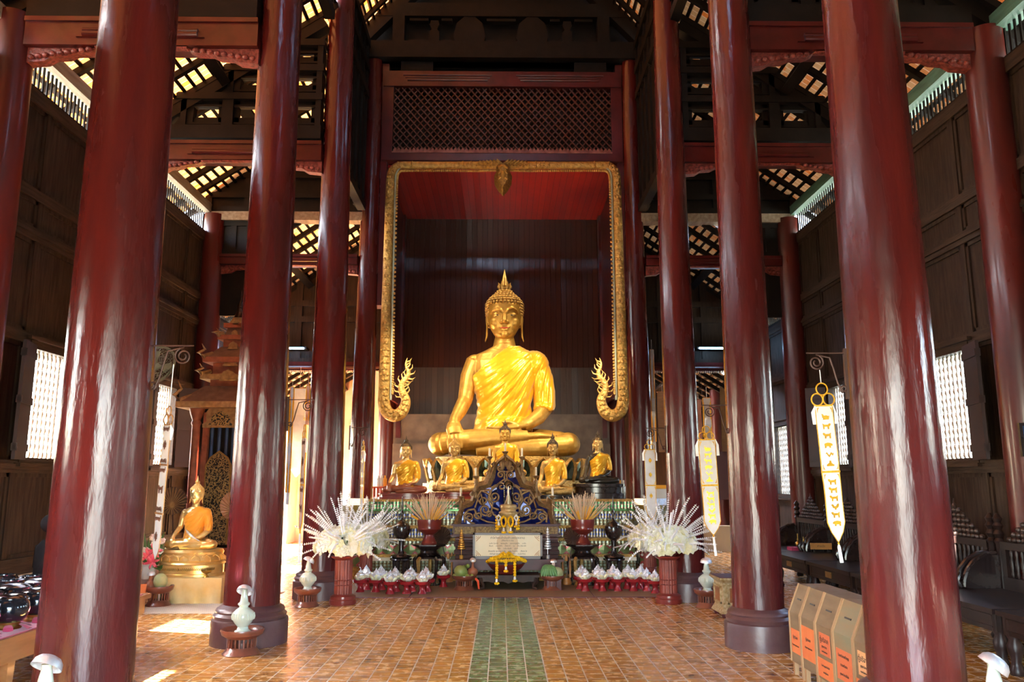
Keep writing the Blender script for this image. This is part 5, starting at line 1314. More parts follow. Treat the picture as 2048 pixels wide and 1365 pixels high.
round_fan('round brown palm-leaf fan on a turned orange stand, right of the framed sign', 1145.5, 1072.5, 17.5, 1133, 1171)

# incense pots
stick = MB().tube([(0,0,0),(0,0,1)], .0045, 4).mesh('incense_stick'); stick.materials.append(M['incense'])
ycan = MB().tube([(0,0,0),(0,0,.92),(0,0,1)], [.009,.007,.002], 5).mesh('yellow_candle'); ycan.materials.append(M['ycandle'])
for cx, sd in ((858, 'left'), (1165.5, 'right')):
    Yp = 12.35; zt_ = P(cx,1039,Yp).z; zb_ = P(cx,1089,Yp).z; rr = 24*Yp/FPX; c = P(cx,1089,Yp)
    st_ = thing('pot_stand', 'black carved stand under the red incense pot on the %s of the altar' % sd, 'stand', (c.x,Yp,0))
    hh = zb_-.001
    MB().rings([(0,0,hh-.03,.24,.24),(0,0,hh-.012,.25,.25),(0,0,hh,.25,.25)], 6).build('stand_top', M['blackwood'], st_)
    MB().lathe([(.15,hh-.16),(.19,hh-.15),(.13,hh-.12),(.12,hh-.09),(.17,hh-.06),(.2,hh-.03)], 24).build('waist', M['blackwood'], st_, True, 40)
    MB().lathe([(.2,hh-.2),(.205,hh-.18),(.17,hh-.16)], 24).build('shoulder', M['blackwood'], st_, True, 40)
    for k in range(5):
        a = 2*PI*k/5+.3; R1 = lambda r, z: (r*cos(a), r*sin(a), z)
        MB().tube([R1(.19,hh-.19),R1(.23,hh-.22),R1(.215,(hh-.2)*.5),R1(.17,.06),R1(.19,.025),R1(.22,.0)], [.03,.032,.026,.02,.024,.026], 8).build('leg', M['gold_dull'] if k % 2 else M['blackwood'], st_, True)
    MB().lathe([(.2,.0),(.21,.012),(.16,.02)], 20).build('foot_ring', M['blackwood'], st_, True)
    H_ = zt_-zb_
    pot = MB().lathe([(rr*.62,0),(rr*.64,H_*.06),(rr*.55,H_*.12),(rr*.42,H_*.3),(rr*.4,H_*.38),(rr*.62,H_*.46),(rr*.88,H_*.56),(rr*.95,H_*.6),(rr*.9,H_*.66),(rr*.97,H_*.78),(rr,H_*.95),(rr*.99,H_),(rr*.92,H_),(rr*.9,H_*.9),(.01,H_*.86)], 36).build('incense_pot', M['redpot'], None, True, 40, (c.x,Yp,zb_)); tag(pot, 'dark red footed incense pot bristling with sticks, %s of the mirrored candle stand' % sd, 'pot')
    rnd = random.Random(cx)
    for k in range(78):
        a = rnd.uniform(0,2*PI); tl = rnd.uniform(0,1)**.8*.95; base = Vector((c.x+rr*.55*tl*cos(a), Yp+rr*.55*tl*sin(a), zb_+H_*.88))
        d = Vector((cos(a)*sin(tl), sin(a)*sin(tl)*.8, cos(tl))).normalized()
        o = bpy.data.objects.new('incense_stick', stick); C.objects.link(o); o.location = base; o.rotation_mode = 'QUATERNION'; o.rotation_quaternion = d.to_track_quat('Z','Y'); o.scale = (1,1,rnd.uniform(.36,.47))
        tag(o, 'thin beige incense stick standing in the %s incense pot' % sd, 'incense stick', 'incense sticks in the %s pot' % sd)
    for k in range(30):
        a = rnd.uniform(0,2*PI); tl = rnd.uniform(.1,1.1); base = Vector((c.x+rr*.6*tl/1.1*cos(a), Yp+rr*.6*tl/1.1*sin(a), zb_+H_*.88)); d = Vector((cos(a)*sin(tl), sin(a)*sin(tl)*.8-.1, cos(tl))).normalized()
        o = bpy.data.objects.new('yellow_candle', ycan); C.objects.link(o); o.location = base; o.rotation_mode = 'QUATERNION'; o.rotation_quaternion = d.to_track_quat('Z','Y'); o.scale = (1,1,rnd.uniform(.2,.3))
        tag(o, 'slim yellow candle standing among the sticks of the %s incense pot' % sd, 'candle', 'yellow candles in the %s pot' % sd)
    f = MB()
    for k in range(40):
        a = rnd.uniform(0,2*PI); r_ = rr*.8*math.sqrt(rnd.random()); f.tube([(r_*cos(a),r_*sin(a),0),(r_*1.1*cos(a),r_*1.1*sin(a),.05)], [.014,.003], 4)
    o = f.build('foliage', M['leaf'], None, False, 40, (c.x,Yp,zb_+H_*.88)); tag(o, 'green leaf bed packed in the %s incense pot' % sd, 'leaves', kind='stuff')
# black turned finial jars
for cx, sd in ((802, 'left'), (1228, 'right')):
    Yp = 12.3; z = lambda y: P(cx, y, Yp).z; c = P(cx, 1115, Yp); zz = z(1117)
    t = thing('spired_jar', 'black turned wooden jar with a tall spired lid at the %s of the altar' % sd, 'jar', (c.x,Yp,0))
    k_ = Yp/FPX
    MB().lathe([(.005,z(994)),(.012,z(1012)),(.014,z(1016)),(.01,z(1020)),(.02,z(1024)),(.03,z(1028)),(.016,z(1032)),(.022,z(1039)),(.035,z(1042)),(.05,z(1044)),(.095,z(1048)),(.122,z(1053))][::-1], 24).build('spired_lid', M['blackwood'], t, True, 50)
    MB().lathe([(.045,z(1081)),(.09,z(1076)),(.122,z(1068)),(.134,z(1060)),(.124,z(1053))], 28).build('bowl', M['blackwood'], t, True, 50)
    MB().lathe([(.12,zz),(.16,zz+.02),(.15,zz+.04),(.05,zz+.07),(.035,zz+.12),(.04,z(1085)),(.045,z(1080))], 28).build('foot', M['blackwood'], t, True, 50)
    MB().lathe([(.14,zz-.035),(.165,zz-.02),(.16,zz),(.12,zz)], 28).build('stand_disc', M['blackwood'], t, True, 50)
    for a in (0.5, 2.1, 3.7, 5.3): MB().tube([(.11*cos(a),.11*sin(a),zz-.03),(.1*cos(a),.1*sin(a),0)], [.03,.024], 8).build('leg', M['blackwood'], t, True)

# flower pedestals and arrangements
def pedestal(label, x, y, h, r):
    t = thing('flower_pedestal', label, 'pedestal', (x,y,0), 0, 'fluted red pedestals')
    MB().lathe([(r*1.55,0),(r*1.6,.02),(r*1.6,.055),(r*1.5,.065),(r*1.52,.08),(r*1.5,.1),(r*1.15,.12),(r*1.0,.125)], 32).build('foot', M['redpot'], t, True, 40)
    MB().lathe([(r,.12),(r,h-.05)], 72, flute=.06, nf=18).build('fluted_shaft', M['redflute'] if 'redflute' in M else M.setdefault('redflute', mat('red_fluting', (.27,.05,.03), (.19,.03,.02), rough=.4, sc=8)), t, True, 80)
    for zz in (.2, .4, .5): MB().lathe([(r*1.0,h*zz-.008),(r*1.07,h*zz),(r*1.0,h*zz+.008)], 24).build('ring', M['redpot'], t, True)
    MB().lathe([(r,h-.05),(r*1.5,h-.02),(r*1.55,h),(r*1.2,h)], 32).build('capital', M['redpot'], t, True, 40)
    return t
def flower_head(m, r, seed):
    mb = MB(); rnd = random.Random(seed)
    for ring, (n, rr, tilt) in enumerate(((7,1,.25),(6,.75,.75),(4,.45,1.15))):
        for k in range(n):
            a = 2*PI*(k+ring*.4)/n
            Mx = Matrix.Rotation(a,4,'Z') @ Matrix.Rotation(-tilt,4,'Y') @ Matrix.Translation((r*.5*rr,0,0))
            mb.ell((0,0,0), (r*.55*rr,r*.42*rr,r*.14), 6, 4, M=Mx)
    me = mb.mesh('flower_head', True, 80); me.materials.append(m); return me
FH = [flower_head(M['blossom'], .078, 1), flower_head(M['cream'], .068, 2), flower_head(M['blossom'], .06, 3)]
def spray_mesh(L, droop, seed):
    mb = MB(); n = int(L/.026)
    for k in range(n):
        u = k/n; s_ = L*u
        mb.ell((s_*(1-.12*droop*u), 0, -droop*s_*s_*.9), (.009,.0145,.0145), 6, 4)
    mb.tube([(0,0,0),(L*.5*(1-.06*droop),0,-droop*L*L*.225),(L*(1-.12*droop),0,-droop*L*L*.9)], .003, 4)
    me = mb.mesh('beaded_spray', True, 80); me.materials.append(M['pearl']); return me
SP = [spray_mesh(.42,.0,1), spray_mesh(.44,.15,2), spray_mesh(.36,.6,3), spray_mesh(.34,1.4,4), spray_mesh(.3,.0,5)]
def arrangement(label, x, y, z, R, nf, nsp, seed, ymax=9):
    rnd = random.Random(seed)
    t = thing('flower_arrangement', label, 'flowers', (x,y,z), 0, 'white flower arrangements')
    MB().lathe([(.1,0),(.11,.01),(.16,.05),(.215,.085),(.22,.1),(.2,.1),(.14,.06),(.01,.05)], 32).build('bowl', M['redpot'], t, True, 40)
    lf = MB()
    for k in range(60):
        a = rnd.uniform(0,2*PI); e = rnd.uniform(.1,1.3); r = rnd.uniform(.12,.24); d = Vector((cos(a)*cos(e), sin(a)*cos(e), sin(e)))
        lf.tube([(0,0,.1), d*r+Vector((0,0,.08)), d*(r+.07)+Vector((0,0,.06))], [.006,.028,.004], 4, flat=(1,.25))
    lf.build('foliage', M['leaf'], t)
    for k in range(nf):
        a = rnd.uniform(0,2*PI); e = math.asin(rnd.uniform(-.25,1)); r = R*rnd.uniform(.8,1.1)*(1-.2*max(0,sin(e)))
        d = Vector((cos(a)*cos(e)*1.12, sin(a)*cos(e)*.85, sin(e)*.85)); p = Vector((0,0,.13)) + d*r
        if ymax < 9 and p.y > .1: p.y = -p.y
        if p.z < .07: p.z = .07 + rnd.random()*.03
        o = bpy.data.objects.new('flower_head', FH[rnd.choice((0,0,1,1,2))]); C.objects.link(o); o.parent = t; o.location = p
        o.rotation_mode = 'QUATERNION'; o.rotation_quaternion = d.to_track_quat('Z','Y'); o.scale = (rnd.uniform(1.0,1.4),)*3
    for k in range(nsp):
        a = rnd.uniform(0,2*PI); e = rnd.choice((rnd.uniform(-.15,.35), rnd.uniform(.2,.75), rnd.uniform(.5,1.45)))
        q = SP[rnd.choice((0,1,4))] if e > .3 else SP[rnd.choice((1,2,3))]
        d = Vector((cos(a)*cos(e), sin(a)*cos(e)*.75, sin(e))).normalized()
        if d.y > ymax: d.y = -d.y
        o = bpy.data.objects.new('beaded_spray', q); C.objects.link(o); o.parent = t
        o.location = Vector((0,0,.12)) + d*R*.8; o.rotation_mode = 'QUATERNION'
        zx = d; yx = Vector((0,0,1)).cross(zx); yx = yx.normalized() if yx.length > .01 else Vector((0,1,0)); zz = zx.cross(yx)
        o.rotation_quaternion = Matrix((zx, yx, zz)).transposed().to_quaternion(); k_ = rnd.uniform(.8,1.1); o.scale = (k_,)*3
    return t
for (px, py, lb, seed, flip) in ((685, 1213, 'left', 11, 0), (1338, 1211, 'right', 12, 0)):
    g = G(px, py); x, y = g.x*(1+.17/g.y), g.y+.17
    h = P(px, 1112, y).z
    pedestal('fluted red pedestal in front, on the %s of the altar' % lb, x, y, h, .105)
    arrangement('white and cream flowers with beaded sprays on the front %s pedestal' % lb, x, y, h+.001, .3, 100, 56, seed, .12)
for (px, lb, seed) in ((733, 'left', 21), (1299, 'right', 22)):
    Yp = 12.2; h = P(px, 1098, Yp).z; x = P(px, 1098, Yp).x
    pedestal('fluted red pedestal half hidden behind the offering bowls, on the %s' % lb, x, Yp, h, .09)
    arrangement('white flowers with beaded sprays on the rear %s pedestal' % lb, x, Yp, h+.001, .27, 70, 46, seed)

# offering bowls
def offering_proto(seed):
    rnd = random.Random(seed)
    t = thing('offering_bowl', '', 'bowl')
    MB().lathe([(.062,0),(.06,.012),(.045,.035),(.038,.06),(.036,.085),(.05,.105),(.095,.125),(.106,.15),(.108,.162),(.1,.165),(.088,.14),(.01,.12)], 28).build('footed_bowl', M['redbowl'], t, True, 40)
    for k in range(7):
        a = 2*PI*k/7+rnd.random(); d = Vector((cos(a), sin(a), 0)); p = d*.055 + Vector((0,0,.185+rnd.uniform(-.01,.015)))
        Mx = Matrix.Translation(p) @ Matrix.Rotation(a,4,'Z') @ Matrix.Rotation(-.7+rnd.uniform(-.3,.3),4,'Y')
        MB().ell((0,0,0), (.05,.038,.022), 10, 6, M=Mx).build('cream_bundle', M['cream'] if k % 3 else M['blossom'], t, True, 80)
    f = MB(); n = 14; vs = []
    pr = [(.06,.19),(.055,.215),(.05,.24),(.032,.26),(.03,.275),(.012,.29),(.002,.315)]
    for r, z in pr:
        for i in range(n): q = 1+rnd.uniform(-.3,.3); a = 2*PI*i/n; vs.append((r*q*cos(a), r*q*sin(a), z+rnd.uniform(-.006,.006)))
    f.add(vs, [(k*n+i, k*n+(i+1)%n, (k+1)*n+(i+1)%n, (k+1)*n+i) for k in range(len(pr)-1) for i in range(n)]); f.build('foil_peak', M['foil'], t)
    return t
OP = [offering_proto(i) for i in range(3)]; used = [0]*3; cnt = 0
def place_bowl(x, y, lb, grp):
    global cnt
    k = cnt % 3; cnt += 1
    if not used[k]: used[k] = 1; o = OP[k]; o.location = (x,y,.006); o.rotation_euler = (0,0,cnt*1.3); o['label'] = lb; o['group'] = grp
    else: o = dup(OP[k], (x,y,.006), cnt*1.3, lb, grp)
for side, fr_ in (('left', [(720,1186.5),(751,1186.5),(780,1190.5),(813,1190),(844,1190.5)]), ('right', [(1171,1184.5),(1205,1184.5),(1236,1184.5),(1267,1184.5),(1294,1184.5),(1311,1189)])):
    for row in range(3):
        for k, (px, py) in enumerate(fr_):
            if row and k == 5: continue
            g = G(px, py); y = g.y + .06 + row*.235; x = g.x*(1+.06/g.y) + (.05 if row % 2 else 0)*(1 if side == 'left' else -1)
            place_bowl(x, y, 'red footed offering bowl, %s from left, %s row, %s of low table' % (ORD[k], ('front','middle','back')[row], side), 'offering bowls')
g = G(886, 1176); place_bowl(g.x, g.y+.06, 'red footed bowl of offerings standing alone between the left rows and the fruit stand', 'offering bowls')
# mats
for i, (xa, xb, w) in enumerate(((-2.2,-1.215,'left, under the left offering bowls'),(-1.21,1.24,'middle, under the low table'),(1.245,2.25,'right, under the right offering bowls'))):
    t = thing('woven_mat', 'brown woven rush mat before the altar, %s' % w, 'mat', (0,0,0), 0, 'rush mats before the altar')
    MB().mm(xa, xb, 11.0, 12.78, .0, .004).build('mat_weave', M['mat_w'], t)
    MB().mm(xa, xb, 10.97, 11.0, .0, .005).build('purple_border', M['mborder'] if 'mborder' in M else M.setdefault('mborder', mat('mat_border', (.1,.02,.05), rough=.7)), t)
    MB().mm(xb-.012, xb, 10.98, 12.78, .0, .005).build('purple_border', M['mborder'], t)
# bottles and a small red stand at the altar ends
for (px, lb, c_) in ((757,'blue-capped bottle','pearl'),(764,'white bottle','white'),(770,'yellow-labelled bottle','robe_o')):
    p = P(px, 962, 13.55); o = MB().lathe([(.028,0),(.03,.01),(.03,.12),(.014,.15),(.014,.18)], 12).build('bottle', M[c_], None, True, 40, (p.x, 13.55, 1.43)); tag(o, 'small %s crowded at the left end of the altar' % lb, 'bottle', 'bottles at the left altar end')
o = thing('red_stand', 'little red lacquer stand with bars at the left end of the altar', 'stand', (P(763,985,13.55).x, 13.55, 1.232))
MB().mm(-.14,.14,-.08,.08,.17,.197).build('stand_top', M['ribbon'], o)
for k in range(5): MB().mm(-.13+.06*k,-.11+.06*k,-.07,.07,0,.17).build('bar', M['ribbon'], o)
for (px, lb, c_) in ((1241,'yellow bottle','robe_o'),(1247,'white bottle','white')):
    p = P(px, 962, 13.55); o = MB().lathe([(.03,0),(.03,.2),(.014,.24),(.014,.3)], 12).build('bottle', M[c_], None, True, 40, (p.x, 13.55, 1.2325)); tag(o, 'small %s at the right end of the altar' % lb, 'bottle', 'bottles at the right altar end')
# ---------------------------------------------------------------- banners on scroll brackets
M['trimbrown'] = mat('brown_braid', (.3,.13,.06), (.45,.22,.06), rough=.5, metal=.2, sc=60)
QUAD = [(-.5,.1),(-.62,.32),(-.5,.44),(-.36,.4),(-.28,.24),(.3,.26),(.5,.42),(.46,.18),(.44,-.42),(.32,-.42),(.28,-.05),(-.16,-.06),(-.2,-.42),(-.33,-.42),(-.34,.0),(-.44,.02)]
ROOS = [(-.5,.2),(-.38,.36),(-.24,.3),(-.12,.02),(.15,.05),(.3,.36),(.52,.42),(.5,.1),(.32,-.18),(.1,-.28),(.12,-.46),(-.04,-.46),(-.04,-.28),(-.28,-.2),(-.38,.02)]
FATQ = [(-.56,.0),(-.5,.18),(-.3,.3),(.1,.36),(.45,.26),(.54,.1),(.48,-.1),(.48,-.42),(.34,-.42),(.3,-.16),(-.1,-.18),(-.14,-.42),(-.28,-.42),(-.3,-.12),(-.5,-.1)]
SNAK = [(-.52,.1),(-.36,.34),(-.2,.1),(-.05,-.14),(.1,.1),(.24,.34),(.4,.08),(.5,.24),(.56,.06),(.42,-.16),(.24,.08),(.1,-.18),(-.05,-.4),(-.22,-.14),(-.36,.1)]
RABB = [(-.46,-.02),(-.4,.2),(-.5,.46),(-.34,.44),(-.22,.2),(.12,.26),(.4,.12),(.52,.2),(.44,-.2),(.4,-.4),(.2,-.36),(-.1,-.4),(-.34,-.4),(-.3,-.14)]
SEAT = [(-.1,.5),(.1,.5),(.12,.2),(.3,.05),(.5,-.1),(.46,-.32),(-.46,-.32),(-.5,-.12),(-.3,-.02),(-.14,.16)]
ZOD = [RABB, QUAD, QUAD, FATQ, SNAK, SEAT, QUAD, QUAD, QUAD, ROOS, QUAD, FATQ]
DIAM = [(0,.5),(.14,.2),(.3,.25),(.22,.05),(.4,0),(.22,-.05),(.3,-.25),(.14,-.2),(0,-.5),(-.14,-.2),(-.3,-.25),(-.22,-.05),(-.4,0),(-.22,.05),(-.3,.25),(-.14,.2)]
def banner(label, loc, w, secs, rz=0, motifs='zodiac', trim='trimgold', rings=True, tassel=.12, mm_='motif', drop=.08, lean=0, rr=None, side_t=True):
    """secs: section lengths from the top, the last one pointed"""
    t = thing('hanging_banner', label, 'banner', loc, rz, 'temple banners')
    if lean: t.rotation_euler = (0, lean, rz)
    rr = rr or w*.24
    z = 0
    MB().tube([(0,0,0),(0,0,-drop)], .003, 5).build('cord', M['pearl'], t)
    z = -drop
    if rings:
        for (x, dz) in ((0,-rr),(-rr*1.02,-rr*2.72),(rr*1.02,-rr*2.72)):
            MB().tube([(x+rr*cos(a), 0, z+dz+rr*sin(a)) for a in [2*PI*k/20 for k in range(21)]], rr*.13, 6).build('ring', M[trim], t, True)
        z -= rr*3.75
    MB().tube([(-w*.56,0,z),(w*.56,0,z)], w*.035, 6).build('top_rod', M[trim], t)
    if side_t:
        for s_ in (-1,1):
            q = MB()
            for k in range(5): q.tube([(s_*w*.52,-.004,z),(s_*w*(.58+.03*k),-.004+.003*k,z-w*.35),(s_*w*(.56+.035*k),0,z-w*1.0)], w*.025, 5)
            q.build('side_tassel', M['pearl'], t)
    n = len(secs); mi = 0
    for i, L in enumerate(secs):
        last = i == n-1
        pts = []
        nz = 9
        zb = z - L
        tip = L*.28 if last else 0
        prof = []
        for k in range(nz):
            u = k/(nz-1); prof.append((z - (L-tip)*u, w/2*(1 - (.05*sin(u*PI*.9) if last else 0))))
        if last: prof += [(zb+tip*.5, w*.33), (zb+tip*.2, w*.14), (zb, .002)]
        for side, e, m_ in ((0, 0, M['cloth_w']), (1, 0, M[trim])):
            if side == 0:
                f = MB(); vs = []
                for k, (zz, hw) in enumerate(prof):
                    for j in range(7):
                        u = j/6*2-1; wav = .012*w*8*sin(k*.9+i*2)*(.3+.7*abs(u))*.12
                        vs.append((u*hw, wav, zz))
                m2 = len(prof); f.add(vs, [(k*7+j, k*7+j+1, (k+1)*7+j+1, (k+1)*7+j) for k in range(m2-1) for j in range(6)])
                f.add([(v[0], v[1]+.004, v[2]) for v in vs], [(k*7+j, (k+1)*7+j, (k+1)*7+j+1, k*7+j+1) for k in range(m2-1) for j in range(6)])
                f.build('cloth_section', m_, t, True)
            else:
                f = MB(); ed = w*.075
                for s_ in (-1,1):
                    pth = [(s_*hw, .002 + .012*w*8*sin(k*.9+i*2)*.12, zz) for k, (zz, hw) in enumerate(prof)]
                    f.tube(pth, ed*.5, 6, flat=(.7,1))
                f.bar((-w*.52,.001,z), (w*.52,.001,z), .01, ed)
                if not last: f.bar((-w*.52,.001,zb+ed*.3), (w*.52,.001,zb+ed*.3), .012, ed*1.4)
                f.build('braid_edge', m_, t, True)
        cn = MB()                                # printed corner filigree
        for sx in (-1,1):
            for (zc_, sz) in ((z-ed*1.2, -1),) + (() if last else ((zb+ed*1.6, 1),)):
                for k in range(3): cn.tube([(sx*(w*.42-k*w*.05), -.006, zc_+sz*w*.02), (sx*(w*.42), -.006, zc_+sz*(w*.02+w*.26-k*w*.07))], w*.013, 4)
        cn.build('corner_print', M[mm_], t)
        if motifs == 'zodiac':
            nm_ = 6; usable = L - tip - w*.55
            for k in range(nm_):
                zc_ = z - w*.42 - usable*(k+.4)/nm_ if not last else z - w*.35 - (L-tip*.6-w*.45)*(k+.4)/nm_
                sgn = 1 if k % 2 == 0 or i else -1
                sz = w*.42
                MB().prism([(a*sz*sgn, b*sz*.85) for a, b in ZOD[mi % 12]][::sgn], lambda p, q: (p, -.009, zc_+q), lambda p, q: (p, -.005, zc_+q)).build('animal_motif', M[mm_], t); mi += 1
        elif motifs == 'diamond':
            for k in ((.3, .7) if not last else (.3,)):
                zc_ = z - L*k; MB().prism([(a*w*.5, b*w*.5) for a, b in DIAM], lambda p, q: (p, -.009, zc_+q), lambda p, q: (p, -.005, zc_+q)).build('diamond_motif', M[mm_], t)
        elif motifs == 'mixed':
            zc_ = z - L*.5; poly = DIAM if i != 1 else QUAD
            MB().prism([(a*w*.6, b*w*.6) for a, b in poly], lambda p, q: (p, -.009, zc_+q), lambda p, q: (p, -.005, zc_+q)).build('motif', M[mm_], t)
            for u in (.07, .93):
                if last and u > .5: continue
                for dx in (-.3,-.15,0,.15,.3):
                    h_ = w*.2*(1-abs(dx)*0+abs(dx)); zz = z-L*u; sg = -1 if u < .5 else 1
                    MB().prism([(dx*w-w*.06, 0), (dx*w+w*.06, 0), (dx*w, sg*h_)], lambda p, q: (p, -.009, zz+q), lambda p, q: (p, -.005, zz+q)).build('border_motif', M[mm_], t)
        z = zb
    if tassel:
        MB().ell((0,0,z-.01), (w*.06,)*3, 8, 6).build('bead', M[trim], t, True)
        q = MB()
        for k in range(6): a = k*1.05; q.tube([(0,0,z-.012),(.006*cos(a),.006*sin(a),z-.03),(w*.06*cos(a)+w*.06,w*.05*sin(a),z-tassel)], [.003,.004,.005], 5)
        q.build('tassel', M['pearl'], t)
    return t
def bracket(label, loc, s, k, rz=0):
    """s: the side it juts to; origin on the column at the arm's height"""
    t = thing('scroll_bracket', label, 'bracket', loc, rz, 'iron banner brackets')
    MB().mm(-.008,.008,-.012,.012,-.3*k,.03*k).build('back_plate', M['iron'], t)
    MB().tube([(0,0,0),(s*.25*k,0,0)], .005, 6).build('arm', M['iron'], t)
    pts = []
    R = .052*k; cx, cz = s*.19*k, -.062*k
    for i in range(33): a = PI*.5 - 2*PI*1.9*(1-i/32); r = R*(.25+.75*i/32); pts.append((cx + s*r*cos(a)*-1, 0, cz + r*sin(a)))
    pts += [(s*.1*k,0,-.03*k),(s*.08*k,0,-.1*k),(s*.06*k,0,-.19*k),(s*.035*k,0,-.25*k)]
    c2x, c2z, R2 = s*.022*k, -.235*k, .026*k
    for i in range(20): a = -PI*.5 - 2*PI*1.4*i/19; r = R2*(1-.75*i/19); pts.append((c2x - s*r*cos(a)*1, 0, c2z + r*sin(a)))
    MB().tube(pts, .0055*max(1,k*.8), 6, up=(0,1,0)).build('scroll', M['iron'], t, True)
    return t
def hang(label_b, label_k, px, pyarm, pxcol, Y, w, pys, rz, k, s, **kw):
    """pys: photograph rows of the panel top, joins and point"""
    pa = P(pxcol, pyarm, Y); ph = P(px, pyarm, Y)
    if label_k: bracket(label_k, pa, s, k)
    zs = [P(px, y, Y).z for y in pys]
    rr = kw.pop('rr', w*.24); rings = kw.get('rings', True)
    z0 = zs[0] + (rr*3.75 if rings else 0); top = ph.z - (.11*k if label_k else 0); drop = max(.02, top - z0)
    banner(label_b, (ph.x, Y, z0+drop), w, [a-b for a, b in zip(zs, zs[1:])], rz, rr=rr, drop=drop, **kw)
hang('large white banner with gold zodiac animals on the nearest right column', 'wrought iron scroll bracket on the nearest right column', 1637, 707, 1689, 4.86, .112, (812,945,1085), .12, .95, -1, tassel=.12, lean=-.045, rr=.037)
hang('white banner with gold zodiac animals on the second right column', 'wrought iron scroll bracket on the second right column', 1409, 811, 1459, 7.72, .155, (880,972,1071), -.1, 1.05, -1, tassel=.19, lean=-.03, rr=.035)
hang('narrow white banner with two gold diamonds on the third right column, above the flowers', 'wrought iron scroll bracket on the third right column', 1298, 857, 1331, 10.72, .145, (900,972,1040), .15, 1.1, -1, motifs='diamond', tassel=0, rr=.035)
hang('white banner in three brown-trimmed pieces on the nearest left column', 'wrought iron scroll bracket on the nearest left column', 350, 692, 303, 4.9, .092, (850,931,1029,1121), -.75, 1.05, 1, motifs='mixed', trim='trimbrown', mm_='motif_b', tassel=0, lean=.05, rr=.03)
hang('turned white banner on the second left column, seen almost edge-on', 'wrought iron scroll bracket on the second left column', 612, 800, 577, 8.05, .15, (876,971,1064), -1.1, 1.05, 1, motifs='mixed', trim='trimgold', mm_='motif_b', tassel=.3, rr=.035)
hang('narrow white banner edge-on on the third left column', 'wrought iron scroll bracket on the third left column', 728, 856, 700, 11.0, .15, (902,972,1040), -1.15, 1.0, 1, motifs='diamond', tassel=0, rr=.035)
# rear streamers and cloths
def streamer(name, label, cat, px, y0, y1, wpx, Y, m, trim=None, dots=0, grp=None, point=False, yh=None):
    a = P(px, y0, Y); b = P(px, y1, Y); w = wpx*Y/FPX; h = a.z-b.z
    t = thing(name, label, cat, (a.x, Y, b.z), 0, grp)
    f = MB(); n = 10; vs = []
    for k in range(n+1):
        z = h*k/n; hw = w/2*(min(1, .1+z/(h*.12)) if point else 1)
        for x in (-hw, hw): vs.append((x, .02*sin(k*1.1), z))
    f.add(vs, [(2*k, 2*k+1, 2*k+3, 2*k+2) for k in range(n)]); f.add([(v[0], v[1]+.01, v[2]) for v in vs], [(2*k, 2*k+2, 2*k+3, 2*k+1) for k in range(n)])
    f.build('cloth', m, t)
    MB().tube([(-w/2,0,h),(w/2,0,h)], .012, 6).build('rod', M[trim or 'tablewood'], t)
    top = (P(px, yh, Y).z if yh else a.z+.25) - b.z
    MB().tube([(0,0,h),(0,0,top)], .004, 5).build('cord', M['pearl'], t)
    if trim:
        q = MB()
        for s_ in (-1,1): q.tube([(s_*w/2,.0,h),(s_*w/2,.0,h*.1)], .012, 6)
        for k in range(dots): q.ell((-w/2, 0, h*(.15+.8*k/max(1,dots))), (.03,.02,.04), 6, 4)
        q.build('gold_edge', M[trim], t)
    return t
streamer('streamer', 'pale blue cloth streamer hanging just right of the second left column', 'streamer', 585, 775, 1010, 6, 12.2, M['blue_t'], 'trimgold', 0, 'rear streamers', False, 760)
streamer('hanging_banner', 'wide sunlit white banner with gold edging in the bright left rear', 'banner', 600, 778, 955, 30, 15.2, M['cloth_w'], 'trimgold', 6, 'rear streamers', True, 735)
streamer('streamer', 'narrow pink streamer hanging above the turned white banner', 'streamer', 617, 772, 850, 7, 14.2, M['pink_t'], 'trimgold', 2, 'rear streamers', False, 745)
streamer('streamer', 'long white streamer with an orange head right of the slender right niche column', 'streamer', 1303, 700, 905, 7, 15.4, M['cloth_w'], 'robe_o', 0, 'rear streamers', False, 680)
streamer('hanging_banner', 'white banner hanging behind the second right scroll bracket', 'banner', 1413, 797, 885, 14, 13.2, M['cloth_w'], 'trimgold', 1, 'rear streamers', False, 775)
streamer('hanging_cloth', 'tan woven cloth hanging between the third and slender right columns', 'cloth', 1324, 785, 905, 20, 18.6, M['fabric_tan'], None, 0, 'cloths in the right rear', False, 770)
streamer('hanging_cloth', 'narrow tan cloth hanging beside the second right column', 'cloth', 1447, 775, 905, 16, 18.0, M['fabric_tan'], None, 0, 'cloths in the right rear', False, 760)
streamer('hanging_cloth', 'reddish woven cloth strip hanging behind the white rear banner', 'cloth', 1396, 800, 900, 12, 18.8, M['pink_t'], None, 0, 'cloths in the right rear', False, 785)
a = P(1440, 1000, 17.9)
o = MB().mm(-.36,.36,-.03,.03,0,1.05).build('mauve_screen', M['purple'], None, loc=(a.x, 17.9, a.z)); tag(o, 'mauve cloth screen hung across the right rear column', 'cloth', 'cloths in the right rear')
c_ = MB().tube([(a.x-.3,17.9,a.z+1.05),(a.x-.3,17.9,4.2)], .006, 5).build('cord', M['iron'], o); c_.matrix_parent_inverse = Matrix.Translation(o.location).inverted()
p = P(1320, 978, 16.2); o = MB().mm(-.2,.2,-.1,.1,0,.07).build('yellow_ledge', M['robe_o'], None, loc=(p.x, 16.2, p.z)); tag(o, 'yellow draped ledge behind the right corner pedestal', 'ledge')
MB().mm(-.2,.2,-.09,.1,-p.z+.0,0).build('ledge_body', M['plaster'], o)
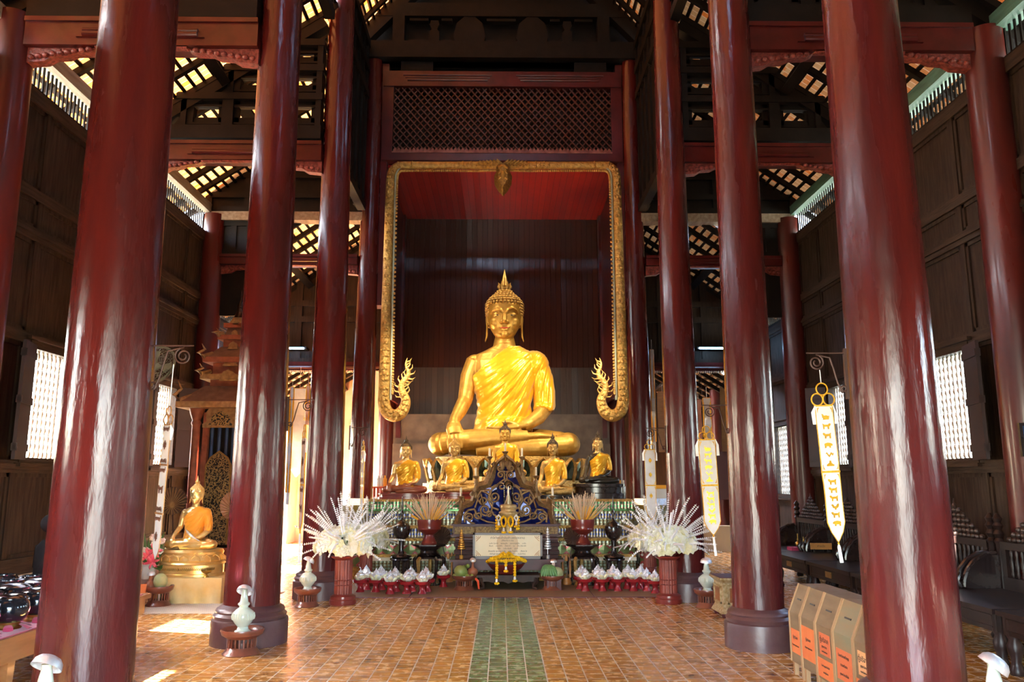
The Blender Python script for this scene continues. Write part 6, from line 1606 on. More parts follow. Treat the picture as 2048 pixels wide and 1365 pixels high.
for px, sd in ((1425,'right'),(581,'left')):
    p = P(px, 697, 16.6); t = thing('tube_lamp', 'bluish tube lamp glowing high in the %s rear bay' % sd, 'lamp', p, 0, 'tube lamps'); t['label'] = 'bluish tube lamp glowing high in the %s rear bay' % sd
    MB().tube([(-.28,0,0),(.28,0,0)], .018, 8).build('tube', M['tube'] if 'tube' in M else M.setdefault('tube', mat('tube_glow', (.35,.65,1), emit=6)), t)
    MB().mm(-.32,.32,.02,.3,-.01,.04).build('batten', M['darker'], t)

# ---------------------------------------------------------------- left side: gilded statue, shrine
lb = G(380, 1209); Yl = lb.y
xL, xR = P(300,1209,Yl).x, P(440,1209,Yl).x
zt = P(380,1157,Yl).z
t = thing('cloth_plinth', 'low plinth wrapped in shiny gold cloth under the left golden statue', 'plinth', ((xL+xR)/2, Yl, 0))
w = (xR-xL)/2
f = MB(); n = 22; vs = []
for z in (0, zt*.15, zt*.4, zt*.7, zt*.96, zt):
    for k in range(n+1):
        x = -w + 2*w*k/n; vs.append((x, .02*sin(k*1.3+z*14)*(1-z/zt)*.8, z))
f.add(vs, [(r*(n+1)+k, r*(n+1)+k+1, (r+1)*(n+1)+k+1, (r+1)*(n+1)+k) for r in range(5) for k in range(n)])
f.mm(-w, w, .02, .75, 0, zt)
f.build('gold_cloth', M['goldcloth'] if 'goldcloth' in M else M.setdefault('goldcloth', mat('gold_cloth', (.98,.75,.38), (.92,.62,.22), rough=.32, metal=.2, sc=4, bump=.3, bsc=7)), t, True, 60)
Ys = Yl+.36; cxs = P(386,1100,Ys)
zb1 = P(386,1156,Ys-.25).z
for (y0, y1, rx, ry, nm_, m_) in ((1156,1122,.46,.3,'lower','gold_bright'),(1122,1098,.42,.27,'upper','gold_bright')):
    pass
zk = P(386,1100,Ys-.15).z
o = thing('statue_plinth', 'two-tier gilded base with a lettered band under the left golden statue', 'plinth', (cxs.x, Ys, zt+.001))
hh = zk-zt
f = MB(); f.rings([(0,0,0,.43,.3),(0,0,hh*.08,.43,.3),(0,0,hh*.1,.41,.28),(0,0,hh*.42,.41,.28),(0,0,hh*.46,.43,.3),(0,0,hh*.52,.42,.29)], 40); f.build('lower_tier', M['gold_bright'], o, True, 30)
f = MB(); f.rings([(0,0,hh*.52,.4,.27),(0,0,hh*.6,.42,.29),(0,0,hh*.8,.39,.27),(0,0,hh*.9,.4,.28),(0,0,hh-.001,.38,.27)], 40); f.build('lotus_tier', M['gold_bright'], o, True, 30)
f = MB()
for k in range(9):
    a = PI+PI*(k+.5)/9; x, y = .405*cos(a), .283*sin(a)
    f.tube([(x-.055,y+.0,hh*.58),(x-.05,y-.01,hh*.72),(x,y-.02,hh*.82),(x+.05,y-.01,hh*.72),(x+.055,y,hh*.58)], .01, 6)
f.build('petal_relief', M['gold_bright'], o, True)
f = MB(); rn = random.Random(4)
for k in range(34):
    a = PI*1.18 + PI*.64*k/34; x, y = .413*cos(a), .283*sin(a); z = hh*.27
    f.tube([(x,y,z-.02+rn.random()*.01),(x+.008,y-.004,z+.012),(x+.012,y,z-.012),(x+.016,y-.002,z+.02)], .004, 5)
f.build('relief_lettering', M['gold_carve'], o)
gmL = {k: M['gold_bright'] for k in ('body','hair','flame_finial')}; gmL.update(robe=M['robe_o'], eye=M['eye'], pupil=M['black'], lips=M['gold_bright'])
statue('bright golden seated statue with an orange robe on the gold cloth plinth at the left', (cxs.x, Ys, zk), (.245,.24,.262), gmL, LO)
p = P(398, 1075, Ys-.2)
t = thing('lotus_buds', 'silver lotus buds laid in the lap of the left golden statue', 'flowers', (p.x, Ys-.16, zk+.105))
for k in range(4): MB().tube([(0,0,0),(-.05-.02*k,-.01*k,.03+.012*k),(-.09-.02*k,-.01*k,.05+.022*k),(-.12-.02*k,-.01*k,.06+.03*k)], [.004,.005,.018,.003], 7).build('bud', M['silver'], t, True)
p = P(412, 1154, Yl+.08)
o = MB().lathe([(.035,0),(.03,.01),(.012,.03),(.014,.04),(.05,.055),(.068,.075),(.07,.085),(.06,.075),(.005,.05)], 24).build('gold_bowl', M['brass'], None, True, 40, (p.x, Yl+.09, zt+.001)); tag(o, 'little footed brass bowl before the base of the left golden statue', 'bowl')
m_ = MB(); m_.mm(-4.45,-3.0,Yl-.75,Yl+1.1,0,.005)
tag(m_.build('woven_mat', M['mat_g']), 'pale grey woven mat under the gold cloth plinth', 'mat')
c3 = G(316, 1216); c3 = Vector((c3.x*1.015, c3.y+.15, 0)); fretted_stand('terracotta fretted stand left of the gold cloth plinth', c3, .17, .24, M['terra'], 'fruit stands')
fruit('melon', 'pale yellow melon on the stand left of the gold cloth plinth', 'fruit', c3+Vector((.02,-.03,.295)), (.085,.08,.095), M['melon'])
o = MB().lathe([(.05,0),(.08,.03),(.075,.07),(.03,.1),(.025,.16),(.03,.17)], 20).build('terracotta_flask', M['terra2'], None, True, 50, c3+Vector((-.1,-.02,.2))); tag(o, 'orange terracotta flask left of the gold cloth plinth', 'flask')
silver_cup('white-lit silver cup on the flask left of the gold cloth plinth', c3+Vector((-.1,-.02,.375)), .045, (.2,0,0))
o = MB().mm(-.1,.1,-.006,.006,0,.16).build('orange_card', M['orange_paper'], None, loc=c3+Vector((-.19,-.2,.12))); tag(o, 'orange card leaning on the stand left of the gold cloth plinth', 'card'); o.rotation_euler = (-.3,0,.2)
pv = P(300, 1158, Yl+.25)
t = thing('flower_vase', 'vase of pink lilies and pale blossoms left of the golden statue', 'vase', (pv.x-.02, Yl+.2, zt*.9))
MB().lathe([(.06,0),(.09,.05),(.1,.1),(.07,.16),(.09,.19)], 24).build('vase', M['white'], t, True, 50)
lil = MB()
for k in range(6):
    a = k*PI/3; lil.tube([(0,0,0),(.035*cos(a),-.02,.035*sin(a)),(.075*cos(a),-.03,.075*sin(a)),(.1*cos(a),-.01,.1*sin(a))], [.01,.022,.02,.002], 5, flat=(1,.4))
lme = lil.mesh('lily', True); lme.materials.append(M['lily'])
for (x, z) in ((.04,.3),(-.06,.24),(.13,.36),(.1,.22)):
    o = bpy.data.objects.new('lily', lme); C.objects.link(o); o.parent = t; o.location = (x,-.1,z); o.rotation_euler = (0,x*8,0)
pk = flower_head(M['palepink'], .05, 9); rn = random.Random(8)
for k in range(16):
    o = bpy.data.objects.new('blossom', pk); C.objects.link(o); o.parent = t; o.location = (rn.uniform(-.12,.2), rn.uniform(-.08,.05), rn.uniform(.2,.55)); o.rotation_euler = (1.2+rn.uniform(-.5,.5), rn.uniform(-.5,.5), 0)
f = MB()
for k in range(40):
    x, z = rn.uniform(-.13,.22), rn.uniform(.15,.6); f.tube([(x*.3,0,.15),(x*.8,-.02,z*.8),(x,-.03,z)], [.005,.02,.002], 4, flat=(1,.3))
f.build('foliage', M['leaf'], t)
round_fan('round brown palm-leaf fan left behind the golden statue', 347, 1002, 27, 349, 1170, M['talipot'], Yl+.82)
round_fan('round pale palm-leaf fan right behind the golden statue', 470, 1012, 28, 457, 1185, M['talipot_l'], Yl+.82)

# tiered shrine
SX, SY, hb, he = -4.17, 12.55, .47, .63
t = thing('shrine', 'tiered wooden shrine with gilded arches and black-gold lacquer panel behind the golden statue', 'shrine', (SX, SY, 0))
zf = lambda y, Y=SY-hb: P(450, y, Y).z
b_ = MB(); b_.mm(-hb-.1,hb+.1,-hb-.1,hb+.1,0,.35); b_.mm(-hb-.04,hb+.04,-hb-.04,hb+.04,.35,.55); b_.build('base', M['shrine_red'], t)
b_ = MB(); b_.mm(-hb+.08,hb-.08,-hb+.12,hb-.08,.55,2.6); b_.build('core', M['darker'], t)
ze = zf(812)
for sx in (-1,1):
    for sy in (-1,1):
        MB().lathe([(.09,.55),(.09,.62),(.065,.66),(.06,ze-.3),(.075,ze-.26),(.06,ze-.22),(.1,ze-.12),(.12,ze-.02),(.12,ze)], 12, (sx*hb*.9, sy*hb*.9, 0)).build('corner_post', M['shrine_red'], t, True, 40)
for x in (-.27,.2): MB().mm(x-.04,x+.04,-hb+.02,-hb+.1,.55,ze-.1).build('door_post', M['shrine_red'], t)
for x in (-.19,-.08,.03,.13): MB().lathe([(.03,1.0),(.035,1.4),(.025,1.45),(.035,1.6),(.025,1.75),(.03,ze-.12)], 10, (x,-hb+.09,0)).build('blue_pillar', M['bluepaint'], t, True, 50)
pz0, pz1 = .6, zf(905, SY-hb-.03)
pw_ = .17; poly = [(-pw_,pz0),(pw_,pz0),(pw_,pz1-.22),(pw_*.7,pz1-.1),(0,pz1),(-pw_*.7,pz1-.1),(-pw_,pz1-.22)]
f = MB(); f.prism_y([(a*1.14,b+.0 if b < 1 else b+.025) for a, b in poly], -hb-.02, -hb+.01, dx=-.03); f.build('panel_border', M['gold_dull'], t)
f = MB(); f.prism_y(poly, -hb-.035, -hb-.015, dx=-.03); f.build('lacquer_panel', M['lacpanel'], t)
def arch(mb, cx, y, z, w, h, d=.05):
    pts = [(cx-w,z),(cx-w*1.02,z+h*.12),(cx-w*.8,z+h*.2),(cx-w*.85,z+h*.5),(cx-w*.5,z+h*.8),(cx-w*.2,z+h*.88),(cx,z+h)]
    pts = pts + [(2*cx-a, b) for a, b in pts[-2::-1]]
    mb.prism_y(pts, y-d, y)
f = MB(); arch(f, -.03, -hb+.02, zf(856), .27, zf(812)-zf(856)+.12); f.build('gilded_arch', M['shrine_tan'], t)
f = MB(); arch(f, -.03, -hb-.03, zf(852), .17, .22, .02); f.build('arch_filigree', M['lacpanel'], t)
def frustum(mb, r0, z0, r1, z1): mb.add([(sx*r0,sy*r0,z0) for sx, sy in ((-1,-1),(1,-1),(1,1),(-1,1))] + [(sx*r1,sy*r1,z1) for sx, sy in ((-1,-1),(1,-1),(1,1),(-1,1))], [(0,3,2,1),(4,5,6,7),(0,1,5,4),(1,2,6,5),(2,3,7,6),(3,0,4,7)])
lv = [(815,775,.64,.33),(762,748,.4,.38),(720,700,.36,.2),(680,672,.24,.23),(654,646,.17,.16)]
z_prev = ze
zz = lambda y: zf(y, SY-.2)
tiers = [(ze-.04, ze+.05, .66,.66,'shrine_tan'), (ze+.05, zz(775), .64,.36,'shrine_roof'), (zz(775), zz(762), .3,.3,'shrine_red'), (zz(762), zz(752), .42,.42,'shrine_tan'), (zz(752), zz(728), .28,.28,'shrine_red'),
         (zz(728), zz(718), .4,.41,'shrine_red'), (zz(718), zz(694), .38,.2,'shrine_roof'), (zz(694), zz(680), .18,.18,'shrine_red'), (zz(680), zz(671), .25,.25,'shrine_red'), (zz(671), zz(655), .17,.14,'shrine_roof'), (zz(655), zz(646), .19,.19,'shrine_red'), (zz(646), zz(632), .13,.08,'shrine_tan')]
for i, (z0, z1, r0, r1, m_) in enumerate(tiers):
    f = MB(); frustum(f, r0, z0, r1, z1); f.build('roof_tier', M[m_], t)
for (y0, y1, r, w) in ((765,742,.36,.13),(735,714,.3,.11),(700,684,.22,.08),(672,660,.17,.06),(650,640,.14,.05)):
    f = MB(); arch(f, 0, -r, zz(y0), w, zz(y1)-zz(y0)); f.build('antefix', M['shrine_tan'], t)
for (r, z0, h_) in ((.62, ze+.06, .3),(.4, zz(752), .16),(.39, zz(718), .2),(.24, zz(671), .1)):
    for sx in (-1,1):
        for sy in (-1,1): MB().tube([(sx*r*.75,sy*r*.75,z0+h_*.35),(sx*r,sy*r,z0),(sx*(r+.06),sy*(r+.06),z0+h_*.25),(sx*r*.98,sy*r*.98,z0+h_*.6),(sx*(r+.03),sy*(r+.03),z0+h_)], [.03,.045,.035,.022,.004], 8).build('corner_finial', M['shrine_tan'], t, True)
MB().lathe([(.1,zz(632)),(.07,zz(622)),(.05,zz(612)),(.06,zz(606)),(.02,zz(596)),(.004,zz(575))], 12).build('spire', M['blackwood'], t, True, 50)

# wall fan
FO = Vector((-4.62, 10.6, P(330,730,10.6).z))
t = thing('wall_fan', 'grey-green caged electric fan jutting from the outer left column', 'fan', FO)
nrm = Vector((.72,-.42,-.55)).normalized(); qf = nrm.to_track_quat('Z','Y').to_matrix().to_4x4()
f = MB()
for r, z in ((.27,0),(.27,.03),(.25,.07),(.18,.1),(.1,.115),(.06,.12),(.25,-.04),(.17,-.07)): f.tube([qf @ Vector((r*cos(2*PI*k/28), r*sin(2*PI*k/28), z)) for k in range(29)], .003 if r < .26 else .006, 5)
for k in range(30):
    a = 2*PI*k/30; f.tube([qf @ Vector((r*cos(a+.5*(.27-r)), r*sin(a+.5*(.27-r)), z)) for r, z in ((.05,.12),(.15,.107),(.24,.075),(.27,.03),(.27,0),(.24,-.045),(.1,-.08))], .002, 4)
f.build('cage', M['wire'], t)
f = MB(); f.tube([qf @ Vector((.275*cos(2*PI*k/28), .275*sin(2*PI*k/28), .012)) for k in range(29)], .016, 6, flat=(1,1)); f.build('rim_band', M['fan_g'], t, True)
for k in range(3):
    f = MB(); a = 2*PI*k/3; vs = [qf @ Vector((r*cos(a+da), r*sin(a+da), .03+dz)) for r, da, dz in ((.04,-.3,0),(.22,-.45,-.02),(.24,.1,.0),(.2,.5,.03),(.04,.4,.02))]
    f.add(vs, [(0,1,2,3,4)]); f.add([v + qf.to_3x3() @ Vector((0,0,.004)) for v in vs], [(4,3,2,1,0)]); f.build('blade', M['fan_g'], t)
f = MB(); f.lathe([(.05,.03),(.05,.06),(.02,.07)], 16, M=qf); f.lathe([(.03,-.22),(.07,-.2),(.075,-.1),(.05,-.05)], 16, M=qf); f.build('motor', M['fan_g'], t, True, 50)
MB().tube([qf @ Vector((0,0,-.2)), qf @ Vector((0,0,-.25)) , Vector((-.45,.3,.05)), Vector((-.45,.3,.05))+Vector((-.02,.02,0))], .02, 8).build('mount_arm', M['iron'], t)

# ---------------------------------------------------------------- bowl table at the left
t = thing('bowl_table', 'orange wooden table carrying the black alms bowls at the left edge', 'table', (-3.93, 6.3, 0))
MB().mm(-.7,.73,-1.5,1.35,.46,.5).build('tabletop', M['tablewood'], t)
MB().mm(-.65,.7,-1.45,1.3,.33,.46).build('apron', M['tablewood'], t)
for x in (-.62,.62):
    for y in (-1.4,-.62,1.2): MB().prism([(-.045,-.045),(.045,-.045),(.045,.045),(-.045,.045)], lambda a, b: (x+a*.7,y+b*.7,0), lambda a, b: (x+a,y+b,.46)).build('leg', M['tablewood'], t)
o = MB().mm(-4.55,-3.23,5.0,7.55,.5005,.506).build('table_runner', M['pinkcloth']); tag(o, 'bright pink cloth spread under the alms bowls', 'cloth')
def alms(label, x, y, lid):
    t = thing('alms_bowl', label, 'bowl', (x,y,.507), 0, 'black alms bowls')
    MB().lathe([(.08,0),(.085,.012),(.07,.03),(.075,.05),(.085,.055)], 24).build('brass_stand', M['brass'], t, True, 40)
    MB().lathe([(.04,.035),(.08,.045),(.115,.085),(.125,.13),(.118,.17),(.1,.195),(.104,.2),(.096,.2),(.09,.18),(.1,.12),(.005,.06)], 36).build('bowl', M['bowlblack'], t, True, 60)
    if lid: MB().lathe([(.108,.198),(.108,.206),(.09,.218),(.05,.228),(.002,.231)], 32).build('lid', M['bowlblack'], t, True, 50)
    f = MB()
    for k in range(6): a = k*1.05; f.tube([(.08*cos(a),.08*sin(a),.03),(.12*cos(a),.12*sin(a),.018),(.15*cos(a),.15*sin(a),.002)], [.02,.03,.03], 4, flat=(.15,1))
    f.build('pink_wrap', M['pinkcloth'], t)
rows = [(-3.4,(5.14,5.48,5.82,6.16)),(-3.72,(5.72,6.06,6.4,6.74)),(-4.04,(6.2,6.54,6.88,7.22)),(-4.34,(6.6,6.94,7.28))]
for i, (x, ys) in enumerate(rows):
    for k, y in enumerate(ys): alms('glossy black %s alms bowl, %s from the front in the %s row from the aisle' % ('lidded' if i < 2 else 'open', ORD[k], ORD[i]), x, y, i < 2)
for k, (c_, lb) in enumerate((('blackwood','lowest'),('gold_dull','middle'),('blackwood','topmost'))):
    t = thing('framed_picture', 'small framed picture lying flat behind the alms bowls, %s of the stack' % lb, 'picture', (-4.47+.02*k, 7.5, .508+.03*k), .1*k, 'stacked framed pictures')
    MB().mm(-.14,.14,-.11,.11,0,.028).build('frame', M[c_], t); MB().mm(-.11,.11,-.08,.08,.028,.0285).build('print', M['peach_paper'], t)

# person behind the nearest left column
t = thing('person', 'person in a dark jacket and blue jeans half hidden behind the nearest left column', 'person', (-4.36, 8.05, 0), 2.7)
mb = MB()
mb.rings([(0,0,.55,.13,.1),(0,0,.7,.14,.1),(0,0,.85,.15,.11),(0,.0,.92,.12,.09),(0,0,.96,.05,.05),(0,0,1.0,.045,.05)], 20)
mb.rings([(0,-.02,.98,.05,.06),(0,-.02,1.02,.075,.085),(0,-.02,1.1,.08,.09),(0,0,1.16,.06,.07),(0,0,1.18,.02,.02)], 18)
for s_ in (-1,1):
    mb.tube([(s_*.07,0,.58),(s_*.075,-.01,.32),(s_*.08,.01,.06)], [.08,.06,.04], 12); mb.tube([(s_*.08,.02,.05),(s_*.08,-.1,.03)], [.04,.03], 10)
    mb.tube([(s_*.14,0,.88),(s_*.2,-.02,.7),(s_*.17,-.12,.55)], [.05,.04,.03], 10)
    for k in range(5): mb.tube([(s_*.17-.02+.01*k,-.12,.55),(s_*.165-.025+.012*k,-.16,.5)], [.009,.007], 5)
mb.ell((0,-.1,1.06), (.012,.02,.018), 6, 5)
bd = remesh(mb, .012, 1); bd.materials.append(M['skin']); o = bpy.data.objects.new('body', bd); C.objects.link(o); o.parent = t
MB().rings([(0,0,.5,.16,.13),(0,0,.7,.165,.13),(0,0,.88,.165,.125),(0,0,.95,.09,.085)], 20).build('jacket', M['darkcloth'], t, True)
f = MB()
for s_ in (-1,1): f.tube([(s_*.14,0,.88),(s_*.2,-.02,.7),(s_*.175,-.11,.57)], [.065,.055,.045], 10)
f.build('sleeve', M['darkcloth'], t, True)
f = MB()
for s_ in (-1,1): f.tube([(s_*.07,0,.6),(s_*.075,-.01,.32),(s_*.08,.01,.05)], [.092,.075,.06], 12)
f.build('jeans', M['denim'], t, True)
MB().ell((0,.015,1.105), (.1,.112,.095), 16, 10).build('hair', M['darkcloth'], t, True)

# ---------------------------------------------------------------- donation boxes
FX = 2.32; YB_ = [6.70,6.455,6.155,5.836,5.507,5.215]
TM = lambda y, z, x=FX-.006: Matrix(((0,0,-1,x),(-1,0,0,y),(0,1,0,z),(0,0,0,1)))
BOX = [('farthest', 'plywood', [(.12,.3,'orange_paper',.8)]), ('second farthest', 'plywood', [(.06,.3,'orange_paper',.98)]), ('middle', 'plywood', [(.05,.2,'orange_paper2',.62),(.23,.36,'orange_paper',.96)]), ('green-stained, second nearest', 'plygreen', [(.1,.3,'orange_paper2',.78)]), ('nearest', 'plywood', [(.05,.2,'peach_paper',.62),(.23,.37,'orange_paper',.96)])]
M['orange_paper2'] = mat('faded_red_paper', (.72,.17,.06), rough=.6)
for i, (nm_, m_, labs) in enumerate(BOX):
    y1, y0 = YB_[i]-.004, YB_[i+1]+.004; yc = (y0+y1)/2; wd = y1-y0
    lb = 'plywood donation box with %s, %s in the row' % (['one orange label','a wide orange label','two orange labels','a faded red label','a peach and an orange label'][i], nm_)
    t = thing('donation_box', lb, 'donation box', (0,0,0), 0, 'donation boxes')
    pr = [(FX,.1),(FX,.475),(FX+.09,.69),(FX+.3,.69),(FX+.3,.1)]
    MB().prism(pr, lambda a, b: (a,y0,b), lambda a, b: (a,y1,b)).build('box_body', M[m_], t)
    for yy in (y0-.002, y1-.012):
        e = MB(); e.bar((FX-.003,yy+.007,.1),(FX-.003,yy+.007,.478),.014,.012,up=(1,0,0)); e.bar((FX-.003,yy+.007,.475),(FX+.088,yy+.007,.693),.014,.012,up=(1,0,0)); e.build('edge_strip', M['plyedge'] if 'plyedge' in M else M.setdefault('plyedge', mat('plywood_edge', (.42,.25,.12), rough=.5)), t)
    s_ = MB(); u = .5; x_, z_ = FX+.09*u, .475+.215*u; nx, nz = -.215, .09; l_ = math.hypot(nx, nz); nx /= l_; nz /= l_
    s_.bar((x_+nx*.001, yc-wd*.16, z_+nz*.001), (x_+nx*.001, yc+wd*.16, z_+nz*.001), .012, .006, up=(nx,0,nz)); s_.build('coin_slot', M['black'], t)
    for yy in (y0+.03, y1-.03):
        for xx in (FX+.02, FX+.27): MB().mm(xx-.016,xx+.016,yy-.016,yy+.016,0,.1).build('leg', M['plyedge'], t)
    for k, (d0, d1, pm, fr_) in enumerate(labs):
        z1_, z0_ = .475-d0, .475-d1
        MB().mm(FX-.004,FX,yc-wd*fr_/2+.004,yc+wd*fr_/2-.004,z0_,z1_).build('paper_label', M[pm], t)
        big_ = (i in (2,4) and k == 0); zc_ = (z0_+z1_)/2
        if i in (0,1): ls = [('ตู้บริจาค', .03, .03), ('บำรุงพระพุทธศาสนา', .018, -.03)]
        elif big_: ls = [('ตู้บริจาค', .048, .03), ('บูรณะวิหาร', .022, -.015), ('ตามกำลังศรัทธา', .016, -.05)]
        elif i == 3: ls = [('ร่วมบริจาคทำบุญ', .026, .06), ('ตามศรัทธา', .026, 0), ('บูรณะวิหารไม้สัก', .022, -.06)]
        else: ls = [('ร่วมทำบุญค่าน้ำค่าไฟ', .018, .02), ('ขออนุโมทนา', .018, -.025)]
        for s__, sz, dz in ls: text_mesh(s__, sz, 'lettering', M['ink'], t, TM(yc, zc_+dz-sz*.3))
# cream gilt cabinet
p = G(1447, 1238)
t = thing('carved_cabinet', 'small cream and gilt carved cabinet behind the second right column', 'cabinet', (p.x+.2, p.y+.2, 0), .0)
W_, H_ = .22, P(1447,1157,p.y).z
MB().rings([(0,0,.05,.32,.32),(0,0,.09,.29,.29),(0,0,.13,.26,.26)], 4).build('base_moulding', M['creamcabinet'], t)
MB().mm(-.19,.19,-.19,.19,.12,H_-.06).build('body', M['creamcabinet'], t)
MB().mm(-.13,.13,-.2,-.185,.17,H_-.11).build('front_panel', M['tablewood'], t); MB().mm(-.2,-.185,-.13,.13,.17,H_-.11).build('side_panel', M['tablewood'], t)
f = MB()
for a, b, c_, d in ((-.14,.14,.15,.17),(-.14,.14,H_-.11,H_-.09),(-.14,-.12,.15,H_-.1),(.12,.14,.15,H_-.1)): f.mm(a,b,-.212,-.19,c_,d); f.mm(-.212,-.19,a,b,c_,d)
f.build('panel_moulding', M['creamcabinet'], t)
MB().rings([(0,0,H_-.06,.27,.27),(0,0,H_-.02,.33,.33),(0,0,H_,.33,.33)], 4).build('cornice', M['creamcabinet'], t); MB().mm(-.22,.22,-.22,.22,H_,H_+.006).build('top', M['maroon'], t)
for x in (-.17,.17):
    for y in (-.17,.17): MB().lathe([(.03,0),(.04,.03),(.03,.06)], 10, (x,y,0)).build('foot', M['maroon'], t, True)
for c_ in t.children:
    if c_.name.split('.')[0] in ('base_moulding','cornice'): c_.rotation_euler = (0,0,PI/4)

# ---------------------------------------------------------------- carved benches along the right wall
def bench_proto():
    t = thing('carved_bench', '', 'bench', (0,0,0)); L = 1.34
    MB().mm(3.98,4.95,.01,L-.01,.445,.485).build('seat', M['benchtop'] if 'benchtop' in M else M.setdefault('benchtop', mat('bench_top', (.016,.01,.01), (.026,.015,.014), rough=.3, sc=4, st=(1,.3,1), spec=.4)), t)
    MB().mm(4.02,4.06,.03,L-.03,.3,.445).build('apron', M['bw2'] if 'bw2' in M else M.setdefault('bw2', mat('bench_wood', (.026,.012,.01), (.015,.009,.008), rough=.4, sc=6, spec=.35)), t)
    f = MB(); f.mm(4.01,4.02,.08,L-.08,.33,.34); f.mm(4.01,4.02,.08,L-.08,.42,.43); f.build('apron_bead', M['bw2'], t)
    MB().mm(4.008,4.02,L*.45,L*.45+.17,.345,.415).build('brass_plate', M['brassplate'] if 'brassplate' in M else M.setdefault('brassplate', mat('dull_brass', (.42,.25,.08), (.34,.2,.06), rough=.4, metal=.5, sc=30)), t)
    for y in (.08, L-.08):
        for x in (4.07, 4.86): MB().lathe([(.05,0),(.06,.03),(.045,.06),(.035,.1),(.055,.17),(.06,.22),(.04,.27),(.055,.3),(.055,.445)], 14, (x,y,0)).build('leg', M['bw2'], t, True, 50)
    X = 4.88
    f = MB(); f.mm(X-.03,X+.03,.1,L-.1,.485,.6); f.mm(X-.03,X+.03,.1,L-.1,.86,.93); f.mm(X-.025,X+.025,.1,.17,.485,.93); f.mm(X-.025,X+.025,L-.17,L-.1,.485,.93); f.build('back_frame', M['bw2'], t)
    sp = MB().lathe([(.012,.6),(.02,.63),(.012,.66),(.024,.73),(.012,.79),(.02,.83),(.012,.86)], 8).mesh('spindle', True, 60); sp.materials.append(M['bw2'])
    for k in range(12):
        o = bpy.data.objects.new('spindle', sp); C.objects.link(o); o.parent = t; o.location = (X, .22+(L-.44)*k/11, 0)
    f = MB()
    for r in range(6):
        n = 13-2*r
        for k in range(n):
            y = L/2 + (k-(n-1)/2)*.076; z = .955 + r*.05
            f.ell((X,y,z), (.03,.03,.026), 8, 5); f.ell((X,y,z-.024), (.015,.015,.012), 6, 4)
    f.lathe([(.02,1.22),(.03,1.25),(.012,1.28),(.004,1.33)], 8, (X,L/2,0)); f.build('beaded_pediment', M['bw3'] if 'bw3' in M else M.setdefault('bw3', mat('worn_turned_wood', (.05,.028,.022), (.03,.017,.014), rough=.35, sc=9)), t, True)
    for y in (.05, L-.05):
        MB().lathe([(.035,.485),(.035,.9),(.05,.93),(.03,.96),(.05,1.0),(.03,1.04),(.05,1.08),(.03,1.11),(.045,1.15),(.01,1.2)], 12, (X,y,0)).build('back_post', M['bw2'], t, True, 50)
        pts = [(4.5,.487),(4.5,.56),(4.53,.64),(4.6,.72),(4.7,.78),(4.78,.8),(4.85,.8),(4.85,.487)]
        f = MB(); f.prism(pts, lambda a, b: (a, y-.025, b), lambda a, b: (a, y+.025, b)); f.tube([(4.49,y,.5),(4.5,y,.57),(4.54,y,.66),(4.61,y,.74),(4.72,y,.8),(4.83,y,.815)], .028, 8); f.tube([(4.46,y,.5),(4.43,y,.56),(4.46,y,.62),(4.49,y,.58)], [.03,.03,.025,.01], 8)
        f.build('scroll_arm', M['blackwood'], t, True, 40)
    return t
bl_ = ['nearest dark carved bench along the right wall, at the right edge','dark carved bench along the right wall, second from the camera','dark carved bench along the right wall, third from the camera, behind the donation boxes','dark carved bench along the right wall, fourth from the camera','dark carved bench along the right wall, fifth from the camera','farthest dark carved bench along the right wall']
b0 = bench_proto()
for k in range(6):
    if k == 0: b0.location = (0,5.35,0); b0['label'] = bl_[0]; b0['group'] = 'carved benches'
    else: dup(b0, (0,5.35+1.36*k,0), None, bl_[k], 'carved benches')
bz = .4855
p = G(1587, 1101, bz); o = MB().mm(-.16,.16,-.11,.11,0,.045).build('pink_book', M['pink_paper'], None, loc=(p.x+.1,p.y,bz)); tag(o, 'flat pink-red cushion on the far dark bench', 'cushion')
p = G(1636, 1106, bz); t = thing('desk_sign', 'orange-yellow notice on little legs on the dark bench', 'sign', (p.x+.05,p.y,bz), -.15)
MB().mm(-.15,.15,-.012,.012,.045,.135).build('notice_board', M['notice'] if 'notice' in M else M.setdefault('notice', mat('notice_orange', (.5,.24,.05), rough=.5)), t)
for x in (-.1,.1): MB().mm(x-.008,x+.008,-.02,.02,0,.05).build('leg', M['black'], t)
text_mesh('ห้ามนั่ง', .04, 'lettering', M['ink'], t, Matrix.Translation((0,-.0135,.08)) @ XZ)
for px, sd in ((1580,'larger, left'),(1591,'smaller, right')):
    p = G(px, 1094, bz); o = MB().lathe([(.03,0),(.05,.03),(.045,.06),(.015,.08),(.02,.1),(.008,.14),(.012,.2)], 14).build('brass_bell', M['brass'], None, True, 50, (p.x+.15,p.y+.05,bz)); tag(o, 'dull brass hand bell on the far dark bench, %s of two' % sd, 'bell', 'bells on the bench')
    if px == 1591: o.scale = (.75,)*3
t = thing('framed_picture', 'framed blue picture hanging on the outer right column, cut by the picture edge', 'picture', (4.98, 7.62, P(2045,880,7.62).z)); 
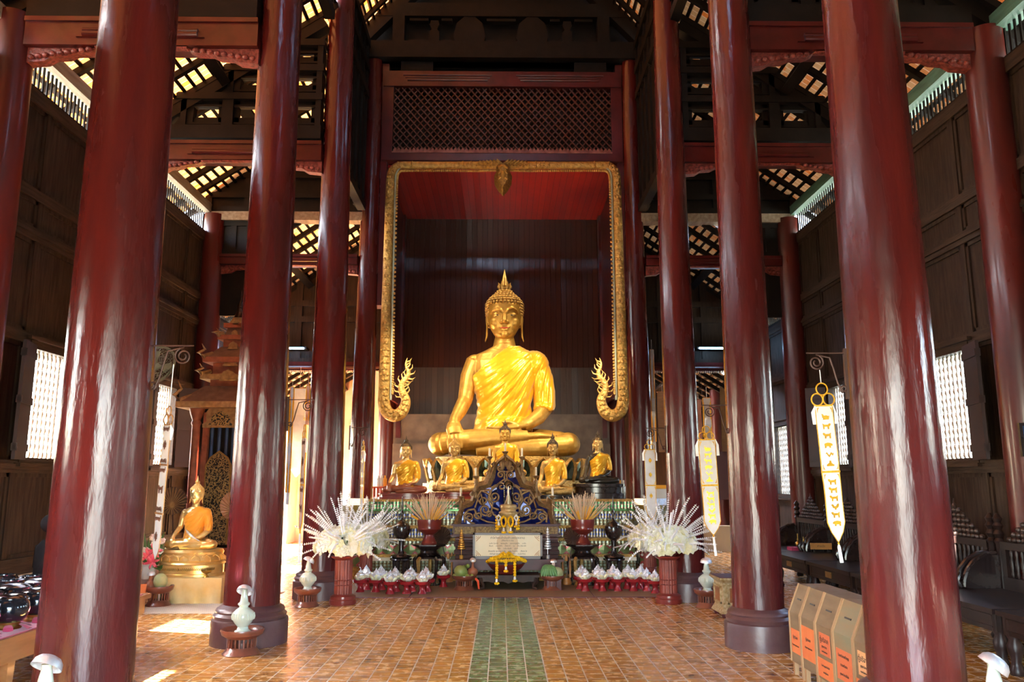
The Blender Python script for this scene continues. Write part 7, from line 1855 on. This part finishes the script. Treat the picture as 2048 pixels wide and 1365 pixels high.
MB().mm(-.03,.5,-.01,.02,-.16,.16).build('picture_frame', M['blackwood'], t); MB().mm(0,.47,-.014,-.01,-.13,.13).build('picture_print', M['bluepaint'], t)

# ---------------------------------------------------------------- light
W = bpy.data.worlds.new('sky'); S.world = W; W.use_nodes = True; nt = W.node_tree; bg = nt.nodes['Background']
sky = nt.nodes.new('ShaderNodeTexSky'); sky.sky_type = 'NISHITA'; sky.sun_disc = False; sky.sun_elevation = math.radians(48); sky.sun_rotation = math.radians(277); sky.air_density = 1.2; sky.dust_density = 2.5
nt.links.new(sky.outputs[0], bg.inputs[0]); bg.inputs[1].default_value = SKY
def sun(name, d, e, ang, col):
    l = bpy.data.lights.new(name, 'SUN'); l.energy = e; l.angle = ang; l.color = col; o = bpy.data.objects.new(name, l); C.objects.link(o)
    o.rotation_mode = 'QUATERNION'; o.rotation_quaternion = Vector(d).to_track_quat('-Z','Y'); return o
sun('sun', (1, -.26, -1.06), SUN, .009, (1,.95,.86))
def spot(name, loc, tgt, e, col, size=1.2, rad=.12):
    l = bpy.data.lights.new(name, 'SPOT'); l.energy = e; l.color = col; l.spot_size = size; l.spot_blend = .8; l.shadow_soft_size = rad; o = bpy.data.objects.new(name, l); C.objects.link(o)
    o.location = loc; o.rotation_mode = 'QUATERNION'; o.rotation_quaternion = (Vector(tgt)-Vector(loc)).to_track_quat('-Z','Y'); return o
for x in (-1.75, 1.75): spot('niche_lamp', (x, 14.25, 7.05), (0, 15.2, 3.4), NICHE, (1,.8,.5))
for s_ in (-1, 1): spot('altar_fill', (s_*2.15, 12.2, 4.6), (0, 14.2, 2.6), ALTAR, (1,.82,.55), 1.3)  # fill spots with no fixture, added to brighten the altar front and statue
vs_ = S.view_settings; vs_.view_transform = 'Standard'; vs_.look = 'None'; vs_.exposure = EXPO; vs_.gamma = 1; vs_.use_curve_mapping = False
cy = S.cycles; cy.max_bounces = 8; cy.diffuse_bounces = 5; cy.glossy_bounces = 4; cy.transmission_bounces = 4; cy.transparent_max_bounces = 8
cy.caustics_reflective = False; cy.caustics_refractive = False; cy.sample_clamp_indirect = 8; cy.use_denoising = True
